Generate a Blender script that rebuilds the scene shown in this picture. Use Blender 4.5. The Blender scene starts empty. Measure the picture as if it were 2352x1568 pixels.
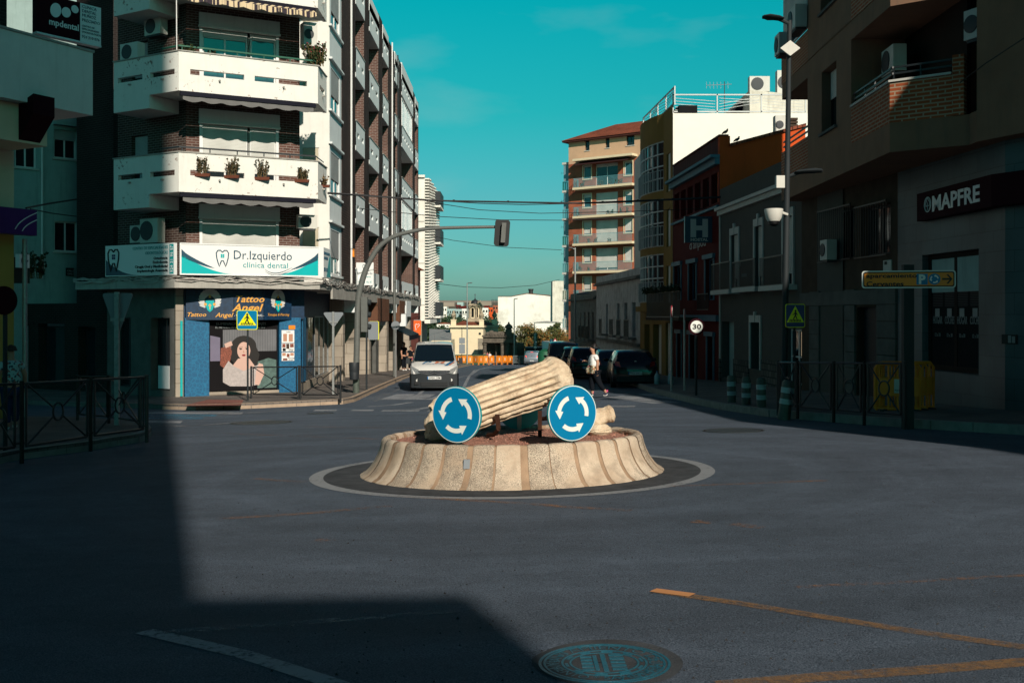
import bpy, bmesh, math, random
from mathutils import Vector, Matrix, noise
random.seed(7)
R=math.radians
SC=bpy.context.scene
COL=SC.collection
FOC=2400.0; CX=1176.0; HY=720.0; CH=1.5       # photo measured on a 2352 px wide grid
def P(px,py,Y): return Vector(((px-CX)/FOC*Y, Y, CH+(HY-py)/FOC*Y))
PRO=[(-60,2.2),(0,0),(12,-.432),(35,-1.26),(41,-1.42),(55,-1.80),(126,-4.7),(160,-6.1),(220,-8.5),(400,-11),(700,-7),(1200,3),(2200,24),(2300,28),(6000,28)]
def lin(t,tab):
    if t<=tab[0][0]: return tab[0][1]
    for (a,b),(c,d) in zip(tab,tab[1:]):
        if t<=c: return b+(d-b)*(t-a)/(c-a)
    return tab[-1][1]
def g(x,y):
    c=.02*max(0,min(1,(50-y)/14.0)); xx=max(-30,min(30,x))
    return lin(y,PRO)+c*xx
def gp(px,py,r=0):
    k=(px-CX)/FOC; v=(HY-py)/FOC
    a=1.0
    while a<400:
        if CH+v*a <= g(k*a,a)+r: break
        a*=1.004
    return Vector((k*a,a,g(k*a,a)+r))
# ---------------------------------------------------------------- materials
MATS={}
def nt(name):
    m=bpy.data.materials.new(name); m.use_nodes=True
    t=m.node_tree; b=t.nodes['Principled BSDF']; MATS[name]=m
    return m,t,b
def N(t,ty,**kw):
    n=t.nodes.new(ty)
    for k,v in kw.items():
        if k.startswith('i_'): n.inputs[k[2:].replace('_',' ')].default_value=v
        else: setattr(n,k,v)
    return n
def mixc(t,fac,a,b,mode='MIX'):
    n=t.nodes.new('ShaderNodeMix'); n.data_type='RGBA'; n.blend_type=mode
    for s,v in ((0,fac),(6,a),(7,b)):
        if hasattr(v,'links') or isinstance(v,bpy.types.NodeSocket): t.links.new(v,n.inputs[s])
        elif isinstance(v,(tuple,list)): n.inputs[s].default_value=(*v[:3],1)
        else: n.inputs[s].default_value=v
    return n.outputs[2]
def ramp(t,src,stops):
    n=t.nodes.new('ShaderNodeValToRGB'); e=n.color_ramp.elements
    while len(e)<len(stops): e.new(0.5)
    for el,(p,c) in zip(e,stops):
        el.position=p; el.color=(c,c,c,1) if not isinstance(c,(tuple,list)) else (*c[:3],1)
    t.links.new(src,n.inputs[0]); return n.outputs[0]
def mat(name,c,rough=.7,metal=0,var=.18,vs=2.5,bump=0,bs=60,stain=0,stc=(.12,.1,.08),spec=.4,coat=0,grime=0,gs=1.1):
    if name in MATS: return MATS[name]
    m,t,b=nt(name)
    b.inputs['Roughness'].default_value=rough; b.inputs['Metallic'].default_value=metal
    b.inputs['Specular IOR Level'].default_value=spec if rough<.75 else min(spec,.12)
    if coat: b.inputs['Coat Weight'].default_value=coat; b.inputs['Coat Roughness'].default_value=.05
    geo=N(t,'ShaderNodeNewGeometry'); pos=geo.outputs['Position']
    n1=N(t,'ShaderNodeTexNoise',i_Scale=vs,i_Detail=6); t.links.new(pos,n1.inputs['Vector'])
    f=ramp(t,n1.outputs['Fac'],[(.3,1-var),(.7,1.0)])
    col=mixc(t,1.0,(c[0],c[1],c[2]),f,'MULTIPLY')
    if stain:
        mp=N(t,'ShaderNodeMapping'); mp.inputs['Scale'].default_value=(5,5,.5); t.links.new(pos,mp.inputs['Vector'])
        n2=N(t,'ShaderNodeTexNoise',i_Scale=1.2,i_Detail=8,i_Roughness=.7); t.links.new(mp.outputs[0],n2.inputs['Vector'])
        f2=ramp(t,n2.outputs['Fac'],[(.52,0.0),(.72,stain)])
        col=mixc(t,f2,col,stc)
    if grime:
        n3=N(t,'ShaderNodeTexNoise',i_Scale=gs,i_Detail=10,i_Roughness=.75); t.links.new(pos,n3.inputs['Vector'])
        f3=ramp(t,n3.outputs['Fac'],[(.5,0.0),(.68,grime)])
        col=mixc(t,f3,col,stc)
    t.links.new(col,b.inputs['Base Color'])
    if bump:
        n4=N(t,'ShaderNodeTexNoise',i_Scale=bs,i_Detail=4); t.links.new(pos,n4.inputs['Vector'])
        bp=N(t,'ShaderNodeBump',i_Strength=bump,i_Distance=.02); t.links.new(n4.outputs['Fac'],bp.inputs['Height']); t.links.new(bp.outputs[0],b.inputs['Normal'])
    return m
def brick(name,c1,c2,mo,bw=.26,bh=.075,mort=.012,rough=.85,off=.5,stain=.3):
    m,t,b=nt(name); b.inputs['Roughness'].default_value=rough; b.inputs['Specular IOR Level'].default_value=.2
    uv=N(t,'ShaderNodeUVMap')
    br=N(t,'ShaderNodeTexBrick'); br.offset=off
    t.links.new(uv.outputs[0],br.inputs['Vector'])
    for k,v in (('Color1',(*c1,1)),('Color2',(*c2,1)),('Mortar',(*mo,1)),('Scale',1.0),('Mortar Size',mort),('Brick Width',bw),('Row Height',bh),('Mortar Smooth',.1)): br.inputs[k].default_value=v
    geo=N(t,'ShaderNodeNewGeometry')
    n1=N(t,'ShaderNodeTexNoise',i_Scale=.8,i_Detail=8); t.links.new(geo.outputs['Position'],n1.inputs['Vector'])
    f=ramp(t,n1.outputs['Fac'],[(.35,1-stain),(.65,1.0)])
    t.links.new(mixc(t,1.0,br.outputs['Color'],f,'MULTIPLY'),b.inputs['Base Color'])
    bp=N(t,'ShaderNodeBump',i_Strength=.6,i_Distance=.01); t.links.new(br.outputs['Fac'],bp.inputs['Height']); bp.invert=True
    t.links.new(bp.outputs[0],b.inputs['Normal']); return m
def slat(name,c,period=.05,rough=.55,dark=.55,axis=1):
    m,t,b=nt(name); b.inputs['Roughness'].default_value=.75; b.inputs['Specular IOR Level'].default_value=.12
    uv=N(t,'ShaderNodeUVMap'); sx=N(t,'ShaderNodeSeparateXYZ'); t.links.new(uv.outputs[0],sx.inputs[0])
    mu=N(t,'ShaderNodeMath',operation='MULTIPLY'); mu.inputs[1].default_value=1/period; t.links.new(sx.outputs[axis],mu.inputs[0])
    fr=N(t,'ShaderNodeMath',operation='FRACT'); t.links.new(mu.outputs[0],fr.inputs[0])
    f=ramp(t,fr.outputs[0],[(0,dark),(.22,1.0)])
    geo=N(t,'ShaderNodeNewGeometry'); n1=N(t,'ShaderNodeTexNoise',i_Scale=1.5,i_Detail=5); t.links.new(geo.outputs['Position'],n1.inputs['Vector'])
    f2=ramp(t,n1.outputs['Fac'],[(.3,.8),(.7,1.0)])
    cc=mixc(t,1.0,mixc(t,1.0,c,f,'MULTIPLY'),f2,'MULTIPLY')
    t.links.new(cc,b.inputs['Base Color'])
    bp=N(t,'ShaderNodeBump',i_Strength=.5,i_Distance=.01); t.links.new(fr.outputs[0],bp.inputs['Height']); t.links.new(bp.outputs[0],b.inputs['Normal']); return m
# ---------------------------------------------------------------- mesh builder
class MB:
    def __init__(s): s.v=[]; s.f=[]; s.m=[]
    def add(s,vs,fs,m=0):
        b=len(s.v); s.v+=[tuple(v) for v in vs]; s.f+=[tuple(b+i for i in f) for f in fs]; s.m+=[m]*len(fs); return s
    def hexa(s,p,m=0): return s.add(p,[(0,3,2,1),(4,5,6,7),(0,1,5,4),(1,2,6,5),(2,3,7,6),(3,0,4,7)],m)
    def box(s,x0,x1,y0,y1,z0,z1,m=0): return s.hexa([(x0,y0,z0),(x1,y0,z0),(x1,y1,z0),(x0,y1,z0),(x0,y0,z1),(x1,y0,z1),(x1,y1,z1),(x0,y1,z1)],m)
    def fb(s,F,s0,s1,n0,n1,z0,z1,m=0):
        q=F.pt; return s.hexa([q(s0,n0,z0),q(s1,n0,z0),q(s1,n1,z0),q(s0,n1,z0),q(s0,n0,z1),q(s1,n0,z1),q(s1,n1,z1),q(s0,n1,z1)],m)
    def rings(s,rs,m=0,cap=True,closed=True):
        n=len(rs[0]); b=len(s.v)
        for r in rs: s.v+=[tuple(v) for v in r]
        for i in range(len(rs)-1):
            for j in range(n if closed else n-1):
                k=(j+1)%n; s.f.append((b+i*n+j,b+i*n+k,b+(i+1)*n+k,b+(i+1)*n+j)); s.m.append(m)
        if cap:
            s.f.append(tuple(b+j for j in reversed(range(n)))); s.m.append(m)
            s.f.append(tuple(b+(len(rs)-1)*n+j for j in range(n))); s.m.append(m)
        return s
    def tube(s,pts,r,n=8,m=0,cap=True):
        pts=[Vector(p) for p in pts]; rr=r if isinstance(r,(list,tuple)) else [r]*len(pts)
        rs=[]; u=None
        for i,p in enumerate(pts):
            d=(pts[min(i+1,len(pts)-1)]-pts[max(i-1,0)]).normalized()
            if u is None: u=d.orthogonal().normalized()
            u=(u-d*u.dot(d))
            u=u.normalized() if u.length>1e-6 else d.orthogonal().normalized()
            w=d.cross(u); rs.append([p+(u*math.cos(a)+w*math.sin(a))*rr[i] for a in [2*math.pi*k/n for k in range(n)]])
        return s.rings(rs,m,cap)
    def lathe(s,c,prof,n=20,m=0,ax=(0,0,1),cap=True):
        ax=Vector(ax).normalized(); u=ax.orthogonal().normalized(); w=ax.cross(u); c=Vector(c)
        return s.rings([[c+ax*h+(u*math.cos(a)+w*math.sin(a))*r for a in [2*math.pi*k/n for k in range(n)]] for r,h in prof],m,cap)
    def prism(s,pts,vec,m=0):
        pts=[Vector(p) for p in pts]; vec=Vector(vec); return s.rings([pts,[p+vec for p in pts]],m)
    def build(s,name,mats,parent=None,smooth=False,ang=35,recalc=True,**kw):
        me=bpy.data.meshes.new(name); off=Vector((0,0,0))
        if parent is not None: off=WL.get(parent.name,Vector((0,0,0)))
        elif s.v:
            xs=[v[0] for v in s.v]; ys=[v[1] for v in s.v]; zs=[v[2] for v in s.v]
            off=Vector(((min(xs)+max(xs))/2,(min(ys)+max(ys))/2,min(zs)))
            if kw.get('kind')=='structure' or kw.get('origin0'): off=Vector((0,0,0))
        kw.pop('origin0',None)
        me.from_pydata([(v[0]-off.x,v[1]-off.y,v[2]-off.z) for v in s.v],[],s.f)
        for mm in (mats if isinstance(mats,(list,tuple)) else [mats]): me.materials.append(MATS[mm] if isinstance(mm,str) else mm)
        me.polygons.foreach_set('material_index',s.m)
        if recalc:
            bm=bmesh.new(); bm.from_mesh(me); bmesh.ops.recalc_face_normals(bm,faces=bm.faces); bm.to_mesh(me); bm.free()
        uvl=me.uv_layers.new(name='UVMap').data
        for p in me.polygons:
            nn=p.normal
            if abs(nn.z)>.72: T=None
            else: T=Vector((-nn.y,nn.x,0)).normalized()
            for li in p.loop_indices:
                c=me.vertices[me.loops[li].vertex_index].co
                uvl[li].uv=(c.x,c.y) if T is None else (c.x*T.x+c.y*T.y+200,c.z+50)
        if smooth:
            me.shade_smooth(); me.set_sharp_from_angle(angle=R(ang))
        o=bpy.data.objects.new(name,me); COL.objects.link(o)
        if parent is not None: o.parent=parent; WL[o.name]=off   # sub-parts share the thing's origin
        else: o.location=off; WL[o.name]=off
        for k,v in kw.items(): o[{'cat':'category'}.get(k,k)]=v
        return o
WL={}
def thing(name,label,cat,loc=(0,0,0),group=None):
    o=bpy.data.objects.new(name,None); COL.objects.link(o); o.location=loc; o.empty_display_size=.2
    o['label']=label; o['category']=cat; WL[o.name]=Vector(loc)
    if group: o['group']=group
    return o
def tag(o,label,cat,group=None):
    o['label']=label; o['category']=cat
    if group: o['group']=group
    return o
def dup(o,parent=None,loc=None,rz=None,label=None):
    c=o.copy(); COL.objects.link(c); c.parent=parent
    if loc is not None: c.location=loc
    if rz is not None: c.rotation_euler=(0,0,rz)
    if label: c['label']=label
    for ch in list(o.children): dup(ch,c)
    return c
class Fr:
    """facade line A->B seen left to right; n points at the viewer"""
    def __init__(s,A,B):
        s.A=Vector((A[0],A[1])); d=Vector((B[0],B[1]))-s.A; s.L=d.length; s.t=d.normalized(); s.n=Vector((s.t.y,-s.t.x))
    def pt(s,a,n,z): q=s.A+s.t*a+s.n*n; return Vector((q.x,q.y,z))
    def S(s,px,n=0):
        k=(px-CX)/FOC; a=s.A+s.n*n; return (k*a.y-a.x)/(s.t.x-k*s.t.y)
    def Z(s,px,py,n=0): y=s.pt(s.S(px,n),n,0).y; return CH+(HY-py)/FOC*y
    def Rc(s,x0,x1,yt,yb,n=0):
        return (s.S(x0,n),s.S(x1,n),s.Z(x0,yb,n),s.Z(x0,yt,n))
    def gz(s,a,n=0): q=s.pt(a,n,0); return g(q.x,q.y)
    def sub(s,a,b,n=0): p,q=s.pt(a,n,0),s.pt(b,n,0); return Fr((p.x,p.y),(q.x,q.y))
def wall(mb,F,s0,s1,z0,z1,ops=(),depth=.2,m=0,n=0,back=False):
    S=sorted(set([s0,s1]+[max(s0,min(s1,v)) for o in ops for v in o[:2]])); Zs=sorted(set([z0,z1]+[max(z0,min(z1,v)) for o in ops for v in o[2:4]]))
    def op(a,b):
        return any(o[0]-1e-6<=a<=o[1]+1e-6 and o[2]-1e-6<=b<=o[3]+1e-6 for o in ops)
    for i in range(len(S)-1):
        for j in range(len(Zs)-1):
            cs,cz=(S[i]+S[i+1])/2,(Zs[j]+Zs[j+1])/2
            if op(cs,cz): continue
            a,b,c,d=S[i],S[i+1],Zs[j],Zs[j+1]
            mb.add([F.pt(a,n,c),F.pt(b,n,c),F.pt(b,n,d),F.pt(a,n,d)],[(0,1,2,3)],m)
            if back: mb.add([F.pt(a,n-depth,c),F.pt(b,n-depth,c),F.pt(b,n-depth,d),F.pt(a,n-depth,d)],[(3,2,1,0)],m)
    for o in ops:
        a,b,c,d=o[:4]; q=lambda s,nn,z: F.pt(s,nn,z)
        mb.add([q(a,n,c),q(a,n-depth,c),q(a,n-depth,d),q(a,n,d)],[(0,1,2,3)],m)
        mb.add([q(b,n,c),q(b,n-depth,c),q(b,n-depth,d),q(b,n,d)],[(0,1,2,3)],m)
        mb.add([q(a,n,c),q(b,n,c),q(b,n-depth,c),q(a,n-depth,c)],[(0,1,2,3)],m)
        mb.add([q(a,n,d),q(b,n,d),q(b,n-depth,d),q(a,n-depth,d)],[(0,1,2,3)],m)
    return mb
def window(par,F,a,b,c,d,n=-.18,fm='white_frame',gm='glass',nx=2,ny=1,shut=0,sm='shutter_white',fw=.06,name='window',sill=None):
    mb=MB(); D=.05
    mb.fb(F,a,b,n-D,n,c,c+fw); mb.fb(F,a,b,n-D,n,d-fw,d); mb.fb(F,a,a+fw,n-D,n,c+fw,d-fw); mb.fb(F,b-fw,b,n-D,n,c+fw,d-fw)
    for i in range(1,nx):
        x=a+(b-a)*i/nx; mb.fb(F,x-fw*.5,x+fw*.5,n-D,n-.003,c+fw,d-fw)
    for i in range(1,ny):
        z=c+(d-c)*i/ny; mb.fb(F,a+fw,b-fw,n-D,n-.006,z-fw*.35,z+fw*.35)
    w=mb.build(name,fm,par)
    if shut<1: MB().add([F.pt(a+fw*.5,n-.03,c+fw*.5),F.pt(b-fw*.5,n-.03,c+fw*.5),F.pt(b-fw*.5,n-.03,d-fw*.5),F.pt(a+fw*.5,n-.03,d-fw*.5)],[(0,1,2,3)]).build('pane',gm,w)
    if shut>0: MB().fb(F,a+fw*.6,b-fw*.6,n-.01,n+.02,d-(d-c)*shut,d-fw*.3).build('shutter',sm,w)
    if sill: MB().fb(F,a-.08,b+.08,n,.07,c-.07,c-.003).build('sill',sill,w)
    return w
def text(s,F,a,z,h,n,m,par=None,name='lettering',al='LEFT',ext=.004,w=None,shear=0,off=0,spacing=1,vert=False,thick=0):
    """letters lying on a facade frame; h = height of a capital letter"""
    cu=bpy.data.curves.new(name,'FONT'); cu.body=s; cu.size=h/.7; cu.align_x=al; cu.extrude=ext; cu.shear=shear; cu.offset=off; cu.space_character=spacing; cu.resolution_u=2
    if thick: cu.offset=thick*h
    ob=bpy.data.objects.new('tmp',cu); COL.objects.link(ob); dg=bpy.context.evaluated_depsgraph_get()
    me=bpy.data.meshes.new_from_object(ob.evaluated_get(dg)); bpy.data.objects.remove(ob); bpy.data.curves.remove(cu)
    xs=[v.co.x for v in me.vertices] or [0]; k=1.0
    if w: k=w/max(1e-6,max(xs)-min(xs))
    mb=MB(); vs=[]
    for v in me.vertices:
        x=v.co.x*k
        if vert: vs.append(F.pt(a-v.co.y,n+v.co.z+ext,z+x))
        else: vs.append(F.pt(a+x,n+v.co.z+ext,z+v.co.y))
    mb.add(vs,[tuple(p.vertices) for p in me.polygons]); bpy.data.meshes.remove(me)
    return mb.build(name,m,par,recalc=False)
def drape(name,poly,h,m,side=None,kind='structure',step=2.0,th=0,parent=None,**kw):
    """a polygon laid on the ground h above it; th>0 gives it a kerb-like side"""
    bm=bmesh.new(); vs=[bm.verts.new((p[0],p[1],0)) for p in poly]; bm.faces.new(vs)
    ys=[p[1] for p in poly]; y=math.ceil(min(ys)/step)*step
    cuts=[k*step for k in range(int(min(ys)//step),int(max(ys)//step)+2)]+[p[0] for p in PRO]
    for c in cuts:
        if min(ys)<c<max(ys): bmesh.ops.bisect_plane(bm,geom=bm.faces[:]+bm.edges[:]+bm.verts[:],plane_co=(0,c,0),plane_no=(0,1,0))
    bmesh.ops.triangulate(bm,faces=bm.faces[:])
    if th:
        r=bmesh.ops.extrude_face_region(bm,geom=bm.faces[:])
        for v in r['geom']:
            if isinstance(v,bmesh.types.BMVert): v.co.z=-1
        for v in bm.verts: v.co.z=g(v.co.x,v.co.y)+(h if v.co.z==0 else h-th)
    else:
        for v in bm.verts: v.co.z=g(v.co.x,v.co.y)+h
    mb=MB(); bm.verts.ensure_lookup_table(); mb.add([v.co[:] for v in bm.verts],[[v.index for v in f.verts] for f in bm.faces]); bm.free()
    return mb.build(name,m,parent,**({'kind':kind} if kind else {}),**kw)
def line_strip(name,pts,w,h,m,**kw):
    """painted line of width w through ground points"""
    pts=[Vector((p[0],p[1])) for p in pts]; L=[];Rr=[]
    for i,p in enumerate(pts):
        d=(pts[min(i+1,len(pts)-1)]-pts[max(i-1,0)]).normalized(); q=Vector((-d.y,d.x))*w/2
        L.append(p+q); Rr.append(p-q)
    return drape(name,L+Rr[::-1],h,m,**kw)
def rrect(w,h,r,n=5):
    pts=[]
    for cx,cy,a0 in ((w/2-r,h/2-r,0),(-w/2+r,h/2-r,90),(-w/2+r,-h/2+r,180),(w/2-r,-h/2+r,270)):
        for i in range(n+1):
            a=R(a0+90*i/n); pts.append((cx+r*math.cos(a),cy+r*math.sin(a)))
    return pts
def plate(mb,F,cx,cz,pts,n,th,m=0):
    """2D outline pts (x,z) on frame F centred at (cx,cz), from n to n+th"""
    nv=Vector((F.n.x,F.n.y,0))*th
    return mb.prism([F.pt(cx+p[0],n,cz+p[1]) for p in pts],nv,m)
def circ(r,n=32,a0=0): return [(r*math.cos(R(a0)+2*math.pi*i/n),r*math.sin(R(a0)+2*math.pi*i/n)) for i in range(n)]
mat('white_wall',(.78,.76,.70),.8,var=.06,stain=.25,stc=(.5,.46,.4),grime=.12)
m=mat('white_worn',(.78,.76,.70),.8,var=.06,stain=.25,stc=(.5,.46,.4),grime=.12)
t=m.node_tree; b=t.nodes['Principled BSDF']; src=b.inputs['Base Color'].links[0].from_socket; geo=N(t,'ShaderNodeNewGeometry')
n1=N(t,'ShaderNodeTexNoise',i_Scale=5.5,i_Detail=9,i_Roughness=.72); n2=N(t,'ShaderNodeTexNoise',i_Scale=.9); t.links.new(geo.outputs['Position'],n1.inputs['Vector']); t.links.new(geo.outputs['Position'],n2.inputs['Vector'])
ad=N(t,'ShaderNodeMath',operation='MULTIPLY_ADD'); t.links.new(n2.outputs['Fac'],ad.inputs[0]); ad.inputs[1].default_value=.35; t.links.new(n1.outputs['Fac'],ad.inputs[2])
t.links.new(mixc(t,ramp(t,ad.outputs[0],[(.80,0.0),(.82,.85)]),src,(.22,.13,.09)),b.inputs['Base Color'])
mat('panel_grey',(.74,.77,.76),.8,var=.08,stain=.2,stc=(.4,.4,.38))
mat('white_old',(.72,.68,.58),.9,var=.2,vs=1.5,stain=.7,stc=(.3,.25,.19),grime=.4,bump=.3,bs=15)
mat('white_far',(.86,.82,.74),.9,var=.12,vs=.8,stain=.35,stc=(.4,.36,.3),grime=.35)
mat('white_stained',(.84,.80,.72),.9,var=.15,vs=.15,stain=.2,stc=(.42,.38,.31),grime=.75,gs=.22)
mat('white_clean',(.82,.79,.70),.8,var=.04)
mat('concrete',(.42,.40,.36),.85,var=.25,stain=.5,stc=(.15,.14,.12),bump=.2)
mat('concrete_dark',(.13,.13,.12),.85,var=.3)
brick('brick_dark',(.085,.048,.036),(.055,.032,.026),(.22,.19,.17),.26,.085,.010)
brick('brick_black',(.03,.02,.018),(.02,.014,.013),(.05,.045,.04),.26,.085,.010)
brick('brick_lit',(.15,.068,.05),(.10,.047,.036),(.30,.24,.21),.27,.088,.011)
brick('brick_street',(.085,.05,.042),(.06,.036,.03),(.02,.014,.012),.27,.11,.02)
brick('brick_red',(.50,.125,.06),(.42,.10,.05),(.38,.18,.11),.26,.075,.012)
brick('brick_orange',(.42,.095,.03),(.34,.08,.03),(.42,.30,.20),.29,.085,.016)
brick('stone_blocks',(.14,.14,.12),(.07,.07,.06),(.03,.03,.03),.30,.22,.02)
brick('stone_course',(.42,.36,.27),(.35,.30,.23),(.2,.17,.13),.9,.42,.02)
brick('paving',(.20,.17,.15),(.16,.14,.125),(.08,.07,.065),.2,.2,.008,off=0,stain=.35)
brick('paving_red',(.30,.12,.09),(.26,.10,.08),(.12,.06,.05),.2,.2,.008,off=0)
brick('marble',(.10,.14,.15),(.08,.12,.13),(.03,.04,.04),.62,.42,.004,rough=.35)
brick('slabs_beige',(.40,.34,.27),(.36,.31,.25),(.22,.18,.14),.9,.5,.012)
brick('tiles_red',(.34,.09,.045),(.27,.075,.04),(.12,.035,.02),.2,.32,.03)
slat('shutter_white',(.66,.65,.60)); slat('shutter_grey',(.42,.42,.41)); slat('shutter_cream',(.62,.54,.40)); slat('shutter_blue',(.16,.2,.24))
slat('brown_slats',(.16,.075,.045),.09,axis=0); slat('red_slats',(.10,.014,.010),.45,axis=0,dark=.5); slat('garage_slats',(.42,.42,.40),.28,dark=.7)
slat('corrugated',(.30,.30,.29),.12,axis=0); slat('curtain_stripes',(.17,.17,.18),.09,axis=0,dark=.5)
slat('duct',(.5,.45,.36),.06)
mat('white_frame',(.78,.77,.74),.5,var=.05); mat('brown_frame',(.03,.018,.015),.8); mat('dark_frame',(.015,.02,.025),.5); mat('blue_frame',(.035,.10,.16),.5)
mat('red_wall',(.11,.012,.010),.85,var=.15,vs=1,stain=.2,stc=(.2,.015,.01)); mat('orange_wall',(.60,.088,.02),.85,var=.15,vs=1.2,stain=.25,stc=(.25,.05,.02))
mat('tan_wall',(.27,.155,.10),.9,var=.15,vs=1.5,stain=.4,stc=(.13,.10,.08),grime=.2,bump=.15); mat('brown_wall',(.08,.055,.04),.9,var=.3,stain=.4,stc=(.06,.05,.04))
mat('ochre_wall',(.34,.21,.065),.9,var=.15,vs=1,stain=.3,stc=(.2,.14,.06)); mat('grey_house',(.10,.095,.085),.9,var=.1); mat('cream_wall',(.75,.62,.42),.9,var=.06,grime=.15,stc=(.5,.4,.28))
mat('salmon_wall',(.60,.38,.24),.9,var=.08); mat('yellow_wall',(.52,.32,.08),.9,var=.08); mat('teal_wall',(.35,.47,.45),.9,var=.15,stain=.4,stc=(.13,.17,.16)); mat('grey_old',(.30,.29,.26),.95,var=.35,stain=.8,stc=(.10,.09,.08),grime=.5,bump=.3,bs=12)
mat('whitewash_dirty',(.72,.72,.69),.95,var=.2,stain=.9,stc=(.12,.10,.08),grime=.45,bump=.3,bs=12)
mat('stone_warm',(.42,.34,.24),.95,var=.3,vs=3,grime=.5,stc=(.14,.11,.08),bump=.5,bs=18)
mat('stone_portico',(.15,.125,.10),.95,var=.4,vs=3,grime=.5,stc=(.05,.045,.04),bump=.5,bs=12)
mat('blue_trim',(.07,.17,.23),.6); mat('light_stone',(.60,.58,.53),.8,var=.1); mat('roof_brown',(.10,.035,.03),.8,var=.3)
mat('black_metal',(.012,.013,.015),.45,var=.1,spec=.5); mat('galvanised',(.38,.39,.38),.45,metal=.6,var=.25,vs=14); mat('grey_paint',(.12,.125,.115),.5,var=.15,vs=10)
mat('pole_dark',(.018,.024,.027),.7,var=.2); mat('rust',(.055,.022,.013),.8,var=.4,vs=20); mat('sign_back',(.22,.24,.26),.5,metal=.3,var=.06); mat('green_metal',(.008,.10,.055),.5)
mat('teal_rail',(.12,.34,.38),.5); mat('white_rail',(.55,.56,.55),.5)
mat('cable',(.02,.02,.022),.7); mat('cable_light',(.45,.42,.38),.8)
mat('ac_white',(.62,.60,.54),.6,var=.1,stain=.2,stc=(.3,.28,.25)); mat('ac_dark',(.04,.045,.05),.6)
mat('sign_white',(.78,.78,.76),.35,var=.02); mat('sign_teal',(.0,.30,.32),.35,var=.05); mat('sign_navy',(.01,.06,.10),.4,var=.03); mat('sign_cyan',(.0,.42,.42),.35,var=.05)
mat('sign_blue',(.0,.180,.365),.32,var=.05,vs=4); mat('sign_reflect',(.74,.76,.70),.4,var=.04); mat('sign_darkblue',(.004,.02,.12),.35); mat('sign_yellow',(.80,.78,.0),.4,var=.03)
mat('sign_ochre',(.80,.24,.012),.4,var=.05); mat('sign_maroon',(.030,.004,.008),.85); mat('sign_redring',(.42,.015,.03),.4); mat('sign_orange',(.85,.13,.02),.4); mat('sign_black',(.006,.006,.007),.5); mat('sign_green',(.0,.10,.06),.4); mat('purple_sign',(.075,.006,.13),.4)
mat('lilac',(.17,.15,.22),.5)
mat('gold',(.75,.36,.06),.5,var=.1); mat('feather',(.62,.62,.60),.6); mat('tattoo_navy',(.006,.035,.085),.5,var=.5,vs=9); mat('poster_dark',(.010,.009,.010),.9); mat('hair_black',(.012,.009,.008),.55)
mat('skin',(.48,.24,.15),.6,var=.08,vs=20); mat('skin_pale',(.60,.38,.31),.5,var=.05); mat('lips',(.25,.01,.02),.4); mat('tattoo_ink',(.35,.10,.06),.5,var=.8,vs=30); mat('blouse',(.48,.42,.40),.6,var=.25,vs=12); mat('sofa',(.10,.17,.15),.6,var=.5,vs=8)
mat('shirt_white',(.78,.76,.73),.85,var=.08,vs=14); mat('trouser_black',(.008,.010,.014),.9,spec=.08); mat('shoe_navy',(.015,.02,.05),.6); mat('pink',(.62,.06,.20),.6); mat('shoe_sole',(.75,.73,.70),.6); mat('denim',(.02,.04,.10),.85); mat('hair_brown',(.05,.028,.018),.7)
mat('car_black',(.006,.007,.009),.22,coat=.35,var=.02,spec=.25); mat('car_silver',(.30,.34,.38),.3,metal=.7,coat=.6,var=.02); mat('car_blue',(.010,.02,.035),.3,coat=.35,var=.02); mat('car_grey',(.03,.033,.036),.3,coat=.35,var=.02)
mat('van_white',(.60,.59,.56),.35,coat=.5,var=.03); mat('iron_dark',(.035,.042,.046),.6,var=.3,vs=20)
mat('bumper',(.013,.017,.021),.6,var=.15); mat('tyre',(.015,.015,.016),.85); mat('rim',(.30,.30,.30),.35,metal=.7); mat('chrome',(.62,.62,.62),.15,metal=.9,var=.02); mat('plate_white',(.72,.72,.70),.4,var=.02); mat('plate_blue',(.0,.12,.36),.4); mat('decal_blue',(.01,.14,.30),.4); mat('decal_orange',(.62,.20,.10),.4); mat('seat_dark',(.02,.02,.022),.8)
mat('barrier_yellow',(.90,.25,.012),.5,var=.12,vs=6); mat('barrier_grey',(.25,.28,.28),.5); mat('container_green',(.01,.10,.045),.6); mat('bollard_green',(.09,.11,.09),.6,var=.4,vs=9); mat('band_reflect',(.32,.46,.46),.5,var=.2,vs=8)
mat('bin_dark',(.018,.022,.026),.6); mat('bark',(.10,.075,.05),.95,var=.4,vs=9,bump=.5,bs=25); mat('terracotta',(.15,.05,.03),.8)
mat('leaf_dark',(.022,.055,.022),.7,var=.6,vs=3); mat('leaf_mid',(.05,.085,.025),.7,var=.5,vs=3); mat('leaf_olive',(.11,.11,.03),.7,var=.5,vs=2); mat('leaf_orange',(.26,.12,.025),.7,var=.4,vs=2); mat('leaf_dry',(.20,.13,.06),.8,var=.5,vs=9); mat('leaf_grey',(.09,.09,.055),.8,var=.5,vs=9); mat('flower_red',(.45,.03,.06),.6)
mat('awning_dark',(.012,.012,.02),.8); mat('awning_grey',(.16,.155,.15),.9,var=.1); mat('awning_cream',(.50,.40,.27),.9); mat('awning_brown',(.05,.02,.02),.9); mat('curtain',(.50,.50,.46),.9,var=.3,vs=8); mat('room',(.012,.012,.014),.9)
mat('manhole_iron',(.012,.13,.19),.42,metal=.15,var=.35,vs=30,bump=.3,bs=120); mat('iron_recess',(.035,.028,.024),.8,var=.4,vs=30)
mat('foil',(.5,.5,.52),.15,metal=1,var=.3,vs=20); mat('antenna',(.10,.12,.13),.5,metal=.5)
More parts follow.
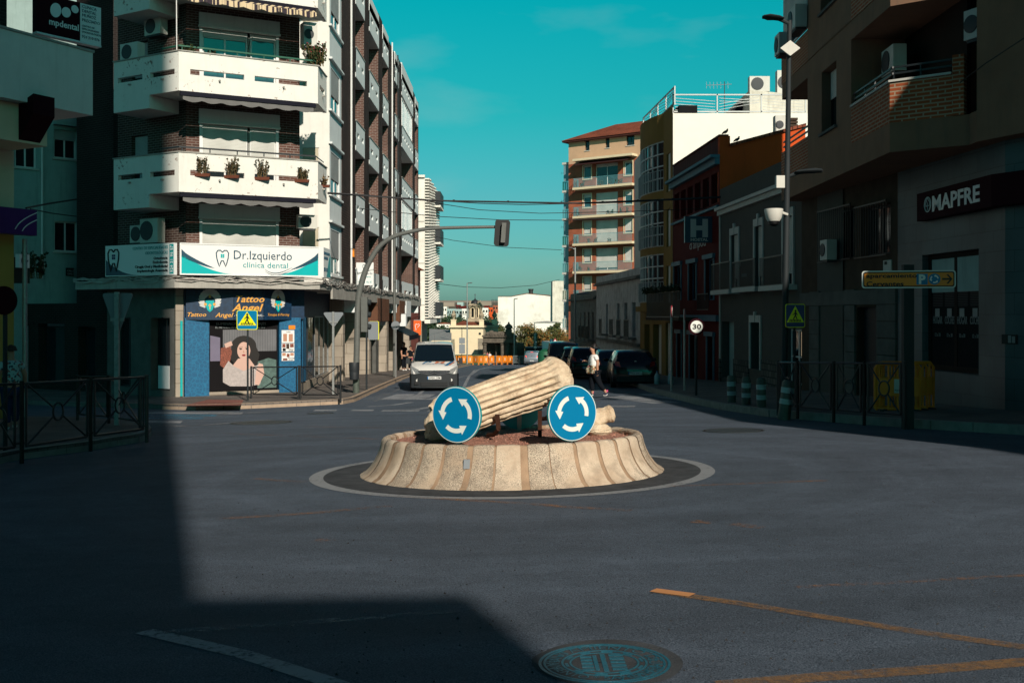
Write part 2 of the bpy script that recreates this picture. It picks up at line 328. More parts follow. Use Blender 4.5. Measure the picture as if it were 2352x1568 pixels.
mat('far_ridge',(.36,.30,.24),.95,var=.3,vs=.01); mat('scrub',(.20,.17,.12),.95,var=.5,vs=.02)
def glass(name,c,rough=.06):
    m,t,b=nt(name); b.inputs['Base Color'].default_value=(*c,1); b.inputs['Roughness'].default_value=rough; b.inputs['Specular IOR Level'].default_value=.9
    geo=N(t,'ShaderNodeNewGeometry'); n=N(t,'ShaderNodeTexNoise',i_Scale=.9); t.links.new(geo.outputs['Position'],n.inputs['Vector'])
    bp=N(t,'ShaderNodeBump',i_Strength=.12,i_Distance=.1); t.links.new(n.outputs['Fac'],bp.inputs['Height']); t.links.new(bp.outputs[0],b.inputs['Normal'])
glass('glass',(.012,.02,.025)); glass('glass_teal',(.03,.10,.12)); glass('glass_light',(.20,.30,.34)); glass('car_glass',(.005,.010,.014),.08)
mat('shop_lit',(.4,.4,.38),.5)
# --- see-through glass
m,t,b=nt('clear_glass'); b.inputs['Base Color'].default_value=(.75,.85,.86,1); b.inputs['Roughness'].default_value=.02; b.inputs['Alpha'].default_value=.22; b.inputs['Specular IOR Level'].default_value=.8
# --- light glass block screen for tail lamps etc.
mat('lamp_red',(.42,.01,.01),.25,coat=.6); mat('lamp_clear',(.45,.46,.45),.12,metal=.4,coat=1,var=.5,vs=25)
m,t,b=nt('brake_light'); b.inputs['Base Color'].default_value=(.6,.02,.01,1); b.inputs['Emission Color'].default_value=(1,.05,.02,1); b.inputs['Emission Strength'].default_value=1.5
m,t,b=nt('room_lit'); b.inputs['Base Color'].default_value=(.6,.45,.3,1); b.inputs['Emission Color'].default_value=(1,.72,.45,1); b.inputs['Emission Strength'].default_value=.55
# --- asphalt
m,t,b=nt('asphalt'); b.inputs['Roughness'].default_value=.82; b.inputs['Specular IOR Level'].default_value=.35
geo=N(t,'ShaderNodeNewGeometry'); pos=geo.outputs['Position']
na=N(t,'ShaderNodeTexNoise',i_Scale=110,i_Detail=3,i_Roughness=.7); nb=N(t,'ShaderNodeTexNoise',i_Scale=.35,i_Detail=7,i_Roughness=.6); nc=N(t,'ShaderNodeTexNoise',i_Scale=4.5,i_Detail=6,i_Roughness=.65); nd=N(t,'ShaderNodeTexVoronoi',i_Scale=95.0)
for n_ in (na,nb,nc,nd): t.links.new(pos,n_.inputs['Vector'])
mp=N(t,'ShaderNodeMapping'); mp.inputs['Scale'].default_value=(.25,1.6,1); t.links.new(pos,mp.inputs['Vector'])
ne=N(t,'ShaderNodeTexNoise',i_Scale=.9,i_Detail=6,i_Roughness=.6); t.links.new(mp.outputs[0],ne.inputs['Vector'])
c1=mixc(t,ramp(t,na.outputs['Fac'],[(.38,0.0),(.62,1.0)]),(.019,.031,.048),(.132,.162,.208))
c1=mixc(t,1.0,c1,ramp(t,nb.outputs['Fac'],[(.3,.80),(.7,1.10)]),'MULTIPLY')
c1=mixc(t,1.0,c1,ramp(t,nc.outputs['Fac'],[(.3,.84),(.65,1.08)]),'MULTIPLY')
c1=mixc(t,1.0,c1,ramp(t,ne.outputs['Fac'],[(.35,.84),(.65,1.08)]),'MULTIPLY')
c1=mixc(t,ramp(t,nd.outputs['Distance'],[(.02,.55),(.10,0.0)]),c1,(.24,.235,.225))
sb=N(t,'ShaderNodeVectorMath',operation='SUBTRACT'); sb.inputs[1].default_value=(0,13.1,0); t.links.new(pos,sb.inputs[0]); ln=N(t,'ShaderNodeVectorMath',operation='LENGTH'); t.links.new(sb.outputs[0],ln.inputs[0])
nw=N(t,'ShaderNodeMath',operation='MULTIPLY_ADD'); t.links.new(nb.outputs['Fac'],nw.inputs[0]); nw.inputs[1].default_value=1.4; t.links.new(ln.outputs['Value'],nw.inputs[2])
cb_=N(t,'ShaderNodeCombineXYZ'); t.links.new(nw.outputs[0],cb_.inputs[0]); nr=N(t,'ShaderNodeTexNoise',i_Scale=1.3,i_Detail=4,i_Roughness=.6); t.links.new(cb_.outputs[0],nr.inputs['Vector'])
c1=mixc(t,1.0,c1,ramp(t,nr.outputs['Fac'],[(.36,.80),(.62,1.08)]),'MULTIPLY')
t.links.new(c1,b.inputs['Base Color'])
bp=N(t,'ShaderNodeBump',i_Strength=.9,i_Distance=.008); t.links.new(na.outputs['Fac'],bp.inputs['Height']); t.links.new(bp.outputs[0],b.inputs['Normal'])
# --- worn paints (paint broken by noise down to the asphalt below)
def paint(name,c,wear=.5,vs=22,hi=.12,big=1.6):
    m,t,b=nt(name); b.inputs['Roughness'].default_value=.7
    geo=N(t,'ShaderNodeNewGeometry'); pos=geo.outputs['Position']
    n1=N(t,'ShaderNodeTexNoise',i_Scale=vs,i_Detail=8,i_Roughness=.75); n2=N(t,'ShaderNodeTexNoise',i_Scale=big,i_Detail=3)
    t.links.new(pos,n1.inputs['Vector']); t.links.new(pos,n2.inputs['Vector'])
    ad=N(t,'ShaderNodeMath',operation='MULTIPLY_ADD'); t.links.new(n2.outputs['Fac'],ad.inputs[0]); ad.inputs[1].default_value=.45; t.links.new(n1.outputs['Fac'],ad.inputs[2])
    a=ramp(t,ad.outputs[0],[(wear+.22-hi,0.0),(wear+.22+hi,.92)])
    b.inputs['Base Color'].default_value=(*c,1); t.links.new(a,b.inputs['Alpha'])
paint('paint_white',(.30,.31,.33),.42); paint('paint_white_worn',(.24,.25,.27),.56); paint('paint_yellow',(.27,.145,.06),.49,hi=.18); paint('paint_yellow_worn',(.33,.15,.055),.60,hi=.14); paint('paint_ring',(.25,.26,.27),.33,hi=.16); paint('paint_orange',(.62,.27,.10),.30)
paint('paint_blue',(.05,.22,.34),.50)
mat('collar',(.074,.079,.086),.85,var=.45,vs=5,bump=.5,bs=90)
mat('asphalt_patch',(.028,.031,.035),.85,var=.4,vs=8,bump=.5,bs=90); mat('tar',(.018,.018,.02),.6,var=.3,vs=30)
mat('kerb_stone',(.44,.33,.24),.85,var=.25,vs=5,bump=.3,bs=70); mat('kerb_grey',(.30,.29,.26),.85,var=.3,vs=5,bump=.3,bs=70)
# --- exposed aggregate concrete of the round island
m,t,b=nt('aggregate'); b.inputs['Roughness'].default_value=.85; b.inputs['Specular IOR Level'].default_value=.25
geo=N(t,'ShaderNodeNewGeometry'); pos=geo.outputs['Position']
n1=N(t,'ShaderNodeTexNoise',i_Scale=2.2,i_Detail=7,i_Roughness=.65); n2=N(t,'ShaderNodeTexNoise',i_Scale=120,i_Detail=4,i_Roughness=.8); n3=N(t,'ShaderNodeTexNoise',i_Scale=7,i_Detail=5)
for n_ in (n1,n2,n3): t.links.new(pos,n_.inputs['Vector'])
att=N(t,'ShaderNodeAttribute',attribute_name='tone')
cc=mixc(t,ramp(t,n1.outputs['Fac'],[(.35,0.0),(.65,1.0)]),(.46,.345,.245),(.72,.59,.45))
cc=mixc(t,ramp(t,n3.outputs['Fac'],[(.5,0.0),(.68,.45)]),cc,(.26,.20,.15))
ma=N(t,'ShaderNodeMath',operation='MULTIPLY_ADD'); t.links.new(att.outputs['Fac'],ma.inputs[0]); ma.inputs[1].default_value=.30; t.links.new(n1.outputs['Fac'],ma.inputs[2])
den=ramp(t,ma.outputs[0],[(.48,0.0),(.74,1.0)])
mu=N(t,'ShaderNodeMath',operation='MULTIPLY_ADD'); t.links.new(den,mu.inputs[0]); mu.inputs[1].default_value=.16; t.links.new(n2.outputs['Fac'],mu.inputs[2])
cc=mixc(t,ramp(t,mu.outputs[0],[(.62,0.0),(.70,.8)]),cc,(.07,.06,.05))
t.links.new(cc,b.inputs['Base Color'])
bp=N(t,'ShaderNodeBump',i_Strength=.5,i_Distance=.01); t.links.new(n2.outputs['Fac'],bp.inputs['Height']); t.links.new(bp.outputs[0],b.inputs['Normal'])
mat('mortar',(.42,.28,.18),.9,var=.35,vs=6,bump=.4,bs=60,grime=.5,stc=(.12,.09,.07))
# --- ancient limestone
m,t,b=nt('limestone'); b.inputs['Roughness'].default_value=.9; b.inputs['Specular IOR Level'].default_value=.2
geo=N(t,'ShaderNodeNewGeometry'); pos=geo.outputs['Position']
n1=N(t,'ShaderNodeTexNoise',i_Scale=5,i_Detail=9,i_Roughness=.7); n2=N(t,'ShaderNodeTexNoise',i_Scale=26,i_Detail=6,i_Roughness=.7); n3=N(t,'ShaderNodeTexNoise',i_Scale=9,i_Detail=8,i_Roughness=.8)
for n_ in (n1,n2,n3): t.links.new(pos,n_.inputs['Vector'])
cc=mixc(t,ramp(t,n1.outputs['Fac'],[(.32,0.0),(.6,1.0)]),(.52,.37,.24),(.80,.65,.47))
cc=mixc(t,ramp(t,n3.outputs['Fac'],[(.60,0.0),(.70,.85)]),cc,(.07,.05,.045))
cc=mixc(t,1.0,cc,ramp(t,n2.outputs['Fac'],[(.3,.78),(.6,1.0)]),'MULTIPLY')
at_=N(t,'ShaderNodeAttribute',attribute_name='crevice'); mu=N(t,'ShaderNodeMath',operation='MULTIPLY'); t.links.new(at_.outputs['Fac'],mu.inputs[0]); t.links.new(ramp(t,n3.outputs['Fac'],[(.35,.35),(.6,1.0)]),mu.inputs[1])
cc=mixc(t,mu.outputs[0],cc,(.17,.105,.065))  # flute edges darkened in the colour: thin groove shadows together with dirt
t.links.new(cc,b.inputs['Base Color'])
bp=N(t,'ShaderNodeBump',i_Strength=.8,i_Distance=.02); t.links.new(n2.outputs['Fac'],bp.inputs['Height']); t.links.new(bp.outputs[0],b.inputs['Normal'])
# --- red gravel
m,t,b=nt('gravel'); b.inputs['Roughness'].default_value=.95
geo=N(t,'ShaderNodeNewGeometry'); v=N(t,'ShaderNodeTexVoronoi',i_Scale=55.0); t.links.new(geo.outputs['Position'],v.inputs['Vector'])
n1=N(t,'ShaderNodeTexNoise',i_Scale=5,i_Detail=6); t.links.new(geo.outputs['Position'],n1.inputs['Vector'])
sx=N(t,'ShaderNodeSeparateColor'); t.links.new(v.outputs['Color'],sx.inputs[0])
cc=mixc(t,sx.outputs[0],(.34,.13,.085),(.62,.31,.22)); cc=mixc(t,1.0,cc,ramp(t,n1.outputs['Fac'],[(.3,.75),(.7,1.1)]),'MULTIPLY')
t.links.new(cc,b.inputs['Base Color'])
bp=N(t,'ShaderNodeBump',i_Strength=1,i_Distance=.02); t.links.new(v.outputs['Distance'],bp.inputs['Height']); t.links.new(bp.outputs[0],b.inputs['Normal'])
# --- blue damask of the tattoo shop pillars
m,t,b=nt('damask'); b.inputs['Roughness'].default_value=.5
uv=N(t,'ShaderNodeUVMap'); v=N(t,'ShaderNodeTexVoronoi',i_Scale=7.5); v.feature='DISTANCE_TO_EDGE'; t.links.new(uv.outputs[0],v.inputs['Vector'])
t.links.new(mixc(t,ramp(t,v.outputs['Distance'],[(.03,1.0),(.09,0.0)]),(.001,.085,.19),(.003,.13,.26)),b.inputs['Base Color'])
# --- striped awning
m,t,b=nt('awning_stripes'); b.inputs['Roughness'].default_value=.9
uv=N(t,'ShaderNodeUVMap'); sx=N(t,'ShaderNodeSeparateXYZ'); t.links.new(uv.outputs[0],sx.inputs[0])
mu=N(t,'ShaderNodeMath',operation='MULTIPLY'); mu.inputs[1].default_value=4.6; t.links.new(sx.outputs[0],mu.inputs[0])
fr=N(t,'ShaderNodeMath',operation='FRACT'); t.links.new(mu.outputs[0],fr.inputs[0])
t.links.new(ramp(t,fr.outputs[0],[(.0,(.62,.48,.30)),(.5,(.03,.02,.03)),(.99,(.03,.02,.03))]),b.inputs['Base Color'])
t.nodes[-1].color_ramp.interpolation='CONSTANT'
# --- patterned cloths
def blotch(name,base,cols,sc=40):
    m,t,b=nt(name); b.inputs['Roughness'].default_value=.85
    tc=N(t,'ShaderNodeTexCoord'); v=N(t,'ShaderNodeTexVoronoi',i_Scale=sc); t.links.new(tc.outputs['Object'],v.inputs['Vector'])
    sx=N(t,'ShaderNodeSeparateColor'); t.links.new(v.outputs['Color'],sx.inputs[0]); st=[(0,base),(.45,base)]
    for i,c in enumerate(cols): st.append((.5+.45*i/max(1,len(cols)),c))
    o=ramp(t,sx.outputs[0],st); t.nodes[-1].color_ramp.interpolation='CONSTANT'; t.links.new(o,b.inputs['Base Color'])
blotch('bag_cloth',(.50,.40,.26),[(.40,.03,.06),(.02,.12,.10),(.62,.55,.40),(.30,.12,.03)],28)
blotch('floral_cloth',(.35,.50,.47),[(.05,.08,.10),(.30,.10,.08),(.35,.50,.47)],26)
# ---------------------------------------------------------------- camera, sun, sky
cam=bpy.data.cameras.new('camera'); co=bpy.data.objects.new('camera',cam); COL.objects.link(co); SC.camera=co
co.location=(0,0,CH); co.rotation_euler=(R(90),0,0); cam.sensor_width=36; cam.lens=FOC/2352*36; cam.shift_y=-64/2352; cam.clip_end=9000; cam.clip_start=.1
EL=R(28); TE=math.tan(EL); SV=Vector((.3173*math.cos(EL),-.9483*math.cos(EL),math.sin(EL)))
sl=bpy.data.lights.new('sun','SUN'); so=bpy.data.objects.new('sun',sl); COL.objects.link(so); so.rotation_euler=(-SV).to_track_quat('-Z','Y').to_euler()
sl.energy=5.0; sl.angle=R(.5); sl.color=(1,.91,.79)
w=bpy.data.worlds.new('World'); SC.world=w; w.use_nodes=True; t=w.node_tree; bg=t.nodes['Background']; bg.inputs[1].default_value=.1
sk=t.nodes.new('ShaderNodeTexSky'); sk.sky_type='NISHITA'; sk.sun_disc=False; sk.sun_elevation=EL; sk.sun_rotation=math.atan2(SV.x,SV.y); sk.ozone_density=1.0
tc=t.nodes.new('ShaderNodeTexCoord'); sx=t.nodes.new('ShaderNodeSeparateXYZ'); t.links.new(tc.outputs['Generated'],sx.inputs[0])
gr=ramp(t,sx.outputs[2],[(0,(.30,.62,.72)),(.11,(.20,.72,.70)),(.19,(.055,.90,.72)),(.30,(0.0,1.1,.84)),(.40,(.14,.32,.38)),(.75,(.10,.22,.28))])
m1=mixc(t,1.0,sk.outputs[0],gr,'MULTIPLY')
# thin cloud veil low over the street
vm=t.nodes.new('ShaderNodeVectorMath'); vm.operation='MULTIPLY'; vm.inputs[1].default_value=(5,1,16); t.links.new(tc.outputs['Generated'],vm.inputs[0])
nz=t.nodes.new('ShaderNodeTexNoise'); nz.inputs['Scale'].default_value=1.1; nz.inputs['Detail'].default_value=7; t.links.new(vm.outputs[0],nz.inputs['Vector'])
cl=ramp(t,nz.outputs['Fac'],[(.56,0.0),(.78,.13)])
m2=mixc(t,cl,m1,(5.0,5.4,5.2)); t.links.new(m2,bg.inputs[0])
vs=SC.view_settings; vs.view_transform='Standard'; vs.look='None'; vs.exposure=0; vs.gamma=1
SC.render.engine='CYCLES'
# ---------------------------------------------------------------- ground sheets
def sheet(name,xs,ys,dz,m,kind='structure'):
    mb=MB(); mb.add([(x,y,g(x,y)+dz) for y in ys for x in xs],[(j*len(xs)+i,j*len(xs)+i+1,(j+1)*len(xs)+i+1,(j+1)*len(xs)+i) for j in range(len(ys)-1) for i in range(len(xs)-1)])
    return mb.build(name,m,recalc=False,kind=kind)
sheet('terrain',[-4000,-1500,-400,-120,-30,30,120,400,1500,4000],[-900,-200,-61,0,12,35,55,100,126,160,220,400,700,1200,2200,2300,5500],-.25,'scrub')
sheet('road',[-70,-30,0,30,70],sorted(set([p[0] for p in PRO if p[0]<=160]+[-60,-30]+list(range(2,60,3)))),0,'asphalt')
def PX(l): return [gp(*p)[:2] for p in l]
kfar=PX([(373,940),(450,942),(577,938),(681,933),(788,928),(813,923),(832,914),(851,905),(892,886),(942,865.5)])+[(-5.0,70),(-4.8,90),(-4.9,125)]
lp=drape('pavement',kfar+[(-30,125),(-30,44),(-22,40)],.15,'paving',th=.3)
knear=PX([(-260,1110),(0,1065),(46,1056),(153,1042),(216,1033),(270,1023),(319,1016),(341,1008),(348,1000),(343,992),(325,985)])
drape('pavement',knear+PX([(200,972),(-100,966)])+[(-20,23),(-20,11)],.15,'paving',th=.3)
kright=PX([(2700,1030),(2352,997),(2150,985),(2000,975),(1780,957),(1665,940),(1603,927),(1501,900)])+[(5.2,52),(4.7,70),(4.5,90),(4.4,125)]
drape('pavement',kright+[(30,125),(30,0),(12,0)],.15,'paving',th=.3)
def kerb(pts,m):
    pts=[Vector((p[0],p[1])) for p in pts]; mb=MB()
    # separate kerb stones about 1 m long with a small joint
    acc=[]
    for a,b in zip(pts,pts[1:]):
        n=max(1,round((b-a).length/1.0))
        for i in range(n): acc.append((a+(b-a)*i/n,a+(b-a)*(i+1)/n))
    for a,b in acc:
        d=(b-a).normalized(); q=Vector((-d.y,d.x)); a2=a+d*.008; b2=b-d*.008
        P4=[a2-q*.015,b2-q*.015,b2+q*.14,a2+q*.14]; h=.158
        lo=[(p.x,p.y,g(p.x,p.y)-.1) for p in P4]; hi=[(p.x,p.y,g(p.x,p.y)+h) for p in P4]
        hi[0]=(hi[0][0]+q.x*.02,hi[0][1]+q.y*.02,hi[0][2]); hi[1]=(hi[1][0]+q.x*.02,hi[1][1]+q.y*.02,hi[1][2])
        mb.hexa(lo+hi)
    return mb.build('kerb',m,kind='structure')
kerb(kfar,'kerb_stone'); kerb(knear,'kerb_grey'); kerb(kright,'kerb_grey')
drape('tactile_paving',[gp(*p,.156)[:2] for p in [(420,932),(552,931),(560,918),(478,917)]],.156,'paving_red')
# ---------------------------------------------------------------- the round island
IC=Vector((.0,13.1)); 
def ip(r,a,h): x=IC.x+r*math.cos(a); y=IC.y+r*math.sin(a); return (x,y,g(x,y)+h)
def ring(name,r0,r1,h,m,n=96,a0=0,a1=2*math.pi):
    mb=MB(); A=[a0+(a1-a0)*i/n for i in range(n+1)]
    mb.add([ip(r0,a,h) for a in A]+[ip(r1,a,h) for a in A],[(i,i+1,n+2+i,n+1+i) for i in range(n)])
    return mb.build(name,m,recalc=False,kind='structure')
ring('road_marking',2.33,2.50,.004,'paint_ring'); ring('asphalt_collar',1.7,2.33,.008,'collar')
isl=thing('roundabout_island','round concrete planter of flared ribbed panels in mid road, filled with red gravel','traffic island',(IC.x,IC.y,g(*IC)))
prof=[(1.90,-.02),(1.885,.015),(1.82,.05),(1.765,.11),(1.715,.18),(1.675,.26),(1.645,.34),(1.632,.40),(1.622,.435),(1.60,.462),(1.565,.472),(1.535,.468),(1.51,.445),(1.50,.33)]
NP=34; rnd=random.Random(3)
tones=[0]*NP
pan=MB(); jo=MB(); tone=[]
a=0
for i in range(NP):
    da=2*math.pi/NP; ja=da*rnd.uniform(.09,.21); a0=i*da+rnd.uniform(-.022,.022); a1=(i+1)*da-ja
    tn=rnd.random(); seg=[a0+(a1-a0)*k/4 for k in range(5)]; b=len(pan.v)
    for (r,h) in prof:
        for k,x in enumerate(seg):
            e=-.006 if k in (0,4) else 0
            pan.v.append(ip(r+e,x,h+(e if h>.4 else 0))); tone.append(tn)
    for p in range(len(prof)-1):
        for k in range(4): pan.f.append((b+p*5+k,b+p*5+k+1,b+(p+1)*5+k+1,b+(p+1)*5+k)); pan.m.append(0)
    b=len(jo.v)
    for (r,h) in prof:
        for x in (a1-.01,a1+ja*.5,a0+da+.03): jo.v.append(ip(r-.016+rnd.uniform(-.002,.002),x,h-(.012 if h>.4 else 0)))
    for p in range(len(prof)-1):
        for k in range(2): jo.f.append((b+p*3+k,b+p*3+k+1,b+(p+1)*3+k+1,b+(p+1)*3+k)); jo.m.append(0)
po=pan.build('planter_wall','aggregate',isl,smooth=True,recalc=False)
at=po.data.attributes.new('tone','FLOAT','POINT'); at.data.foreach_set('value',tone)
jo.build('joint_mortar','mortar',isl,smooth=True,recalc=False)
gm=MB(); rr=[0,.3,.6,.9,1.15,1.35,1.53]; n=48
gm.v.append(ip(0,0,.42))
for r in rr[1:]:
    for k in range(n):
        a=2*math.pi*k/n; gm.v.append(ip(r,a,.415+.03*noise.noise(Vector((r*math.cos(a)*2,r*math.sin(a)*2,0)))-(.02 if r>1.4 else 0)))
for k in range(n): gm.f.append((0,1+k,1+(k+1)%n)); gm.m.append(0)
for i in range(len(rr)-2):
    for k in range(n): b=1+i*n; gm.f.append((b+k,b+n+k,b+n+(k+1)%n,b+(k+1)%n)); gm.m.append(0)
gm.build('gravel_bed','gravel',isl,smooth=True,recalc=False)
# loose stones on the gravel: uncountable
st=MB(); rs=random.Random(5)
for _ in range(2600):
    a=rs.uniform(0,6.283); r=1.47*math.sqrt(rs.random()); c=Vector(ip(r,a,.425)); s=rs.uniform(.006,.013)
    q=[c+Vector((rs.uniform(-1,1),rs.uniform(-1,1),rs.uniform(-.6,.9))).normalized()*s for _ in range(4)]
    st.add(q,[(0,1,2),(0,3,1),(1,3,2),(0,2,3)])
st.build('gravel_stones','gravel',isl,kind='stuff')
# metal anchor left on one of the panels, broken stubs beside the base
an=Vector(ip(1.665,R(252.5),.27)); MB().hexa([an+Vector(v) for v in ((-.035,-.03,-.05),(.035,-.03,-.05),(.035,.02,-.05),(-.035,.02,-.05),(-.03,-.02,.05),(.04,-.02,.05),(.04,.03,.05),(-.03,.03,.05))]).build('anchor_plate','sign_back',isl)
for px,py in ((912,1060),(915,1089),(936,1107)):
    p=gp(px,py,.008); m_=MB(); m_.lathe(p,[(.05,0),(.052,.012),(.045,.02)],10); tag(m_.build('anchor_stub','bin_dark',smooth=True),{912:'farthest black plastic stub of a removed post on the asphalt left of the island',915:'middle black plastic stub of a removed post on the asphalt left of the island',936:'nearest black plastic stub of a removed post on the asphalt left of the island'}[px],'post stub','stubs of removed posts')
# ---- fluted column drum
cd=thing('column_shaft','fallen fluted Roman column drum of pale limestone propped at a slant on the gravel','column',(-.2,13,.0))
A=P(999,968,12.95); B=P(1303,862,13.35); ax=(B-A); L=ax.length; ax.normalize(); u=ax.cross(Vector((0,0,1))).normalized(); v=u.cross(ax)
NF=22; NS=160; NLn=64; mb=MB(); rings=[]; crev=[]
for i in range(NLn+1):
    s=i/NLn; ring_=[]
    for k in range(NS):
        th=2*math.pi*k/NS; ph=(k*NF/NS)%1.0
        r=.292+.012*s
        fl=(1-(2*ph-1)**2)**.5*.074
        t_end=s*L
        if s>.86: fl*=max(0,1-(s-.86)/.04) if ph<2 else 1
        fl*=(.75+.5*noise.noise(Vector((ph*0+math.floor(k*NF/NS)*3.1,s*3,1))))
        r-=max(0,fl)
        q=Vector((math.cos(th)*1.2,math.sin(th)*1.2,t_end*1.8))
        er=noise.fractal(q*2.2,1,2,5); r+=er*.011; r-=max(0,noise.noise(Vector((th*2.3,t_end*5.5,7)))-.38)*.09; r-=max(0,noise.noise(q*3.1+Vector((5,5,5)))-.3)*.06
        if s>.9: r-=((s-.9)/.1)**2*(.10+.04*noise.noise(q*2))
        if s<.05: r-=(.05-s)/.05*(.05+.05*noise.noise(q*3))
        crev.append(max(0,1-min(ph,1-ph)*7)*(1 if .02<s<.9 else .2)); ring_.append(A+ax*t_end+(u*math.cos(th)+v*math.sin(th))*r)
    rings.append(ring_)
for s_,rf in ((.03,.6),(.045,.25)): rings.append([B+ax*(s_+.02*noise.noise(Vector((k*.2,s_*9,0))))+(u*math.cos(2*math.pi*k/NS)+v*math.sin(2*math.pi*k/NS))*.2*rf for k in range(NS)])
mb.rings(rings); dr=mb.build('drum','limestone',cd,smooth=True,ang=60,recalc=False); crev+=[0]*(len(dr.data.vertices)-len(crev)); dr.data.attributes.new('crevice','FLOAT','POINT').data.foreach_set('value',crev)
# second carved stone and its plinth behind the right-hand sign
def rock(pts,rad,name,par=None,seed=0,n=28,amp=.12,fr=6,**kw):
    pts=[Vector(p) for p in pts]; mb=MB(); fine=[];rf=[]
    for i in range(len(pts)-1):
        for k in range(8): fine.append(pts[i].lerp(pts[i+1],k/8)); rf.append(rad[i]+(rad[i+1]-rad[i])*k/8)
    fine.append(pts[-1]); rf.append(rad[-1]); u=None; rs=[]
    for i,p in enumerate(fine):
        d=(fine[min(i+1,len(fine)-1)]-fine[max(0,i-1)]).normalized(); u=d.orthogonal().normalized() if u is None else (u-d*u.dot(d)).normalized(); w=d.cross(u)
        rs.append([p+(u*math.cos(a)+w*math.sin(a))*rf[i]*(1+amp*noise.fractal(Vector((math.cos(a)+seed,math.sin(a),i*.15))*fr*.5,1,2,4)) for a in [2*math.pi*k/n for k in range(n)]])
    mb.rings(rs); return mb.build(name,'limestone',par,smooth=True,ang=60,**kw)
s2=thing('carved_stone','short broken column stump lying on a rough stone block behind the right roundabout sign','carved stone',P(1370,990,13.3))
rock([P(1345,965,13.4),P(1362,962,13.4),P(1392,952,13.4),P(1404,949,13.4),P(1411,947,13.4)],[.15,.13,.10,.115,.06],'stump',s2,2)
rock([P(1376,1002,13.3),P(1376,990,13.3),P(1376,982,13.3),P(1376,974,13.3)],[.10,.16,.15,.10],'plinth',s2,9)
rock([P(1010,1016,12.75),P(1010,1004,12.75),P(1006,972,12.8),P(1010,950,12.9),P(1016,940,12.95)],[.05,.17,.16,.12,.03],'broken_lump',cd,4,amp=.2)
# iron cradle
cr=thing('iron_cradle','rusty iron brackets that hold the slanting column drum up off the gravel','bracket',P(1200,985,13.1))
def strap(px,py0,py1,Y): 
    a,b=P(px,py0,Y),P(px+3,py1,Y); m_=MB(); q=P(px-22,py1+14,Y+.25)
    m_.hexa([b+Vector((-.028,0,0)),b+Vector((.028,0,0)),b+Vector((.028,.02,0)),b+Vector((-.028,.02,0)),a+Vector((-.03,-.02,0)),a+Vector((.03,-.02,0)),a+Vector((.03,0,0)),a+Vector((-.03,0,0))])
    m_.tube([b+Vector((0,.01,0)),(b+q)/2+Vector((.01,0,-.03)),q],.028,6); return m_
strap(1142,951,985,12.86).build('bracket','rust',cr); strap(1262,916,948,13.0).build('bracket','rust',cr)
b0=P(1240,948,13.05); MB().box(b0.x-.025,b0.x+.025,b0.y-.02,b0.y+.02,g(0,13)+.40,b0.z+.03).build('post','rust',cr)
# ---- roundabout signs
def arrow_arc(r0,r1,a0,a1,head,n=14):
    """outline of a curved arrow running from angle a0 to a1 (deg, counter-clockwise)"""
    rm=(r0+r1)/2; ins=[];out=[]
    for i in range(n+1):
        a=R(a0+(a1-a0)*i/n); ins.append((r0*math.cos(a),r0*math.sin(a))); out.append((r1*math.cos(a),r1*math.sin(a)))
    hw=(r1-r0)*1.05; a=R(a1); tip=R(a1+head)
    return out+[((rm+hw)*math.cos(a),(rm+hw)*math.sin(a)),(rm*math.cos(tip),rm*math.sin(tip)),((rm-hw)*math.cos(a),(rm-hw)*math.sin(a))]+ins[::-1]
def round_sign(c,rot,label,r=.318,post=True,blank=False):
    t_=thing('roundabout_sign',label,'road sign',c,'round blue roundabout signs on the island')
    d=Vector((math.cos(rot),math.sin(rot))); F=Fr((c.x-d.x,c.y-d.y),(c.x+d.x,c.y+d.y)); z=c.z+r
    m_=MB(); plate(m_,F,1,z,circ(r,48),-.03,.028); m_.build('backing','sign_teal',t_,smooth=True)
    m_=MB(); plate(m_,F,1,z,circ(r*.985,48),0,.004); m_.build('rim','sign_reflect',t_,smooth=True)
    m_=MB(); plate(m_,F,1,z,circ(r*.955,48),.004,.003); m_.build('face','sign_blue',t_,smooth=True)
    for a0 in (-12,108,228):
        m_=MB(); plate(m_,F,1,z,[(p[0]*r,p[1]*r) for p in arrow_arc(.49,.65,a0,a0+62,30)],.007,.002); m_.build('arrow','sign_reflect',t_)
    if post: 
        q=F.pt(1,-.06,0); m_=MB(); m_.box(q.x-.03,q.x+.03,q.y-.02,q.y+.02,g(q.x,q.y)+.38,z-.02); m_.build('post','galvanised',t_)
    return t_
c1=P(1048,1017,11.78); round_sign(c1,R(-28),'round blue roundabout sign on the left rim of the island, turned slightly left')
c2=P(1315,1013,11.85); round_sign(c2,R(27),'round blue roundabout sign on the right rim of the island, turned slightly right')
c3=P(1192,985,14.35); round_sign(c3,R(184),'third roundabout sign seen from behind, mostly hidden below the slanting column')
# ---------------------------------------------------------------- markings and covers
def stripe(a,b,w,m='paint_white',h=.0045): return line_strip('road_marking',[gp(*a)[:2],gp(*b)[:2]],w,h,m)
def pline(pts,w,m,h=.0045): return line_strip('road_marking',[gp(*p)[:2] for p in pts],w,h,m)
pline([(1502,1357),(1560,1366),(1700,1387),(1900,1420),(2100,1452),(2352,1489),(2600,1530)],.10,'paint_yellow')
pline([(1500,1357),(1590,1369)],.095,'paint_orange',.006)
pline([(1650,1575),(1900,1555),(2100,1541),(2352,1523),(2600,1508)],.12,'paint_yellow')
pline([(1830,1350),(2050,1339),(2352,1322),(2600,1311)],.07,'paint_yellow_worn')
pline([(380,1452),(700,1432),(1000,1408),(1090,1400)],.10,'paint_white_worn')
pline([(330,1452),(560,1505),(760,1568),(900,1620)],.11,'paint_white')
pline([(900,1140),(1215,1158),(1310,1166),(1450,1173)],.12,'paint_yellow_worn')
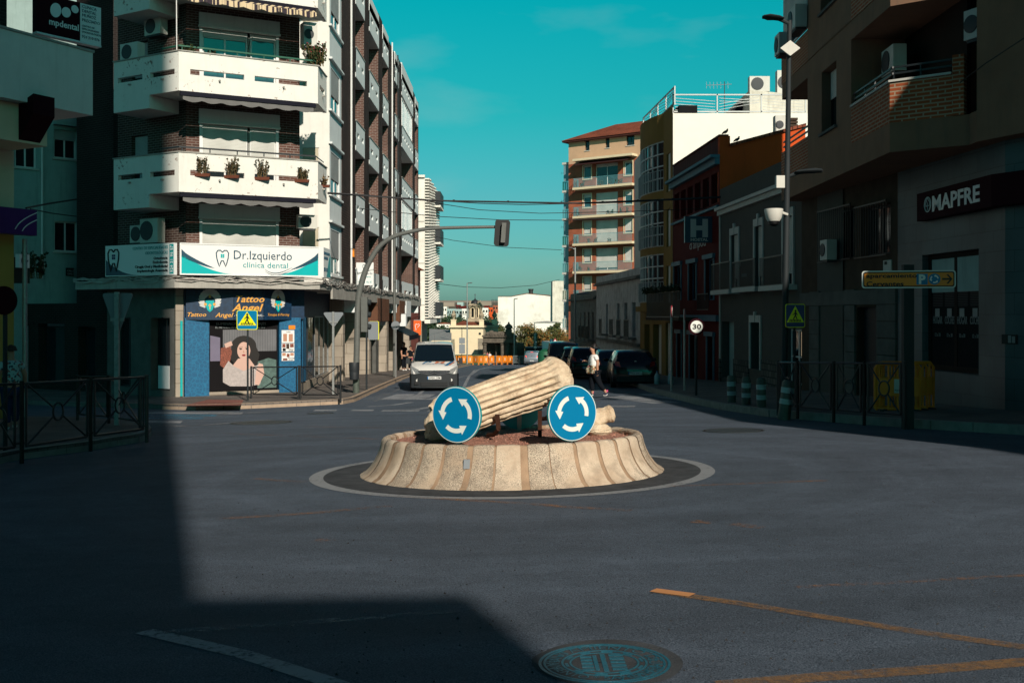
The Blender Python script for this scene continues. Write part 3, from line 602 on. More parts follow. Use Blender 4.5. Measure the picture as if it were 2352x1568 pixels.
pline([(585,1100),(640,1104),(700,1108)],.12,'paint_yellow_worn'); pline([(722,1242),(762,1244)],.16,'paint_yellow_worn')
pline([(1590,1198),(1640,1202)],.14,'paint_yellow_worn'); pline([(1680,1205),(1750,1213)],.14,'paint_yellow_worn')
pline([(1530,1118),(1700,1112),(1900,1104)],.10,'paint_yellow_worn'); pline([(900,1163),(700,1180),(500,1192)],.12,'paint_yellow_worn')
pline([(520,996),(680,1002),(900,1010)],.12,'paint_yellow_worn'); pline([(700,980),(960,984)],.12,'paint_yellow_worn')
def quad(a,b,c,d,m='paint_white',h=.0045): return drape('road_marking',[gp(*p)[:2] for p in (a,b,c,d)],h,m)
# zebra by the near left corner (stripes run across towards the blue shop)
for i,(y0,y1,x0,x1) in enumerate([(946,950,330,560),(951,955,330,500),(957,962,330,470),(966,971,335,420)]): quad((x0,y0),(x1,y0+1),(x1-6,y1+1),(x0-6,y1),'paint_blue' if i in(1,2) else 'paint_white')
pline([(330,975),(430,979),(470,977),(505,974),(560,967),(625,964)],.28,'paint_white_worn')
pline([(500,955),(560,950),(640,943),(760,937)],.25,'paint_white_worn'); pline([(400,946),(520,949),(600,946)],.3,'paint_white_worn')
# zebra in front of the van and give-way triangle marks
for x in (862,910,968,1030,1090): quad((x+50,905),(x+92,905),(x+62,918),(x+4,918))
quad((838,919),(880,902),(898,902),(862,920),'paint_white_worn')
for x0,x1,y in ((725,775,941),(810,860,941),(880,965,942),(985,1050,942),(1395,1460,932)): quad((x0,y),(x1,y),(x1-4,y+3),(x0-6,y+3))
pline([(845,934),(905,930),(945,924)],.22,'paint_white'); pline([(905,942),(960,940),(1010,931)],.25,'paint_white')
pline([(955,912),(985,885),(1080,862),(1100,848),(1125,842),(1160,840)],.14,'paint_white'); pline([(1058,905),(1070,880),(1090,850),(1130,843)],.14,'paint_white')
pline([(1190,860),(1200,852),(1230,842),(1260,838)],.14,'paint_white_worn')
# crosswalk the woman is using
quad((1385,912),(1440,908),(1560,925),(1500,927),'paint_white'); quad((1462,905),(1520,903),(1700,934),(1640,932),'paint_white'); quad((1560,905),(1610,905),(1800,942),(1745,940),'paint_white_worn')
pline([(1780,960),(1950,974),(2352,1003)],.12,'paint_white_worn'); pline([(860,922),(905,900),(962,868)],.12,'paint_white_worn')
# dark patch of speed cushion across the far road
def cover(name,label,px,py,r,m='manhole_iron',h=.006,group=None,detail=False):
    c=gp(px,py); t_=thing(name,label,'manhole cover',c)
    if group: t_['group']=group
    def dz(x,y): return g(x,y)
    def annu(r0,r1,hh,mm,nm,n=56,a0=0,a1=360,par=t_):
        mb=MB(); A=[R(a0+(a1-a0)*i/n) for i in range(n+1)]
        pt=lambda r_,a,h_: (c.x+r_*math.cos(a),c.y+r_*math.sin(a),dz(c.x+r_*math.cos(a),c.y+r_*math.sin(a))+h_)
        V=[pt(r0,a,hh) for a in A]+[pt(r1,a,hh) for a in A]+[pt(r1,a,.002) for a in A]+[pt(r0,a,.002) for a in A]
        k=n+1; mb.add(V,[(i,i+1,k+i+1,k+i) for i in range(n)]+[(k+i,k+i+1,2*k+i+1,2*k+i) for i in range(n)]+[(3*k+i,3*k+i+1,i+1,i) for i in range(n)]); return mb.build(nm,mm,par,recalc=False)
    annu(0.0,r*.97,h*.5,'iron_recess','cover_plate'); annu(r*.955,r,h,m,'frame')
    if not detail: annu(0,r*.9,h*.8,m,'lid'); return t_
    annu(r*.89,r*.925,h,m,'rib'); annu(r*.62,r*.655,h,m,'rib'); annu(r*.50,r*.53,h,m,'rib')
    Fg=Fr((c.x-1,c.y),(c.x+1,c.y))
    def flat(s,rad,m_,size,a_mid,name='lettering',up=False):
        cu=bpy.data.curves.new('t','FONT'); cu.body=s; cu.size=size; cu.align_x='CENTER'; ob=bpy.data.objects.new('t',cu); COL.objects.link(ob)
        me=bpy.data.meshes.new_from_object(ob.evaluated_get(bpy.context.evaluated_depsgraph_get())); bpy.data.objects.remove(ob)
        mb=MB(); vs=[]
        for q in me.vertices:
            if rad: 
                a=R(a_mid)-q.co.x/(rad) if not up else R(a_mid)+q.co.x/rad
                rr_=rad+q.co.y if not up else rad-q.co.y; x,y=c.x+rr_*math.cos(a),c.y+rr_*math.sin(a)
            else: x,y=c.x+q.co.x*math.cos(R(a_mid))-q.co.y*math.sin(R(a_mid)),c.y+q.co.x*math.sin(R(a_mid))+q.co.y*math.cos(R(a_mid))
            vs.append((x,y,dz(x,y)+h))
        mb.add(vs,[tuple(p.vertices) for p in me.polygons]); return mb.build(name,m_,t_,recalc=False)
    flat('AYUNTAMIENTO DE MERIDA',r*.70,m,.085,60); flat('SANEAMIENTO * SANEAMIENTO *',r*.84,m,.075,262,up=True)
    # centre emblem: raised bars and discs
    mb=MB()
    def blk(x0,x1,y0,y1):
        mb.hexa([(c.x+x,c.y+y,dz(c.x+x,c.y+y)+z) for z in (.002,h) for x,y in ((x0,y0),(x1,y0),(x1,y1),(x0,y1))])
    for i in range(7): blk(-.11+.0,.0,.0,.0001)
    blk(-.012,.012,-.14,.14); blk(-.05,-.03,-.12,.12)
    for i in range(5): blk(-.11,-.055,-.12+i*.05,-.09+i*.05); blk(.03,.10,-.12+i*.055,-.085+i*.055)
    mb.build('emblem',m,t_)
    for i in range(10): annu(r*.555,r*.60,h,m,'tooth',3,i*36,i*36+18)
    return t_
pts=[]
cc=gp(1400,1520); rs=random.Random(2)
for i in range(40):
    a=2*math.pi*i/40; q=.365*(1+.08*noise.noise(Vector((math.cos(a)*1.5,math.sin(a)*1.5,0)))); pts.append((cc.x+q*math.cos(a),cc.y+q*math.sin(a)))
drape('asphalt_collar',pts,.004,'collar')
cover('manhole_cover','large round cast iron manhole cover with lettering in the foreground road',1388,1524,.315,detail=True)
cover('manhole_cover','round iron manhole cover with cracked rim on the lit road near the right shadow',1684,989,.55,m='iron_dark')
cover('manhole_cover','worn round manhole cover on the left road before the zebra crossing',600,971,.7,m='iron_dark')
cover('manhole_cover','small dark drain cover on the road between the zebra crossing and the van',736,949,.35,m='iron_dark')
cover('manhole_cover','round cover in the right pavement below the parking direction sign',2200,976,.45,m='iron_dark')
# shadow casting neighbours and added shade blocks beyond the picture (behind and to the right of the viewpoint)
def block(name,label,x0,x1,y0,y1,top,m,line=None):
    t_=thing(name,label,'building',((x0+x1)/2,(y0+y1)/2,0)); mb=MB()
    if line: (xa,ya),(xb,yb)=line; mb.hexa([(xa,ya,-3),(x1,ya,-3),(x1,yb,-3),(xb,yb,-3),(xa,ya,top),(x1,ya,top),(x1,yb,top),(xb,yb,top)])
    else: mb.box(x0,x1,y0,y1,-3,top)
    mb.build('wall',m,t_)
    F=Fr((x0,y1),(x1,y1)); F=Fr((x1,y1),(x0,y1))   # face that looks at the street
    k=0
    for z in range(2,int(top)-2,3):
        for i in range(int(F.L/3.2)):
            s=1+i*3.2
            if k<60: mb=MB(); mb.fb(F,s,s+1.4,0.002,.05,z,z+1.6); mb.build('window','glass',t_)
            k+=1
    return t_
block('apartment_tower','tall brown apartment tower behind the viewpoint, outside the frame',-24,4.91,-28,-14,44,'brown_wall')
block('apartment_building','lower apartment building beside the tower behind the viewpoint, outside the frame',4.92,6.58,-26,-14.02,11.25,'tan_wall')
block('apartment_building','apartment building to the right of the viewpoint, outside the frame',14.9,26,-14,16,13,'tan_wall',line=((14.85,-11.5),(12.77,8.4)))
block('shadow_end_piece','taller end house of the row to the right, outside the frame',12.4,26,8.45,16,13.25,'tan_wall')  # added taller piece, out of view, shaped for the shadow across the brick balcony
block('shade_block','two-storey side building by the junction at the right, outside the frame',10.9,12.35,2,13.5,10.0,'tan_wall',line=((10.9,2),(10.6,13.5)))  # added out of view to keep the sun off the direction sign
SC.cycles.diffuse_bounces=1
# cracks, filled seams and repairs in the asphalt
rc=random.Random(4)
def crack(px,py,ang,L_,w_=.012,m_='tar'):
    p=gp(px,py); pts=[]; a=R(ang); x,y=p.x,p.y
    for i in range(int(L_/.12)): pts.append((x,y)); a+=rc.uniform(-.35,.35); x+=math.cos(a)*.12; y+=math.sin(a)*.12; a+=(R(ang)-a)*.25
    if len(pts)>2: line_strip('asphalt_crack',pts,w_,.0035,m_)
0 and drape('asphalt_patch',[gp(*p)[:2] for p in ((1560,945),(1700,940),(1760,950),(1600,958))],.003,'asphalt_patch'); 0 and drape('asphalt_patch',[gp(*p)[:2] for p in ((560,1010),(760,1004),(800,1014),(590,1022))],.003,'collar')
# grit scattered over the near road
mb=MB(); rs=random.Random(9)
for _ in range(420):
    p=gp(rs.uniform(500,2352),rs.uniform(1150,1568)**1.0); s=rs.uniform(.003,.008)*(1.6 if rs.random()<.08 else 1); c=Vector((p.x,p.y,p.z+s*.4)); mb.add([c+Vector((-s,0,-s*.5)),c+Vector((s,-s*.6,-s*.5)),c+Vector((.2*s,s,-s*.5)),c+Vector((0,0,s*.9))],[(0,1,3),(1,2,3),(2,0,3)])
mb.build('road_grit','tar',None,kind='stuff')
# ================================================================ corner apartment block (left)
ca=thing('corner_apartment_block','white and dark brick apartment block on the left corner with tiers of angled white balconies','building',(-9,39,-1.4))
A=Vector((-11.16,35)); B=Vector((-6.91,37.2)); C=Vector((-13.97,36.65)); B2=Vector((-6.91,38.95))
F1=Fr(A,B); F0=Fr(C,A); F2=Fr(B,B2)
K1=Vector((-11.44,36.66)); K2=Vector((-7.83,38.52)); K0=Vector((-14.6,38.7)); E0=Vector((-8.55,41.8)); E1=Vector((-7.3,41.8)); E2=Vector((-7.3,44.7))
FK=Fr(K1,K2); FL=Fr(K0,K1); FE=Fr(E0,E1); FS=Fr(E1,E2)
ROOF=17.5; ST=3.39
lv=[5.58+ST*k for k in range(4)]           # undersides of the balcony tiers
# chamfered core: brick piers, window bays
sA,sB=FK.S(458),FK.S(640)
wb=MB(); ops=[(sA,sB,lv[k]+.35,lv[k]+2.72) for k in range(4)]+[(sA,sB,2.75,4.95)]
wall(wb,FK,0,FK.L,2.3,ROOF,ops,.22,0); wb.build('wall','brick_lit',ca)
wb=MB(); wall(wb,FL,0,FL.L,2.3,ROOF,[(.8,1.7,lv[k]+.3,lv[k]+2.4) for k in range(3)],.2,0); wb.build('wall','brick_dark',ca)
wb=MB(); wb.add([(K2.x,K2.y,2.3),(E0.x,E0.y,2.3),(E0.x,E0.y,ROOF),(K2.x,K2.y,ROOF)],[(0,1,2,3)]); wb.build('wall','white_wall',ca)
for k in range(3): window(ca,FL,.8,1.7,lv[k]+.3,lv[k]+2.4,-.15,'brown_frame','glass',1,1,.6,'shutter_grey')
for k in range(-1,4):
    z0=lv[k]+.35 if k>=0 else 2.75; z1=lv[k]+2.72 if k>=0 else 4.95
    mb=MB()      # white lintel panel over the bay
    mb.fb(FK,sA-.02,sB+.02,0,.10,z1-.02,z1+.42)
    mb.fb(FK,sA-.04,sB+.04,0,.14,z1-.10,z1-.025)
    mb.build('lintel','white_wall',ca)
    mid=sA+(sB-sA)*.62; q=.10
    if k==-1:
        window(ca,FK,sA+.04,sB-.04,z0,z1-.1,-.06,'white_frame','glass',1,1,.97,'shutter_white')
    elif k==0:
        window(ca,FK,sA+q,mid-.05,z0,z1-.1,-.06,'white_frame','glass',2,1,.56,'shutter_white'); window(ca,FK,mid+.05,sB-q,z0,z1-.1,-.06,'white_frame','glass',1,1,.66,'shutter_white')
    else:
        window(ca,FK,sA+q,mid-.05,z0,z1-.1,-.06,'white_frame','glass_teal',2,1,.14,'shutter_white'); window(ca,FK,mid+.05,sB-q,z0,z1-.1,-.06,'white_frame','glass_teal',1,1,.10,'shutter_white')
    MB().fb(FK,sA+.001,sA+q-.001,-.1,.02,z0,z1-.1).build('window_frame','white_frame',ca); MB().fb(FK,sB-q+.001,sB-.001,-.1,.02,z0,z1-.1).build('window_frame','white_frame',ca)
    if k>=0:
        cm=MB(); rc=random.Random(k)
        for i in range(30):
            a=sA+.15+i*(sB-sA-.3)/30; cm.fb(FK,a,a+(sB-sA)/60,-.13,-.125+rc.uniform(0,.02),z0+.05,z1-.2)
        cm.build('curtain','curtain',ca)
# white bay beside the chamfer
ops=[(FE.S(693),FE.S(733),lv[k]+.75,lv[k]+2.55) for k in range(4)]+[(FE.S(693),FE.S(733),3.1,4.95)]
wb=MB(); wall(wb,FE,0,FE.L,2.3,ROOF,ops,.15,0); wb.build('wall','white_wall',ca)
o2=[(.35,2.4,lv[k]+.75,lv[k]+2.45) for k in range(4)]+[(.35,2.4,3.1,4.9)]
wb=MB(); wall(wb,FS,0,FS.L,2.3,ROOF,o2,.15,0); wb.build('wall','panel_grey',ca)
for i,o in enumerate(ops): window(ca,FE,*o,-.04,'white_frame','glass',1,1,.97,'shutter_cream')
for i,o in enumerate(o2):
    window(ca,FS,*o,-.04,'white_frame','glass',2,1,.62,'shutter_grey')
    mb=MB(); mb.fb(FS,-.1,FS.L,0,.10,o[2]-.12,o[2]-.04); mb.fb(FS,-.1,FS.L,.002,.13,o[3]+.25,o[3]+.33); mb.build('sill','panel_grey',ca)
# balconies
bal=[]
fp=lambda pts,z0,z1,mb: mb.rings([[Vector((p.x,p.y,z0)) for p in pts],[Vector((p.x,p.y,z1)) for p in pts]])
for k in range(4):
    z0=lv[k]; top=z0+1.32; bt=bmesh
    slab=MB(); fp([F0.pt(.05,-.05,0),F1.pt(.0,-.06,0),F1.pt(F1.L-.05,-.06,0),F2.pt(F2.L-.05,-.06,0),Vector((-7.85,38.9)),K2,K1,K0],z0+.02,z0+.30,slab); bb=slab.build('balcony','white_wall',ca)
    def par(F,a,b,ops,zz0=z0,nm='parapet'):
        mb=MB(); wall(mb,F,a,b,zz0,top,ops,.14,0,0,True)
        mb.add([F.pt(a,0,top),F.pt(b,0,top),F.pt(b,-.14,top),F.pt(a,-.14,top)],[(0,1,2,3)]); mb.add([F.pt(a,0,zz0),F.pt(b,0,zz0),F.pt(b,-.14,zz0),F.pt(a,-.14,zz0)],[(3,2,1,0)])
        mb.add([F.pt(b,0,zz0),F.pt(b,-.14,zz0),F.pt(b,-.14,top),F.pt(b,0,top)],[(0,1,2,3)])
        return mb.build(nm,'white_worn',bb,recalc=False)
    so=.58; sz0,sz1=top-.75,top-.57
    f1o=[(F1.S(437),F1.S(561),sz0,sz1),(F1.S(585),F1.S(705),sz0,sz1)]
    par(F1,0,F1.L,f1o)
    sm=F0.S(343)
    if k<3:
        par(F0,0,sm-.002,[(F0.S(271),F0.S(327),sz0,sz1)],z0-.45); par(F0,sm,F0.L-.005,[(F0.S(343)+.04,F0.S(401),sz0,sz1)])
        mb=MB(); mb.fb(F0,0,sm-.003,-1.3,-.142,z0-.45,z0+.0); mb.build('soffit_beam','white_wall',bb)
    else: par(F0,0,F0.L-.005,[])
    par(F2,.003,F2.L,[(.35,1.35,sz0,sz1)])
    mb=MB()      # thin coping
    for F,a,b in ((F0,-.02,F0.L),(F1,-.01,F1.L+.01),(F2,0.02,F2.L)): mb.fb(F,a,b,-.17,.035,top+.003,top+.04)
    mb.build('coping','concrete',bb)
    mb=MB()      # rain spouts
    for F,s_ in ((F1,F1.S(504)),(F1,F1.S(651)),(F0,F0.S(300)),(F0,F0.S(375)),(F2,.9)):
        mb.tube([F.pt(s_,-.02,top-.86),F.pt(s_,.10,top-.88)],.035,6)
    mb.build('spout','concrete',bb)
    if k in (0,1):
        mb=MB(); zr=top+.20
        pp=[F0.pt(F0.L-.9,-.07,zr),F1.pt(0.03,-.07,zr),F1.pt(F1.L-.05,-.07,zr)]+([F2.pt(1.5,-.07,zr)] if k==0 else [])
        for a,b in zip(pp,pp[1:]):
            mb.hexa([a+Vector((0,.03,-.03)),b+Vector((0,.03,-.03)),b+Vector((0,-.03,-.03)),a+Vector((0,-.03,-.03)),a+Vector((0,.03,.02)),b+Vector((0,.03,.02)),b+Vector((0,-.03,.02)),a+Vector((0,-.03,.02))])
        for s_ in [.1+i*.92 for i in range(6)]: mb.fb(F1,s_,s_+.035,-.09,-.06,top+.04,zr-.03)
        mb.build('railing','green_metal' if k==1 else 'dark_frame',bb)
    bal.append(bb)
    # folded awning under the tier
    aw=MB(); aw.fb(F1,.03 if k<3 else 0,F1.L-.1,-.02,-.30 if 0 else .10,z0-.17,z0-.02); cas=aw.build('awning_case','awning_dark',ca)
    va=MB(); n=44; pts0=[];pts1=[]
    ext=.0 if k!=2 else .35
    for i in range(n+1):
        s_=.12+(F1.L-.3)*i/n; sc=abs(math.sin(math.pi*i/n*7))*.07
        pts0.append(F1.pt(s_,.06+ext,z0-.16-ext*.35)); pts1.append(F1.pt(s_,.075+ext+.02*math.sin(i*1.3),z0-.30-ext*.35-sc))
    va.add(pts0+pts1,[(i,i+1,n+2+i,n+1+i) for i in range(n)])
    if ext: va.add([F1.pt(.12,.02,z0-.1),F1.pt(F1.L-.18,.02,z0-.1),pts0[-1],pts0[0]],[(0,1,2,3)])
    va.build('valance','awning_stripes' if k==2 else 'awning_grey',cas,recalc=False)
# ground floor: canopy slab and recessed shops
sl_=MB(); f=1.0
G1=F1.pt(-.15,.05,0); G2=F1.pt(F1.L+.05,.05,0); G0=F0.pt(-2.0,.05,0)
fp([Vector(G0[:2]+(0,)),Vector(G1[:2]+(0,)),Vector(G2[:2]+(0,)),Vector((-6.8,39,0)),Vector((-6.8,78,0)),Vector((-9.5,78,0)),Vector((-9.5,41,0)),Vector((-11,39,0)),Vector((-15.6,40,0))],2.36,2.62,sl_); sl_.build('canopy_slab','concrete',ca)
mb=MB(); mb.box(-6.82,-6.74,39.3,77.5,2.05,2.62); mb.build('fascia','concrete',ca)
for y in (45.8,53.5,61,69,75): MB().box(-7.4,-6.75,y,y+.28,1.55,2.36).build('bracket','panel_grey',ca)
# street wing: brick piers, loggias with white parapets
FX=-7.3
bays=[(44.7,48.5,0),(48.5,51.4,1),(51.4,53.1,0),(53.1,56.9,1),(56.9,58.6,0),(58.6,61.3,1),(61.3,64.6,0),(64.6,66.9,1),(66.9,68.7,0),(68.7,76.5,2),(76.5,78.2,0),(78.2,80.7,1),(80.7,81.2,0)]
for y0,y1,kd in bays:
    if kd==0:
        e_=ROOF+(.1 if int(y0)%2 else .35); MB().box(FX-1.5,FX+.0,y0,y1,2.62,e_).build('brick_pier','brick_lit',ca)
        for y_ in (y0,y1): pass
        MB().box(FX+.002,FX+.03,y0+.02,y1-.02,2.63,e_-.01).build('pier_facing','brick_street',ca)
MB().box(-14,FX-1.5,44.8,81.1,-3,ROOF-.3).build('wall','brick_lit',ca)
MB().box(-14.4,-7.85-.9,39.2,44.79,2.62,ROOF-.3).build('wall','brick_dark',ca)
lg=MB(); cp=MB()
for y0,y1,kd in bays:
    if kd==0: continue
    F=Fr((FX,y0),(FX,y1)); Ly=y1-y0
    for k in range(4):
        z0=2.63 if False else 5.72+ST*k; 
        lg.fb(F,0.004,Ly-.004,-1.49,.055,z0-.02,z0+.2)
        n=3 if kd==2 else 1; ops=[]
        for i in range(2*n): 
            a=Ly*(i+.28)/(2*n); ops.append((a,a+Ly*.44/(2*n),z0+.62,z0+.86))
        wall(lg,F,0.004,Ly-.004,z0,z0+1.34,ops,.12,0,.06,True)
        lg.add([F.pt(0,.06,z0+1.34),F.pt(Ly,.06,z0+1.34),F.pt(Ly,-.06,z0+1.34),F.pt(0,-.06,z0+1.34)],[(0,1,2,3)]); lg.add([F.pt(0,.06,z0),F.pt(Ly,.06,z0),F.pt(Ly,-.06,z0),F.pt(0,-.06,z0)],[(0,1,2,3)])
        MB().fb(F,0.01,Ly-.01,-.08,.09,z0+1.342,z0+1.39).build('coping','concrete',ca)
    lg.fb(F,0.004,Ly-.004,-1.49,.06,ROOF-.6,ROOF+(.2 if kd==1 else .5))
    z0=2.62; wall(lg,F,0.004,Ly-.004,z0,z0+1.0,[(Ly*.2,Ly*.45,z0+.2,z0+.45),(Ly*.6,Ly*.85,z0+.2,z0+.45)],.12,0,.06,True)
lg.build('loggia_parapet','panel_grey',ca,recalc=False)
for y0,y1,kd in bays:
    if kd==0: continue
    for k in range(5):
        z0=5.72+ST*(k-1)+.2
        F=Fr((FX-1.45,y0),(FX-1.45,y1)); L_=y1-y0; window(ca,F,L_*.2,L_*.8,z0,z0+2.2,0,'white_frame','glass',2,1,[.9,.3,.6,1,.5][(k+int(y0))%5],'shutter_white')
# closed-in glazed loggias of the wide bay
for k in (0,1,2,3):
    z0=5.72+ST*k+1.4
    if k in (0,2): F=Fr((FX,68.8),(FX,76.4)); window(ca,F,0.3,7.3,z0+.0,z0+1.85,.02,'white_frame','glass_light',8,1,0)
# downpipes with white lines on the piers
for y in (46.9,62.9,66.0): tag_=MB().tube([(FX+.09,y,2.7),(FX+.09,y,ROOF+.3)],.045,6).build('downpipe','white_frame' if y<50 or y==62.9 else 'pole_dark',ca)
# ground floor walls
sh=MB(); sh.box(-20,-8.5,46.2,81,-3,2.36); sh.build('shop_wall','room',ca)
pc=MB(); shops=[(45.4,45.95),(49.6,50.3),(53.8,54.5),(56.4,57.6),(61.2,62.2),(66.2,66.9),(70,70.8),(75,76)]
for i,(a,b) in enumerate(shops): MB().box(-8.3,-7.35,a,b,-3,2.36).build('pillar','slabs_beige' if i!=3 else 'concrete_dark',ca)
for i in range(len(shops)-1):
    a,b=shops[i][1],shops[i+1][0]; F=Fr((-7.95,a),(-7.95,b)); gz_=g(-7.9,a)+.2
    window(ca,F,.05,F.L-.05,gz_+.35,1.45,0,['white_frame','galvanised','dark_frame'][i%3],'glass',3 if F.L>2 else 2,1,0,fw=.09,name='shop_window')
    MB().fb(F,0,F.L,-.1,.04,-3,gz_+.35).build('plinth','slabs_beige',ca)
for y0,y1,z0 in ((52.3,57.2,1.1),(62.5,65.6,1.0)):
    mb=MB(); mb.box(-7.35,-6.72,y0,y1,z0,2.28); mb.build('shop_fascia','brown_slats',ca)
for y0,y1,z0,m_ in ((66.3,69.3,1.3,'panel_grey'),):
    MB().box(-7.35,-6.7,y0,y1,z0,2.3).build('shop_fascia',m_,ca)
# shop front under the chamfer
SF=Fr(F1.pt(-.35,-1.0,0)[:2],F1.pt(F1.L+.6,-1.0,0)[:2])
gz0=g(-10,36)+.15
ts=thing('tattoo_shop','corner tattoo shop with blue damask pillars, big portrait poster and blue awning sign','shop',SF.pt(2,0,gz0))
pa,pb,pc_,pd=SF.S(423),SF.S(479),SF.S(640),SF.S(689)
MB().fb(SF,pa,pb,-.5,.12,-2.2,1.35).build('pillar','damask',ts); MB().fb(SF,pc_,pd,-.5,.10,-2.2,1.35).build('pillar','damask',ts)
MB().fb(SF,pa,SF.S(700),-.5,-.05,1.3,2.35).build('lintel','tattoo_navy',ts)
MB().fb(SF,pb,pc_,-.4,.05,-2.2,gz0+.10).build('threshold','slabs_beige',ts)
# awning sign: slanting three-panel fascia
zt,zb=2.33,1.28
ed=[SF.S(425),SF.S(530),SF.S(598),SF.S(668)]
for i in range(3):
    mb=MB(); a,b=ed[i]+.01,ed[i+1]-.01
    n0=.12; n1=.55 if i==1 else .42
    na=.15 if i==0 else n1; nb=.15 if i==2 else n1
    if i==0: na,nb=.12,.5
    if i==1: na,nb=.5,.5
    if i==2: na,nb=.5,.12
    mb.hexa([SF.pt(a,-.04,zb),SF.pt(b,-.04,zb),SF.pt(b,nb,zb),SF.pt(a,na,zb),SF.pt(a,-.04,zt),SF.pt(b,-.04,zt),SF.pt(b,nb,zt),SF.pt(a,na,zt)])
    p_=mb.build('sign_panel','tattoo_navy',ts)
    Fp=Fr(SF.pt(a,na,0)[:2],SF.pt(b,nb,0)[:2]); cx=Fp.L/2
    if i==1:
        text('Tattoo',Fp,cx-.52,1.90,.22,.01,'gold',p_,w=1.0,shear=.3,thick=.03); text('Angel',Fp,cx-.58,1.58,.26,.01,'gold',p_,w=1.1,shear=.3,thick=.03); text('- TATTOO & PIERCING -',Fp,cx-.52,1.40,.07,.01,'sign_white',p_,w=1.04)
    else:
        s_=1 if i==0 else .78; cz=1.84
        # winged shield: shield, feathers, fleur above
        m1_=MB(); plate(m1_,Fp,cx,cz-.05,[(-.14*s_,.16),(.14*s_,.16),(.15*s_,0),(.08*s_,-.17),(0,-.24),(-.08*s_,-.17),(-.15*s_,0)],.01,.012); m1_.build('shield','sign_cyan',p_)
        m1_=MB()
        for sg in (-1,1):
            for j in range(9):
                an=R(20+j*15); L_=.22+.04*j; x0=sg*(.15+.018*j)*s_; z0_=-.12+.035*j
                dx,dz=sg*math.cos(an)*L_*s_,math.sin(an)*L_; px_,pz_=-dz*.13,dx*.13
                plate(m1_,Fp,cx+x0,cz+z0_,[(px_,pz_),(dx*.8+px_,dz*.8+pz_),(dx,dz),(dx*.8-px_,dz*.8-pz_),(-px_,-pz_)],.008+.0012*j,.001)
        m1_.build('wing','feather',p_)
        m1_=MB(); plate(m1_,Fp,cx,cz+.30,[(0,.16),(.04,.05),(.13,.08),(.11,-.02),(.03,-.03),(.04,-.1),(-.04,-.1),(-.03,-.03),(-.11,-.02),(-.13,.08),(-.04,.05)],.01,.006)
        for sg in (-1,1): plate(m1_,Fp,cx+sg*.15*s_,cz-.02,circ(.05,8),.022,.003)
        plate(m1_,Fp,cx,cz-.1,[(-.015,-.1),(.015,-.1),(.015,.1),(-.015,.1)],.023,.003); plate(m1_,Fp,cx,cz-.06,[(-.05,-.015),(.05,-.015),(.05,.015),(-.05,.015)],.023,.002)
        m1_.build('ornament','gold',p_)
        if i==0: text('Tattoo',Fp,cx-.78,1.40,.14,.01,'gold',p_,w=.62,shear=.3,thick=.02); text('Angel',Fp,cx+.18,1.38,.15,.01,'gold',p_,w=.62,shear=.3,thick=.02)
        else: text('Tatuajes & Piercing',Fp,cx-.45,1.42,.09,.01,'gold',p_,w=.9,shear=.3)
# poster: woman in front of striped curtain (flat print)
pw0,pw1=pb+.02,pc_-.02; pz0,pz1=gz0+.13,1.28; n0=-.06; W_=pw1-pw0; H_=pz1-pz0
pk=MB().fb(SF,pw0,pw1,n0-.1,n0,pz0,pz1).build('poster','poster_dark',ts)
def flat_(pts,m_,nm,lay,par=pk):
    mb=MB(); plate(mb,SF,pw0,pz0,[(x*W_,z*H_) for x,z in pts],n0+.001*lay,.001); return mb.build(nm,m_,par)
flat_([(.20,.55),(.98,.55),(.98,.86),(.20,.86)],'curtain_stripes','backdrop',1); flat_([(.02,.42),(.16,.42),(.16,.75),(.02,.78)],'lilac','backdrop',1.5)
flat_([(.70,.02),(.98,.02),(.98,.42),(.86,.45),(.70,.40)],'sofa','sofa',2)
el=lambda cx,cz,rx,rz,n=20: [(cx+rx*math.cos(2*math.pi*i/n),cz+rz*math.sin(2*math.pi*i/n)) for i in range(n)]
flat_(el(.50,.62,.185,.155)+[],'hair_black','hair',3); flat_([(.32,.60),(.68,.62),(.73,.50),(.70,.36),(.60,.33),(.40,.34),(.30,.45)],'hair_black','hair',3.2)
flat_([(.17,.60),(.30,.64),(.33,.55),(.30,.40),(.24,.30),(.16,.36)],'tattoo_ink','arm',4); flat_([(.22,.66),(.32,.70),(.34,.64),(.24,.60)],'skin_pale','hand',4.2)
flat_([(.42,.45),(.58,.45),(.66,.34),(.60,.24),(.38,.24),(.33,.34)],'skin_pale','neck',4.5)
flat_([(.20,.30),(.28,.42),(.36,.34),(.50,.27),(.64,.33),(.72,.36),(.78,.25),(.74,.08),(.60,.05),(.30,.06),(.20,.12)],'blouse','blouse',5)
flat_([(.66,.08),(.72,.06),(.80,.22),(.78,.36),(.72,.38),(.68,.26)],'skin_pale','arm',5.5)
flat_(el(.50,.56,.095,.125),'skin_pale','face',5.2)
for x in (.455,.545): flat_(el(x,.585,.020,.010,10),'hair_black','eye',5.6); flat_([(x-.028,.607),(x+.028,.612),(x+.03,.606),(x-.028,.600)],'hair_black','eyebrow',5.6)
flat_([(.495,.57),(.512,.53),(.488,.53)],'skin','nose',5.6); flat_(el(.50,.495,.028,.014,12),'lips','mouth',5.7)
flat_([(.35,.66),(.50,.76),(.66,.66),(.60,.655),(.50,.70),(.40,.655)],'hair_black','fringe',5.8)
text('ELIMINACION DE TATUAJES',SF,SF.S(497),1.10,.09,n0+.004,'barrier_grey',pk,w=W_*.72); text('EL METODO MAS EFICAZ DEL MERCADO',SF,SF.S(495),.98,.06,n0+.004,'barrier_grey',pk,w=W_*.72)
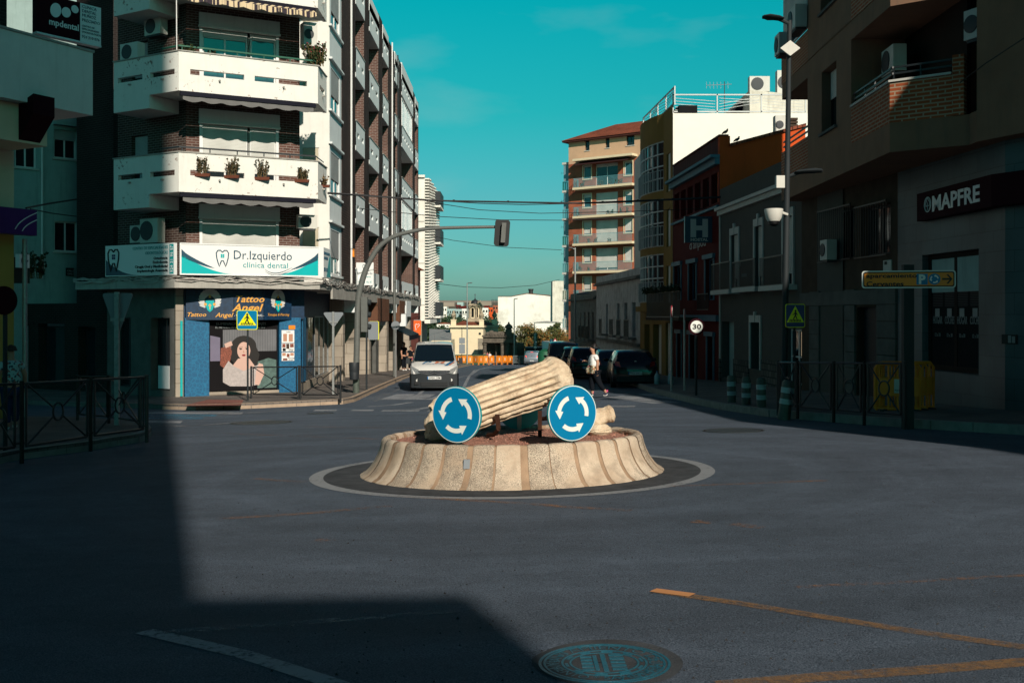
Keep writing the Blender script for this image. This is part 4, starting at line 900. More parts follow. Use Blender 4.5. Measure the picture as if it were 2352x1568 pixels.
# price cards on the right pillar
def card(F,a,b,c,d,n,lines,par,hm=[]):
    k_=MB().fb(F,a,b,n,n+.01,c,d).build('price_card','sign_white',par)
    for (x0,x1,z0,z1,m_) in hm: MB().fb(F,a+(b-a)*x0,a+(b-a)*x1,n+.011,n+.014,c+(d-c)*z0,c+(d-c)*z1).build('photo',m_,k_)
    for s_,x,z,h in lines: text(s_,F,a+(b-a)*x,c+(d-c)*z,h,n+.011,'sign_black',k_)
ca0,ca1=SF.S(645),SF.S(674); zz=lambda y:SF.Z(660,y)
card(SF,ca0,ca1,zz(787),zz(758),.105,[('-16,50%',.3,.82,.04)],ts,[(.12,.42,.12,.72,'skin'),(.56,.88,.1,.7,'skin')])
card(SF,ca0,ca1,zz(807),zz(788),.105,[('Tattoo',.5,.2,.05),('-16,50%',.5,.03,.04)],ts,[(.05,.3,.5,.95,'tattoo_ink'),(.36,.6,.35,.95,'hair_brown'),(.66,.95,.5,.95,'tattoo_ink'),(.08,.32,.05,.42,'seat_dark')])
card(SF,ca0,ca1,zz(828),zz(809),.105,[('Piercing',.5,.25,.05),('-16,50%',.5,.05,.04)],ts,[(.05,.32,.6,.95,'skin'),(.4,.62,.45,.85,'tattoo_ink'),(.68,.95,.6,.95,'skin'),(.1,.45,.05,.3,'tattoo_ink')])
MB().fb(SF,SF.S(661),SF.S(676),.105,.115,zz(756),zz(747)).build('notice','sign_ochre',ts)
# stone pillar and dark doorway left of the shop
MB().fb(SF,SF.S(403),SF.S(421),-.5,.02,-2.2,2.36).build('pillar','slabs_beige',ca)
mb=MB(); mb.tube([SF.pt(SF.S(416),.06,gz0),SF.pt(SF.S(416),.06,1.25)],.045,8); mb.build('downpipe','sign_cyan',ca)
SG=Fr(F0.pt(-1.6,-1.0,0)[:2],SF.pt(SF.S(403),-.2,0)[:2])
mb=MB(); wall(mb,SG,0,SG.L-.01,-2.4,2.36,[(SG.S(346),SG.L-.25,gz0+.15,1.35),(.4,SG.S(300),gz0+.2,1.35)],.35); mb.build('wall','concrete_dark',ca)
window(ca,SG,SG.S(346),SG.L-.25,gz0+.15,1.35,-.3,'dark_frame','glass',2,1,0,name='shop_window'); window(ca,SG,.4,SG.S(300),gz0+.2,1.35,-.3,'dark_frame','glass',2,1,0,name='shop_window')
MB().fb(SG,SG.S(352),SG.S(377),-.28,-.2,gz0+.2,gz0+1.0).build('counter','panel_grey',ca)
# side shop window between tattoo shop and first street pillar
SR=Fr(SF.pt(SF.S(692),-.1,0)[:2],(-7.95,45.3)); window(ca,SR,.05,SR.L*.45,gz0+.1,1.4,0,'dark_frame','glass',2,1,0,name='shop_window'); window(ca,SR,SR.L*.47,SR.L-.05,gz0+.3,1.4,0,'galvanised','glass',3,1,0,name='shop_window')
MB().fb(SR,0,SR.L,-.2,.03,1.4,2.36).build('lintel','tattoo_navy',ca); MB().fb(SR,0.02,SR.L,-.2,.025,-2.3,gz0+.3).build('plinth','slabs_beige',ca)
MB().fb(SR,.1,.9,.03,.06,-1.0,1.38).build('pillar','damask',ts)
# ---- dental clinic signboards
ds=thing('dental_clinic_sign','long white and turquoise dental clinic signboard wrapping the corner above the tattoo shop','shop sign',F1.pt(2,.1,2.8))
def board(F,a,b,z0,z1,n=.06,th=.14):
    k_=MB().fb(F,a,b,n,n+th,z0,z1).build('sign_box','sign_white',ds); return k_,n+th
def curve_poly(F,k_,n,pts,m_,nm='swoosh'): mb=MB(); mb.prism([F.pt(a,n,z) for a,z in pts],Vector((F.n.x,F.n.y,0))*.003); mb.build(nm,m_,k_)
def tooth(F,k_,n,cx,cz,s,m1='sign_navy',m2='sign_cyan'):
    # heart-shaped tooth outline as a closed ribbon, with a four-pane window inside
    prof_=[(0,.32),(.10,.42),(.24,.42),(.33,.28),(.31,.02),(.24,-.25),(.16,-.46),(.11,-.30),(.05,-.14),(-.05,-.14),(-.11,-.30),(-.16,-.46),(-.24,-.25),(-.31,.02),(-.33,.28),(-.24,.42),(-.10,.42)]
    mb=MB(); pts=[F.pt(cx+x*s,n,cz+z*s) for x,z in prof_]; mb.tube(pts+[pts[0]],[s*.028+.004]*(len(pts)+1),5); mb.build('tooth_logo',m1,k_)
    mb=MB()
    for dx in (-.095,.01):
        for dz in (.02,.13): mb.fb(F,cx+dx*s,cx+(dx+.09)*s,n+.001,n+.006,cz+dz*s,cz+(dz+.095)*s)
    mb.build('window_logo',m2,k_)
z0,z1=2.79,3.86
k_,n_=board(F1,0.0,F1.L,z0,z1); L_=F1.L
fr_=MB()
for F,a,b in ((F1,0,L_),): 
    fr_.fb(F,a,b,n_,n_+.02,z0,z0+.04); fr_.fb(F,a,b,n_,n_+.02,z1-.04,z1); fr_.fb(F,a,a+.04,n_,n_+.021,z0,z1); fr_.fb(F,b-.04,b,n_,n_+.021,z0,z1)
fr_.build('frame','sign_white',k_)
q1=[(.05,z0+.05),(1.75,z0+.05)]+[(1.75-1.7*t_,z0+.05+.62*t_**1.7) for t_ in [i/10 for i in range(1,11)]]
q2=[(.05,z0+.60),(.05,z0+.86)]+[(.05+1.1*t_,z0+.86-.62*t_**.75) for t_ in [i/8 for i in range(1,9)]]+[(1.15-1.1*t_,z0+.24+.36*t_**1.4) for t_ in [i/8 for i in range(1,8)]]
curve_poly(F1,k_,n_+.001,q1,'sign_cyan'); curve_poly(F1,k_,n_+.001,q2,'sign_navy')
mir=lambda P_:[(L_-a,z) for a,z in P_]
curve_poly(F1,k_,n_+.001,mir([(a*.9+.005,z) for a,z in q1]),'sign_cyan'); curve_poly(F1,k_,n_+.001,mir([(a*.9+.005,z) for a,z in q2]),'sign_navy')
tooth(F1,k_,n_+.005,F1.S(508),3.38,.62)
text('Dr.Izquierdo',F1,F1.S(532),3.36,.30,n_+.002,'sign_navy',k_,w=F1.S(665)-F1.S(532)); text('clínica dental',F1,F1.S(554),3.08,.19,n_+.002,'sign_teal',k_,w=F1.S(657)-F1.S(554))
for o_ in (0,.07):
    mb=MB(); mb.tube([F1.pt(F1.S(605)+(F1.S(668)-F1.S(605))*i/12+o_*.2,n_+.004,3.03-o_-.16*math.sin(math.pi*(i/12)**.8)+.08*i/12) for i in range(13)],[.004+.014*math.sin(math.pi*i/12) for i in range(13)],5); mb.build('smile','sign_navy',k_)
k2,n2=board(F0,F0.S(253),F0.L-.02,z0,z1); L0=F0.L; a0=F0.S(253)
MB().fb(F0,F0.S(400),F0.S(409.5),n2,n2+.003,z0+.04,z1-.04).build('strip','sign_teal',k2)
text('924 31 96 87',F0,F0.S(408),z0+.08,.13,n2+.004,'sign_white',k2,w=.9,vert=True)
for s_,y,h,x0 in (('CENTRO DE ESPECIALIDADES',568,.10,316),('ODONTOLÓGICAS',580,.10,345)): text(s_,F0,F0.S(x0),F0.Z(380,y+4),h,n2+.003,'sign_teal',k2,w=F0.S(396)-F0.S(x0))
for s_,y,x0 in (('Ortodoncia',593,364),('Endodoncia',602,362),('Cirugía Oral y Maxilofacial',611.5,321),('Implantología Avanzada',621,326)): text(s_,F0,F0.S(x0),F0.Z(380,y+3),.085,n2+.003,'sign_black',k2,w=F0.S(396)-F0.S(x0),thick=.04)
tooth(F0,k2,n2+.005,F0.S(272),3.36,.85,'sign_black','sign_darkblue')
curve_poly(F0,k2,n2+.001,[(a0+.03,z0+.03),(F0.S(330),z0+.03)]+[(F0.S(330)+(a0+.03-F0.S(330))*t_,z0+.03+.55*t_**2.2) for t_ in [i/8 for i in range(1,9)]],'sign_navy')
k3,n3=board(F2,.02,1.45,z0,z1)
curve_poly(F2,k3,n3+.001,[(.6,z0+.03),(1.43,z0+.03),(1.43,z1-.2)]+[(1.43-.8*t_**.6,z1-.2-.84*t_) for t_ in [i/8 for i in range(1,8)]],'sign_teal')
text('CENTRO DE ESPECIALIDADES',F2,.06,z1-.25,.10,n3+.003,'sign_navy',k3,w=1.2); text('ODONTOLÓGICAS',F2,.06,z1-.42,.10,n3+.003,'sign_navy',k3,w=.8); text('924 31 96 87',F2,.06,z0+.22,.14,n3+.003,'sign_navy',k3,w=.75)
# projecting clinic sign on the street wing
SGN=Fr((-7.25,49.0),(-6.1,49.0)); sg=thing('projecting_clinic_sign','square white dental clinic sign sticking out from the street wing behind the curved pole','shop sign',SGN.pt(.5,0,2.7))
s0_,s1_=SGN.S(818),SGN.S(858); zb_,zt_=SGN.Z(838,655),SGN.Z(838,603)
k4=MB().fb(SGN,s0_,s1_,-.1,0,zb_,zt_).build('sign_box','sign_white',sg); MB().fb(SGN,-.1,s0_,-.08,-.03,zb_+.3,zb_+.36).build('bracket','white_frame',sg); MB().fb(SGN,-.1,s0_,-.08,-.03,zt_-.3,zt_-.24).build('bracket','white_frame',sg)
text('Dr.Izquierdo',SGN,s0_+.06,zb_+.5,.12,.001,'sign_navy',k4,w=s1_-s0_-.12); text('clínica dental',SGN,s0_+.2,zb_+.36,.08,.001,'sign_teal',k4,w=(s1_-s0_)*.6); text('924 31 96 87',SGN,s0_+.10,zb_+.10,.10,.001,'sign_teal',k4,w=(s1_-s0_)*.8); tooth(SGN,k4,.005,(s0_+s1_)/2,zt_-.22,.3)
# cables strung along the canopy edge
cb=MB(); rc=random.Random(11)
path=[F0.pt(-2,.12,2.66),F0.pt(F0.L,.14,2.68),F1.pt(F1.L*.5,.14,2.68),F1.pt(F1.L+.1,.14,2.68)]+[Vector((-6.70,y,2.62)) for y in range(40,78,3)]
for j in range(9):
    pts=[]
    for a,b in zip(path,path[1:]):
        m_=max(2,int((b-a).length/.5))
        for i in range(m_): p=a.lerp(b,i/m_); pts.append(p+Vector((rc.uniform(-.03,.03),rc.uniform(-.03,.03),rc.uniform(-.07,.09)+.02*j-.08)))
    cb.tube(pts,.016,4)
tag(cb.build('cable_bundle','cable_light'),'bundle of pale telephone cables running along the edge of the concrete canopy','cable')
# air conditioners
def ac(F,s,z,n,label,w_=.85,h_=.62,d_=.32,m_='ac_white',side=1,group='air conditioning units on the facades',nm='air_conditioner',fan=.5):
    t_=thing(nm,label,'air conditioner',F.pt(s,n,z)); t_['group']=group
    MB().fb(F,s,s+w_,n,n+d_,z,z+h_).build('housing',m_,t_)
    c_=F.pt(s+w_*.38,n+d_,z+h_*.5); nv=Vector((F.n.x,F.n.y,0))
    MB().lathe(c_,[(min(h_*.42,w_*.36),0),(min(h_*.42,w_*.36),.02),(min(h_*.38,w_*.32),.022),(.03,.022)],18,0,nv).build('fan_grille','ac_dark',t_,smooth=True)
    MB().fb(F,s+.05,s+w_-.05,n,n+d_*.9,z-.06,z-.003).build('bracket','ac_dark',t_); return t_
ac(FL,FL.S(318),4.05,.05,'dim white outdoor air unit on the brick wall just above the left clinic panel'); ac(FL,FL.S(352),4.0,.25,'white outdoor air unit above the clinic sign at the edge of the shade',.95,.85)
ac(F0,F0.S(266),10.35,-.5,'air unit standing at the left end of the upper balcony',.9,.6); ac(FL,FL.S(357),11.35,.15,'air unit with a white front hung high behind the upper balcony')
ac(FK,FK.S(684),11.2,.3,'air unit hung on the right brick pier above the upper balcony',.5,.85,.5); ac(FK,FK.S(676),4.6,.25,'small air unit tucked under the lower balcony above the clinic sign',.7,.5,.3)
# flag poles, foil cat figures become simple pole & plants
def plant(name,label,c,h,w_,n,ml,flower=None,pot=None,group=None,seed=0,cat='plant',stem=True):
    t_=thing(name,label,cat,c,group); r_=random.Random(seed); mb=MB(); st_=MB(); fl=MB(); c=Vector(c)
    for i in range(n):
        b=c+Vector((r_.uniform(-w_,w_)*.6,r_.uniform(-.06,.06),0)); tp=b+Vector((r_.uniform(-w_,w_)*.5,r_.uniform(-.12,.12),h*r_.uniform(.5,1)))
        st_.tube([b,(b+tp)/2+Vector((r_.uniform(-.04,.04),0,0)),tp],.008,4)
        for j in range(14):
            q=b.lerp(tp,r_.uniform(.15,1)); d=Vector((r_.uniform(-1,1),r_.uniform(-1,1),r_.uniform(-.2,1))).normalized()*r_.uniform(.04,.10)*(1 if h<.7 else 1.4); s2_=d.cross(Vector((r_.random(),r_.random(),r_.random()))).normalized()*d.length*.4
            mb.add([q,q+d*.5+s2_,q+d,q+d*.5-s2_],[(0,1,2,3)])
        if flower and r_.random()<.5: fl.lathe(tp,[(.0,0),(.03,.02),(.0,.05)],6)
    mb.build('foliage',ml,t_,recalc=False); st_.build('stem','leaf_dry',t_)
    if fl.v: fl.build('flower',flower,t_)
    if pot:
        MB().hexa([(c.x-w_,c.y-.05,c.z-.08),(c.x+w_,c.y-.05,c.z-.08),(c.x+w_,c.y+.05,c.z-.08),(c.x-w_,c.y+.05,c.z-.08),(c.x-w_-.02,c.y-.06,c.z+.02),(c.x+w_+.02,c.y-.06,c.z+.02),(c.x+w_+.02,c.y+.06,c.z+.02),(c.x-w_-.02,c.y+.06,c.z+.02)]).build('pot',pot,t_)
    return t_
for i,(x,hh,lb) in enumerate(((464,.55,'leftmost window box of dry lavender in the slot of the lower white balcony'),(531,.6,'second window box with tall dry stalks in the slot of the lower white balcony'),(601,.55,'third window box, trailing, on the lower white balcony'),(692,.38,'low rightmost window box on the front of the lower white balcony'))):
    plant('planter_box',lb,F1.pt(F1.S(x),.08,lv[0]+.62),hh*1.15,.24,24,'leaf_grey',None,'terracotta','planter boxes on the lower balcony',i+3)
plant('planter_box','dry plant in the side slot of the lower white balcony',F2.pt(1.0,.08,lv[0]+.6),.35,.15,8,'leaf_dry',None,'terracotta','planter boxes on the lower balcony',9)
plant('potted_shrub','bushy green shrub with red flowers at the right end of the upper balcony',F1.pt(F1.L-.05,-.1,lv[1]+1.34),.85,.5,60,'leaf_mid','flower_red',None,None,21)
plant('potted_shrub','small green creeper at the left end of the green railing of the upper balcony',F1.pt(.2,-.2,lv[1]+1.3),.30,.5,26,'leaf_mid',None,None,None,22)
plant('potted_shrub','dark round succulent behind the green railing',F1.pt(F1.S(484),-.25,lv[1]+1.3),.22,.22,16,'leaf_dark',None,None,None,23)
tag(MB().tube([F1.pt(-.05,-.1,lv[1]+1.3),F1.pt(-.07,-.1,lv[2]+1.5)],.018,6).build('flag_pole','white_frame'),'thin white pole rising from the left corner of the upper balcony','pole')
# wooden box sign etc on the street side
tag(MB().box(-7.22,-7.1,47.0,47.3,4.05,4.4).build('alarm_box','sign_ochre'),'small orange alarm box on the dark brick pier','alarm box')
# ================================================================ far left street side
# white building with brise-soleil
WX=-6.75
wbld=thing('brise_soleil_building','narrow white building with stacked sunshade blocks at the end of the left row','building',(-7.3,84,-2.5))
zt=CH+(720-408)/2400*85
MB().box(FX-9,WX-.35,85,98,.9,zt).build('wall','white_far',wbld); MB().box(FX-9,WX-1.2,85.3,98,-5,.89).build('ground_floor','concrete',wbld)
MB().box(FX-9,WX-.33,84.8,85.1,zt,zt+.2).build('cornice','white_far',wbld)
for zz in (2.2,5.6,9.0): MB().box(FX-9,WX-.34,84.93,84.999,zz,zz+.12).build('string_course','white_far',wbld)
br=MB(); zz0=.9
for i in range(58):
    z=zz0+.25+i*.235
    if z>zt-.1: break
    for y in range(0,20,2):
        pass
    for yy in range(9): br.box(WX-.36,WX+.02,85.15+yy*1.42,85.15+yy*1.42+.95,z+(.117 if yy%2 else 0),z+.09+(.117 if yy%2 else 0))
br.build('sunshade','white_far',wbld)
for k in range(4):
    z=zz0+.2+k*3.25+.2
    MB().box(WX-.34,WX+.45,92,96.2,z-.18,z).build('balcony_slab','white_far',wbld); MB().box(WX+.37,WX+.45,92,96.2,z,z+1.2).build('balcony_rail','dark_frame',wbld); MB().box(WX-.34,WX+.369,91.95,92.03,z,z+1.2).build('balcony_rail','dark_frame',wbld)
MB().box(WX-.36,WX+.1,84.95,98,zz0-.2,zz0+.12).build('floor_slab','white_far',wbld)
# low brown building with orange shop sign between
lb_=thing('brown_terrace_building','low brown building with a tiled eave between the brick block and the white one','building',(-8,82,-2.3)); 
MB().box(-18,FX+.0,81.3,83.2,-3,4.9).build('wall','roof_brown',lb_); MB().hexa([(-18,81.25,4.9),(FX+.45,81.25,4.9),(FX+.45,83.25,4.9),(-18,83.25,4.9),(-18,81.25,5.6),(FX-.8,81.25,5.5),(FX-.8,83.25,5.5),(-18,83.25,5.6)]).build('roof','tiles_red',lb_)
MB().box(-18,FX-.02,83.25,84.9,-4,.9).build('shop_base','cream_wall',lb_)
F=Fr((FX+.05,77.5),(FX+1.2,77.5))
def psign(name,label,F,x0,x1,yt,yb,m_,letters=None,n=0,th=.12,cat='shop sign',bracket=True):
    s0,s1=F.S(x0,n),F.S(x1,n); zb,zt=F.Z(x0,yb,n),F.Z(x0,yt,n); t_=thing(name,label,cat,F.pt(s0,n,zb))
    k_=MB().fb(F,s0,s1,n-th,n,zb,zt).build('sign_box',m_,t_); MB().fb(F,s0+.02,s1-.02,n-th*.7,n-th*.3,zt,zt+.05).build('bracket','galvanised',t_)
    return t_,k_,s0,s1,zb,zt
t_,k_,s0,s1,zb,zt=psign('shop_sign','orange projecting shop sign with a white loop mark near the end of the left row',F,950,967,736,769,'sign_orange')
mb=MB(); cx,cz=(s0+s1)/2,(zb+zt)/2+.1; mb.tube([F.pt(cx-.10+x,.01,cz+z) for x,z in ((0,-.28),(-.06,.1),(.0,.2),(.1,.12),(.2,.2),(.26,.08),(.12,-.08))],.025,5); mb.build('emblem','sign_white',k_)
F=Fr((FX+.05,63.3),(FX+1.2,63.3)); psign('shop_sign','grey box sign hanging below the canopy beside the dark awning',F,906,932,722,749,'panel_grey',th=.8)
F=Fr((FX+.05,57.5),(FX+1.2,57.5)); psign('shop_sign','small pale notice board by the round sign on the left pavement',F,868,885,724,747,'panel_grey')
# dark shop awning, people below
aw=thing('shop_awning','dark fabric shop awning over the left pavement near the waiting people','awning',(-6.9,66,0.5))
MB().hexa([(-7.95,64.2,.85),(-7.95,70.6,.85),(-7.95,70.6,.9),(-7.95,64.2,.9),(-6.3,64.2,.1),(-6.3,70.6,.1),(-6.3,70.6,.16),(-6.3,64.2,.16)]).build('canopy','bumper',aw); MB().box(-6.32,-6.3,64.2,70.6,-.15,.12).build('valance','awning_dark',aw)
# ================================================================ left side-street buildings
tb=thing('teal_rear_building','pale green-grey house with shuttered windows down the side street, in shade','building',(-18,41,-1))
FT=Fr(P(25,800,42)[:2],P(182,800,44)[:2])
mb=MB(); ops=[FT.Rc(35,84,303,383),FT.Rc(124,176,296,362),FT.Rc(125,178,507,577)]
wall(mb,FT,-3,FT.L,-3,FT.Z(100,-40),ops,.25); mb.build('wall','teal_wall',tb)
for o in ops: window(tb,FT,*o,-.1,'white_frame','glass',2,1,.35 if o is ops[1] else 0,'shutter_grey',sill='light_stone')
mb=MB(); mb.fb(FT,FT.S(121),FT.S(178),0,.25,FT.Z(150,290),FT.Z(150,282)); mb.build('hood','teal_wall',tb); MB().tube([FT.pt(FT.S(95),.08,FT.Z(95,640)),FT.pt(FT.S(95),.08,FT.Z(95,280))],.04,6).build('downpipe','white_frame',tb)
dk=thing('dark_brick_block','nearly black brick block in deep shade between the pale rear house and the white balconies','building',(-16,39,-1))
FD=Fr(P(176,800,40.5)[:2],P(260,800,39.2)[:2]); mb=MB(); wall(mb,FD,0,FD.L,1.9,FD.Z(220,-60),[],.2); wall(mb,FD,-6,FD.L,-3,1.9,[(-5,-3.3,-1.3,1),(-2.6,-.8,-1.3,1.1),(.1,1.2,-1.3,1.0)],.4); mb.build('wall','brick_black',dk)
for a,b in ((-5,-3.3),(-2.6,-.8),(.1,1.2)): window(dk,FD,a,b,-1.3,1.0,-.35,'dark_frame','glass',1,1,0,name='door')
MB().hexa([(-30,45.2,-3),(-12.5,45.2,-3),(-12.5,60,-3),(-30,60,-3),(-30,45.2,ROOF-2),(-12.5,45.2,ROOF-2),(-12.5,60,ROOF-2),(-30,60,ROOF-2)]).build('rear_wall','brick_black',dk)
# small street name tile and plants
# ---- near building at far left with the cream parapet
nb_=thing('cream_balcony_building','cream building at the far left edge with a broad plain balcony parapet in shade','building',(-11.5,24,-1))
FN=Fr(P(-420,200,19.5)[:2],P(213,200,25.2)[:2]); FN=Fr((-11.27-.0,23.0),(-10.11,25.2))
LN=FN.L; zt,zb=7.78,6.27
MB().fb(FN,-9,LN,-.18,0,zb,zt).build('parapet','white_wall',nb_); MB().fb(FN,-9,LN+.03,-.21,.03,zt+.003,zt+.06).build('coping','concrete',nb_)
MB().fb(FN,-9,LN,-2.4,-.19,zb,zb+.25).build('balcony_slab','white_wall',nb_); MB().fb(FN,LN-.18,LN,-2.4,-.19,zb+.25,zt).build('parapet','white_wall',nb_)
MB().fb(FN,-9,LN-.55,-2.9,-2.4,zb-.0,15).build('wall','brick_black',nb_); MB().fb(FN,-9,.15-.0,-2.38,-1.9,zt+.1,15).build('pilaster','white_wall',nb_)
s0,s1=FN.S(63),FN.S(112)
MB().hexa([FN.pt(s0,-.3,5.45),FN.pt(s1,-.3,5.45),FN.pt(s1,.20,6.0),FN.pt(s0,.20,6.0),FN.pt(s0,-.3,6.26),FN.pt(s1,-.3,6.26),FN.pt(s1,.20,6.45),FN.pt(s0,.20,6.45)]).build('beam_end','sign_maroon',nb_)
MB().fb(FN,-9,s1+.2,-2.3,-.31,5.4,6.26).build('beam','cream_wall',nb_)
MB().fb(FN,-9,FN.S(32,-1.6),-2.4,-1.6,3.55,5.4).build('wall','cream_wall',nb_); MB().fb(FN,-9,FN.S(32,-1.62),-2.4,-1.62,-2,3.55).build('wall','yellow_wall',nb_)
MB().tube([FN.pt(FN.S(57,-1.5),-1.5,-1),FN.pt(FN.S(57,-1.5),-1.5,3.3)],.06,8).build('downpipe','galvanised',nb_)
# mpdental sign on that building
FM=Fr(P(118,50,26.5)[:2],P(232,50,27.6)[:2]); zb,zt=FM.Z(118,80),FM.Z(118,-10)
dm=thing('projecting_dental_sign','dark red and white dental sign with pale ovals at the top left','shop sign',FM.pt(0,0,zb))
k1_=MB().fb(FM,-.4,FM.S(184),-.18,0,zb,zt).build('sign_box','sign_maroon',dm); k2_=MB().fb(FM,FM.S(184)+.003,FM.S(232),-.18,0,zb,zt).build('sign_box','sign_white',dm)
MB().fb(FM,-.4,FM.S(232),-.19,.02,zb-.05,zb-.003).build('frame','panel_grey',dm)
for x,y,rx,rz,an in ((128,24,13,17,-15),(152,29,11,12,-30),(172,22,9,9,-45)):
    cx,cz=FM.S(x),FM.Z(x,y); s_=1/FM.pt(cx,0,0).y*2400; ca_,sa_=math.cos(R(an)),math.sin(R(an))
    pts=[(rx/s_*math.cos(q)*ca_-rz/s_*math.sin(q)*sa_,rx/s_*math.cos(q)*sa_+rz/s_*math.sin(q)*ca_) for q in [2*math.pi*i/20 for i in range(20)]]; mb=MB(); plate(mb,FM,cx,cz,pts,.001,.004); mb.build('oval_mark','sign_white',k1_)
text('mpdental',FM,FM.S(112),FM.Z(130,60),.16,.002,'sign_white',k1_,w=FM.S(180)-FM.S(112),thick=.03)
for s_,y,h in (('CLÍNICA',18,.075),('DENTAL',28,.075),('MUÑOZ',38,.075),('PRECIADO',49,.075)): text(s_,FM,FM.S(188),FM.Z(188,y),h,.002,'sign_navy',k2_)
for s_,y in (('CENTRO DE',61),('ESPECIALIDADES',68),('ODONTOLÓGICAS',75)): text(s_,FM,FM.S(188),FM.Z(188,y),.045,.002,'sign_navy',k2_)
text('924 310 076',FM,FM.S(188),FM.Z(188,87),.07,.002,'sign_navy',k2_,w=FM.S(228)-FM.S(188))
# purple shop sign, brewery-style box sign
FPp=Fr(P(-60,500,23.5)[:2],P(85,500,25)[:2]); zb,zt=FPp.Z(0,535),FPp.Z(0,474)
pu=thing('purple_shop_sign','purple shop sign with two white arcs at the left edge','shop sign',FPp.pt(0,0,zb)); kp=MB().fb(FPp,0,FPp.L,-.25,0,zb,zt).build('sign_box','purple_sign',pu)
for r_,x in ((.62,.0),(.42,0)):
    MB().tube([FPp.pt(FPp.S(84)-x-(r_)*(1-math.sin(q)) if 0 else FPp.S(84)-r_+r_*math.sin(q)*1.0,.01,zb+.02+(r_*.95)*math.sin(q)**.5*.9) for q in [R(2+88*i/12) for i in range(13)]],.012,5).build('arc','sign_white',kp)
FSM=Fr(P(40,600,27)[:2],P(68,600,27.5)[:2]); sm_=thing('bar_sign','small white and dark box sign with a round brewery mark by the dark plant','shop sign',FSM.pt(0,0,FSM.Z(40,616)))
zb,zt=FSM.Z(44,614),FSM.Z(44,583); kk=MB().fb(FSM,FSM.S(45),FSM.S(68),-.12,0,zb,zt).build('sign_box','sign_white',sm_); cx,cz=FSM.S(56),(zb+zt)/2
mb=MB(); plate(mb,FSM,cx,cz,circ(.13,20),.001,.003); mb.build('disc','sign_navy',kk); mb=MB(); plate(mb,FSM,cx,cz,circ(.10,20),.005,.002); mb.build('disc','sign_white',kk); text('San Miguel',FSM,cx-.14,cz-.02,.06,.008,'sign_black',kk,w=.28,shear=.3)
FBG=Fr(P(20,600,28)[:2],P(90,600,28.3)[:2]); MB().fb(FBG,FBG.S(24),FBG.S(68),-.3,-.13,FBG.Z(30,650),FBG.Z(30,590)).build('sign_housing','sign_black',sm_)
plant('hanging_plant','dark leafy plant spilling out next to the box sign on the left',P(82,640,29),.75,.35,26,'leaf_dark',None,None,None,31)
FQ=Fr(FT.pt(0,.01,0)[:2],FT.pt(10,.01,0)[:2])
sn=thing('street_name_tile','small tiled street name plate on the pale rear house','street sign',FQ.pt(FQ.S(155),0,FQ.Z(155,635))); k5=MB().fb(FQ,FQ.S(151),FQ.S(169),0,.03,FQ.Z(155,634),FQ.Z(155,615)).build('tile','sign_black',sn); text('CALLE',FQ,FQ.S(153.5),FQ.Z(155,624),.08,.031,'light_stone',k5,w=.28); text('CAMILO',FQ,FQ.S(153.5),FQ.Z(155,631),.08,.031,'light_stone',k5,w=.28)
# ================================================================ right-hand row
def q(y): return (8.69-.061*(y-34),y)
def rail(mb,F,s0,s1,z0,z1,n,step=.11,m=0,r=.012,both=True):
    mb.fb(F,s0,s1,n-.02,n+.02,z1-.04,z1,m); mb.fb(F,s0,s1,n-.015,n+.015,z0,z0+.03,m)
    k=int((s1-s0)/step)
    for i in range(k+1): x=s0+(s1-s0)*i/max(1,k); mb.fb(F,x-r*.7,x+r*.7,n-r*.7,n+r*.7,z0+.03,z1-.04,m)
# ---- grey two-storey house
gh=thing('grey_house','dark grey two-storey house with white stone window surrounds and small iron balconies','building',(8.6,35,-1))
FG=Fr(q(41.4),q(28.5)); gz=lambda x: FG.Z(x,720)
z_c=FG.Z(1655,495.6)
win=[(1680,1697,541,664),(1735,1752,521,660),(1801,1822,500,657)]
ops=[FG.Rc(*w_) for w_ in win]; lowo=[FG.Rc(1658,1686,738,866),FG.Rc(1725,1747,740,846),FG.Rc(1810,1846,755,880)]
mb=MB(); wall(mb,FG,0,FG.L,-3,z_c,ops+lowo,.3); mb.build('wall','grey_house',gh)
MB().fb(FG,0,FG.L,-.3,0,z_c+.32,z_c+1.05).build('parapet','grey_house',gh)
mb=MB(); mb.fb(FG,-.05,FG.L,-.3,.22,z_c+.18,z_c+.30); mb.fb(FG,0,FG.L,-.3,.12,z_c+.002,z_c+.178); mb.build('cornice','light_stone',gh)
MB().fb(FG,0,FG.L,-9,-.31,-3,z_c+.6).build('back_wall','grey_house',gh)
for i,o in enumerate(ops):
    a,b,c,d=o; mb=MB(); W_=.13
    mb.fb(FG,a-W_,a,.0,.05,c,d+.0); mb.fb(FG,b,b+W_,.0,.05,c,d+.0); mb.fb(FG,a-W_,b+W_,0,.05,d+.002,d+.26); mid=(a+b)/2
    mb.hexa([FG.pt(mid-.05,.0,d+.0),FG.pt(mid+.05,.0,d+.0),FG.pt(mid+.05,.075,d+.0),FG.pt(mid-.05,.075,d+.0),FG.pt(mid-.09,.0,d+.42),FG.pt(mid+.09,.0,d+.42),FG.pt(mid+.09,.075,d+.42),FG.pt(mid-.09,.075,d+.42)])
    mb.build('window_surround','light_stone',gh)
    window(gh,FG,a,b,c,d,-.12,'white_frame','glass',1,1,.82,'shutter_white')
for x0,x1,yt,yb,x2,x3 in ((1656,1694,607,668,1660,1692),(1707,1755,602,662,1708,1756),(1771,1824,593,658,1774,1826)):
    a,b=FG.S(x0),FG.S(x1); zt,zb=FG.Z(x0,yt),FG.Z(x0,yb)
    bs=MB().fb(FG,a-.05,b+.3,.002,.42,zb-.16,zb).build('balcony_slab','light_stone',gh); mb=MB(); rail(mb,FG,a,b+.25,zb,zt,.38); mb.build('railing','black_metal',bs)
a,b,c,d=lowo[0]; MB().fb(FG,a,b,-.5,-.3,c,d).build('door','teal_wall',gh)
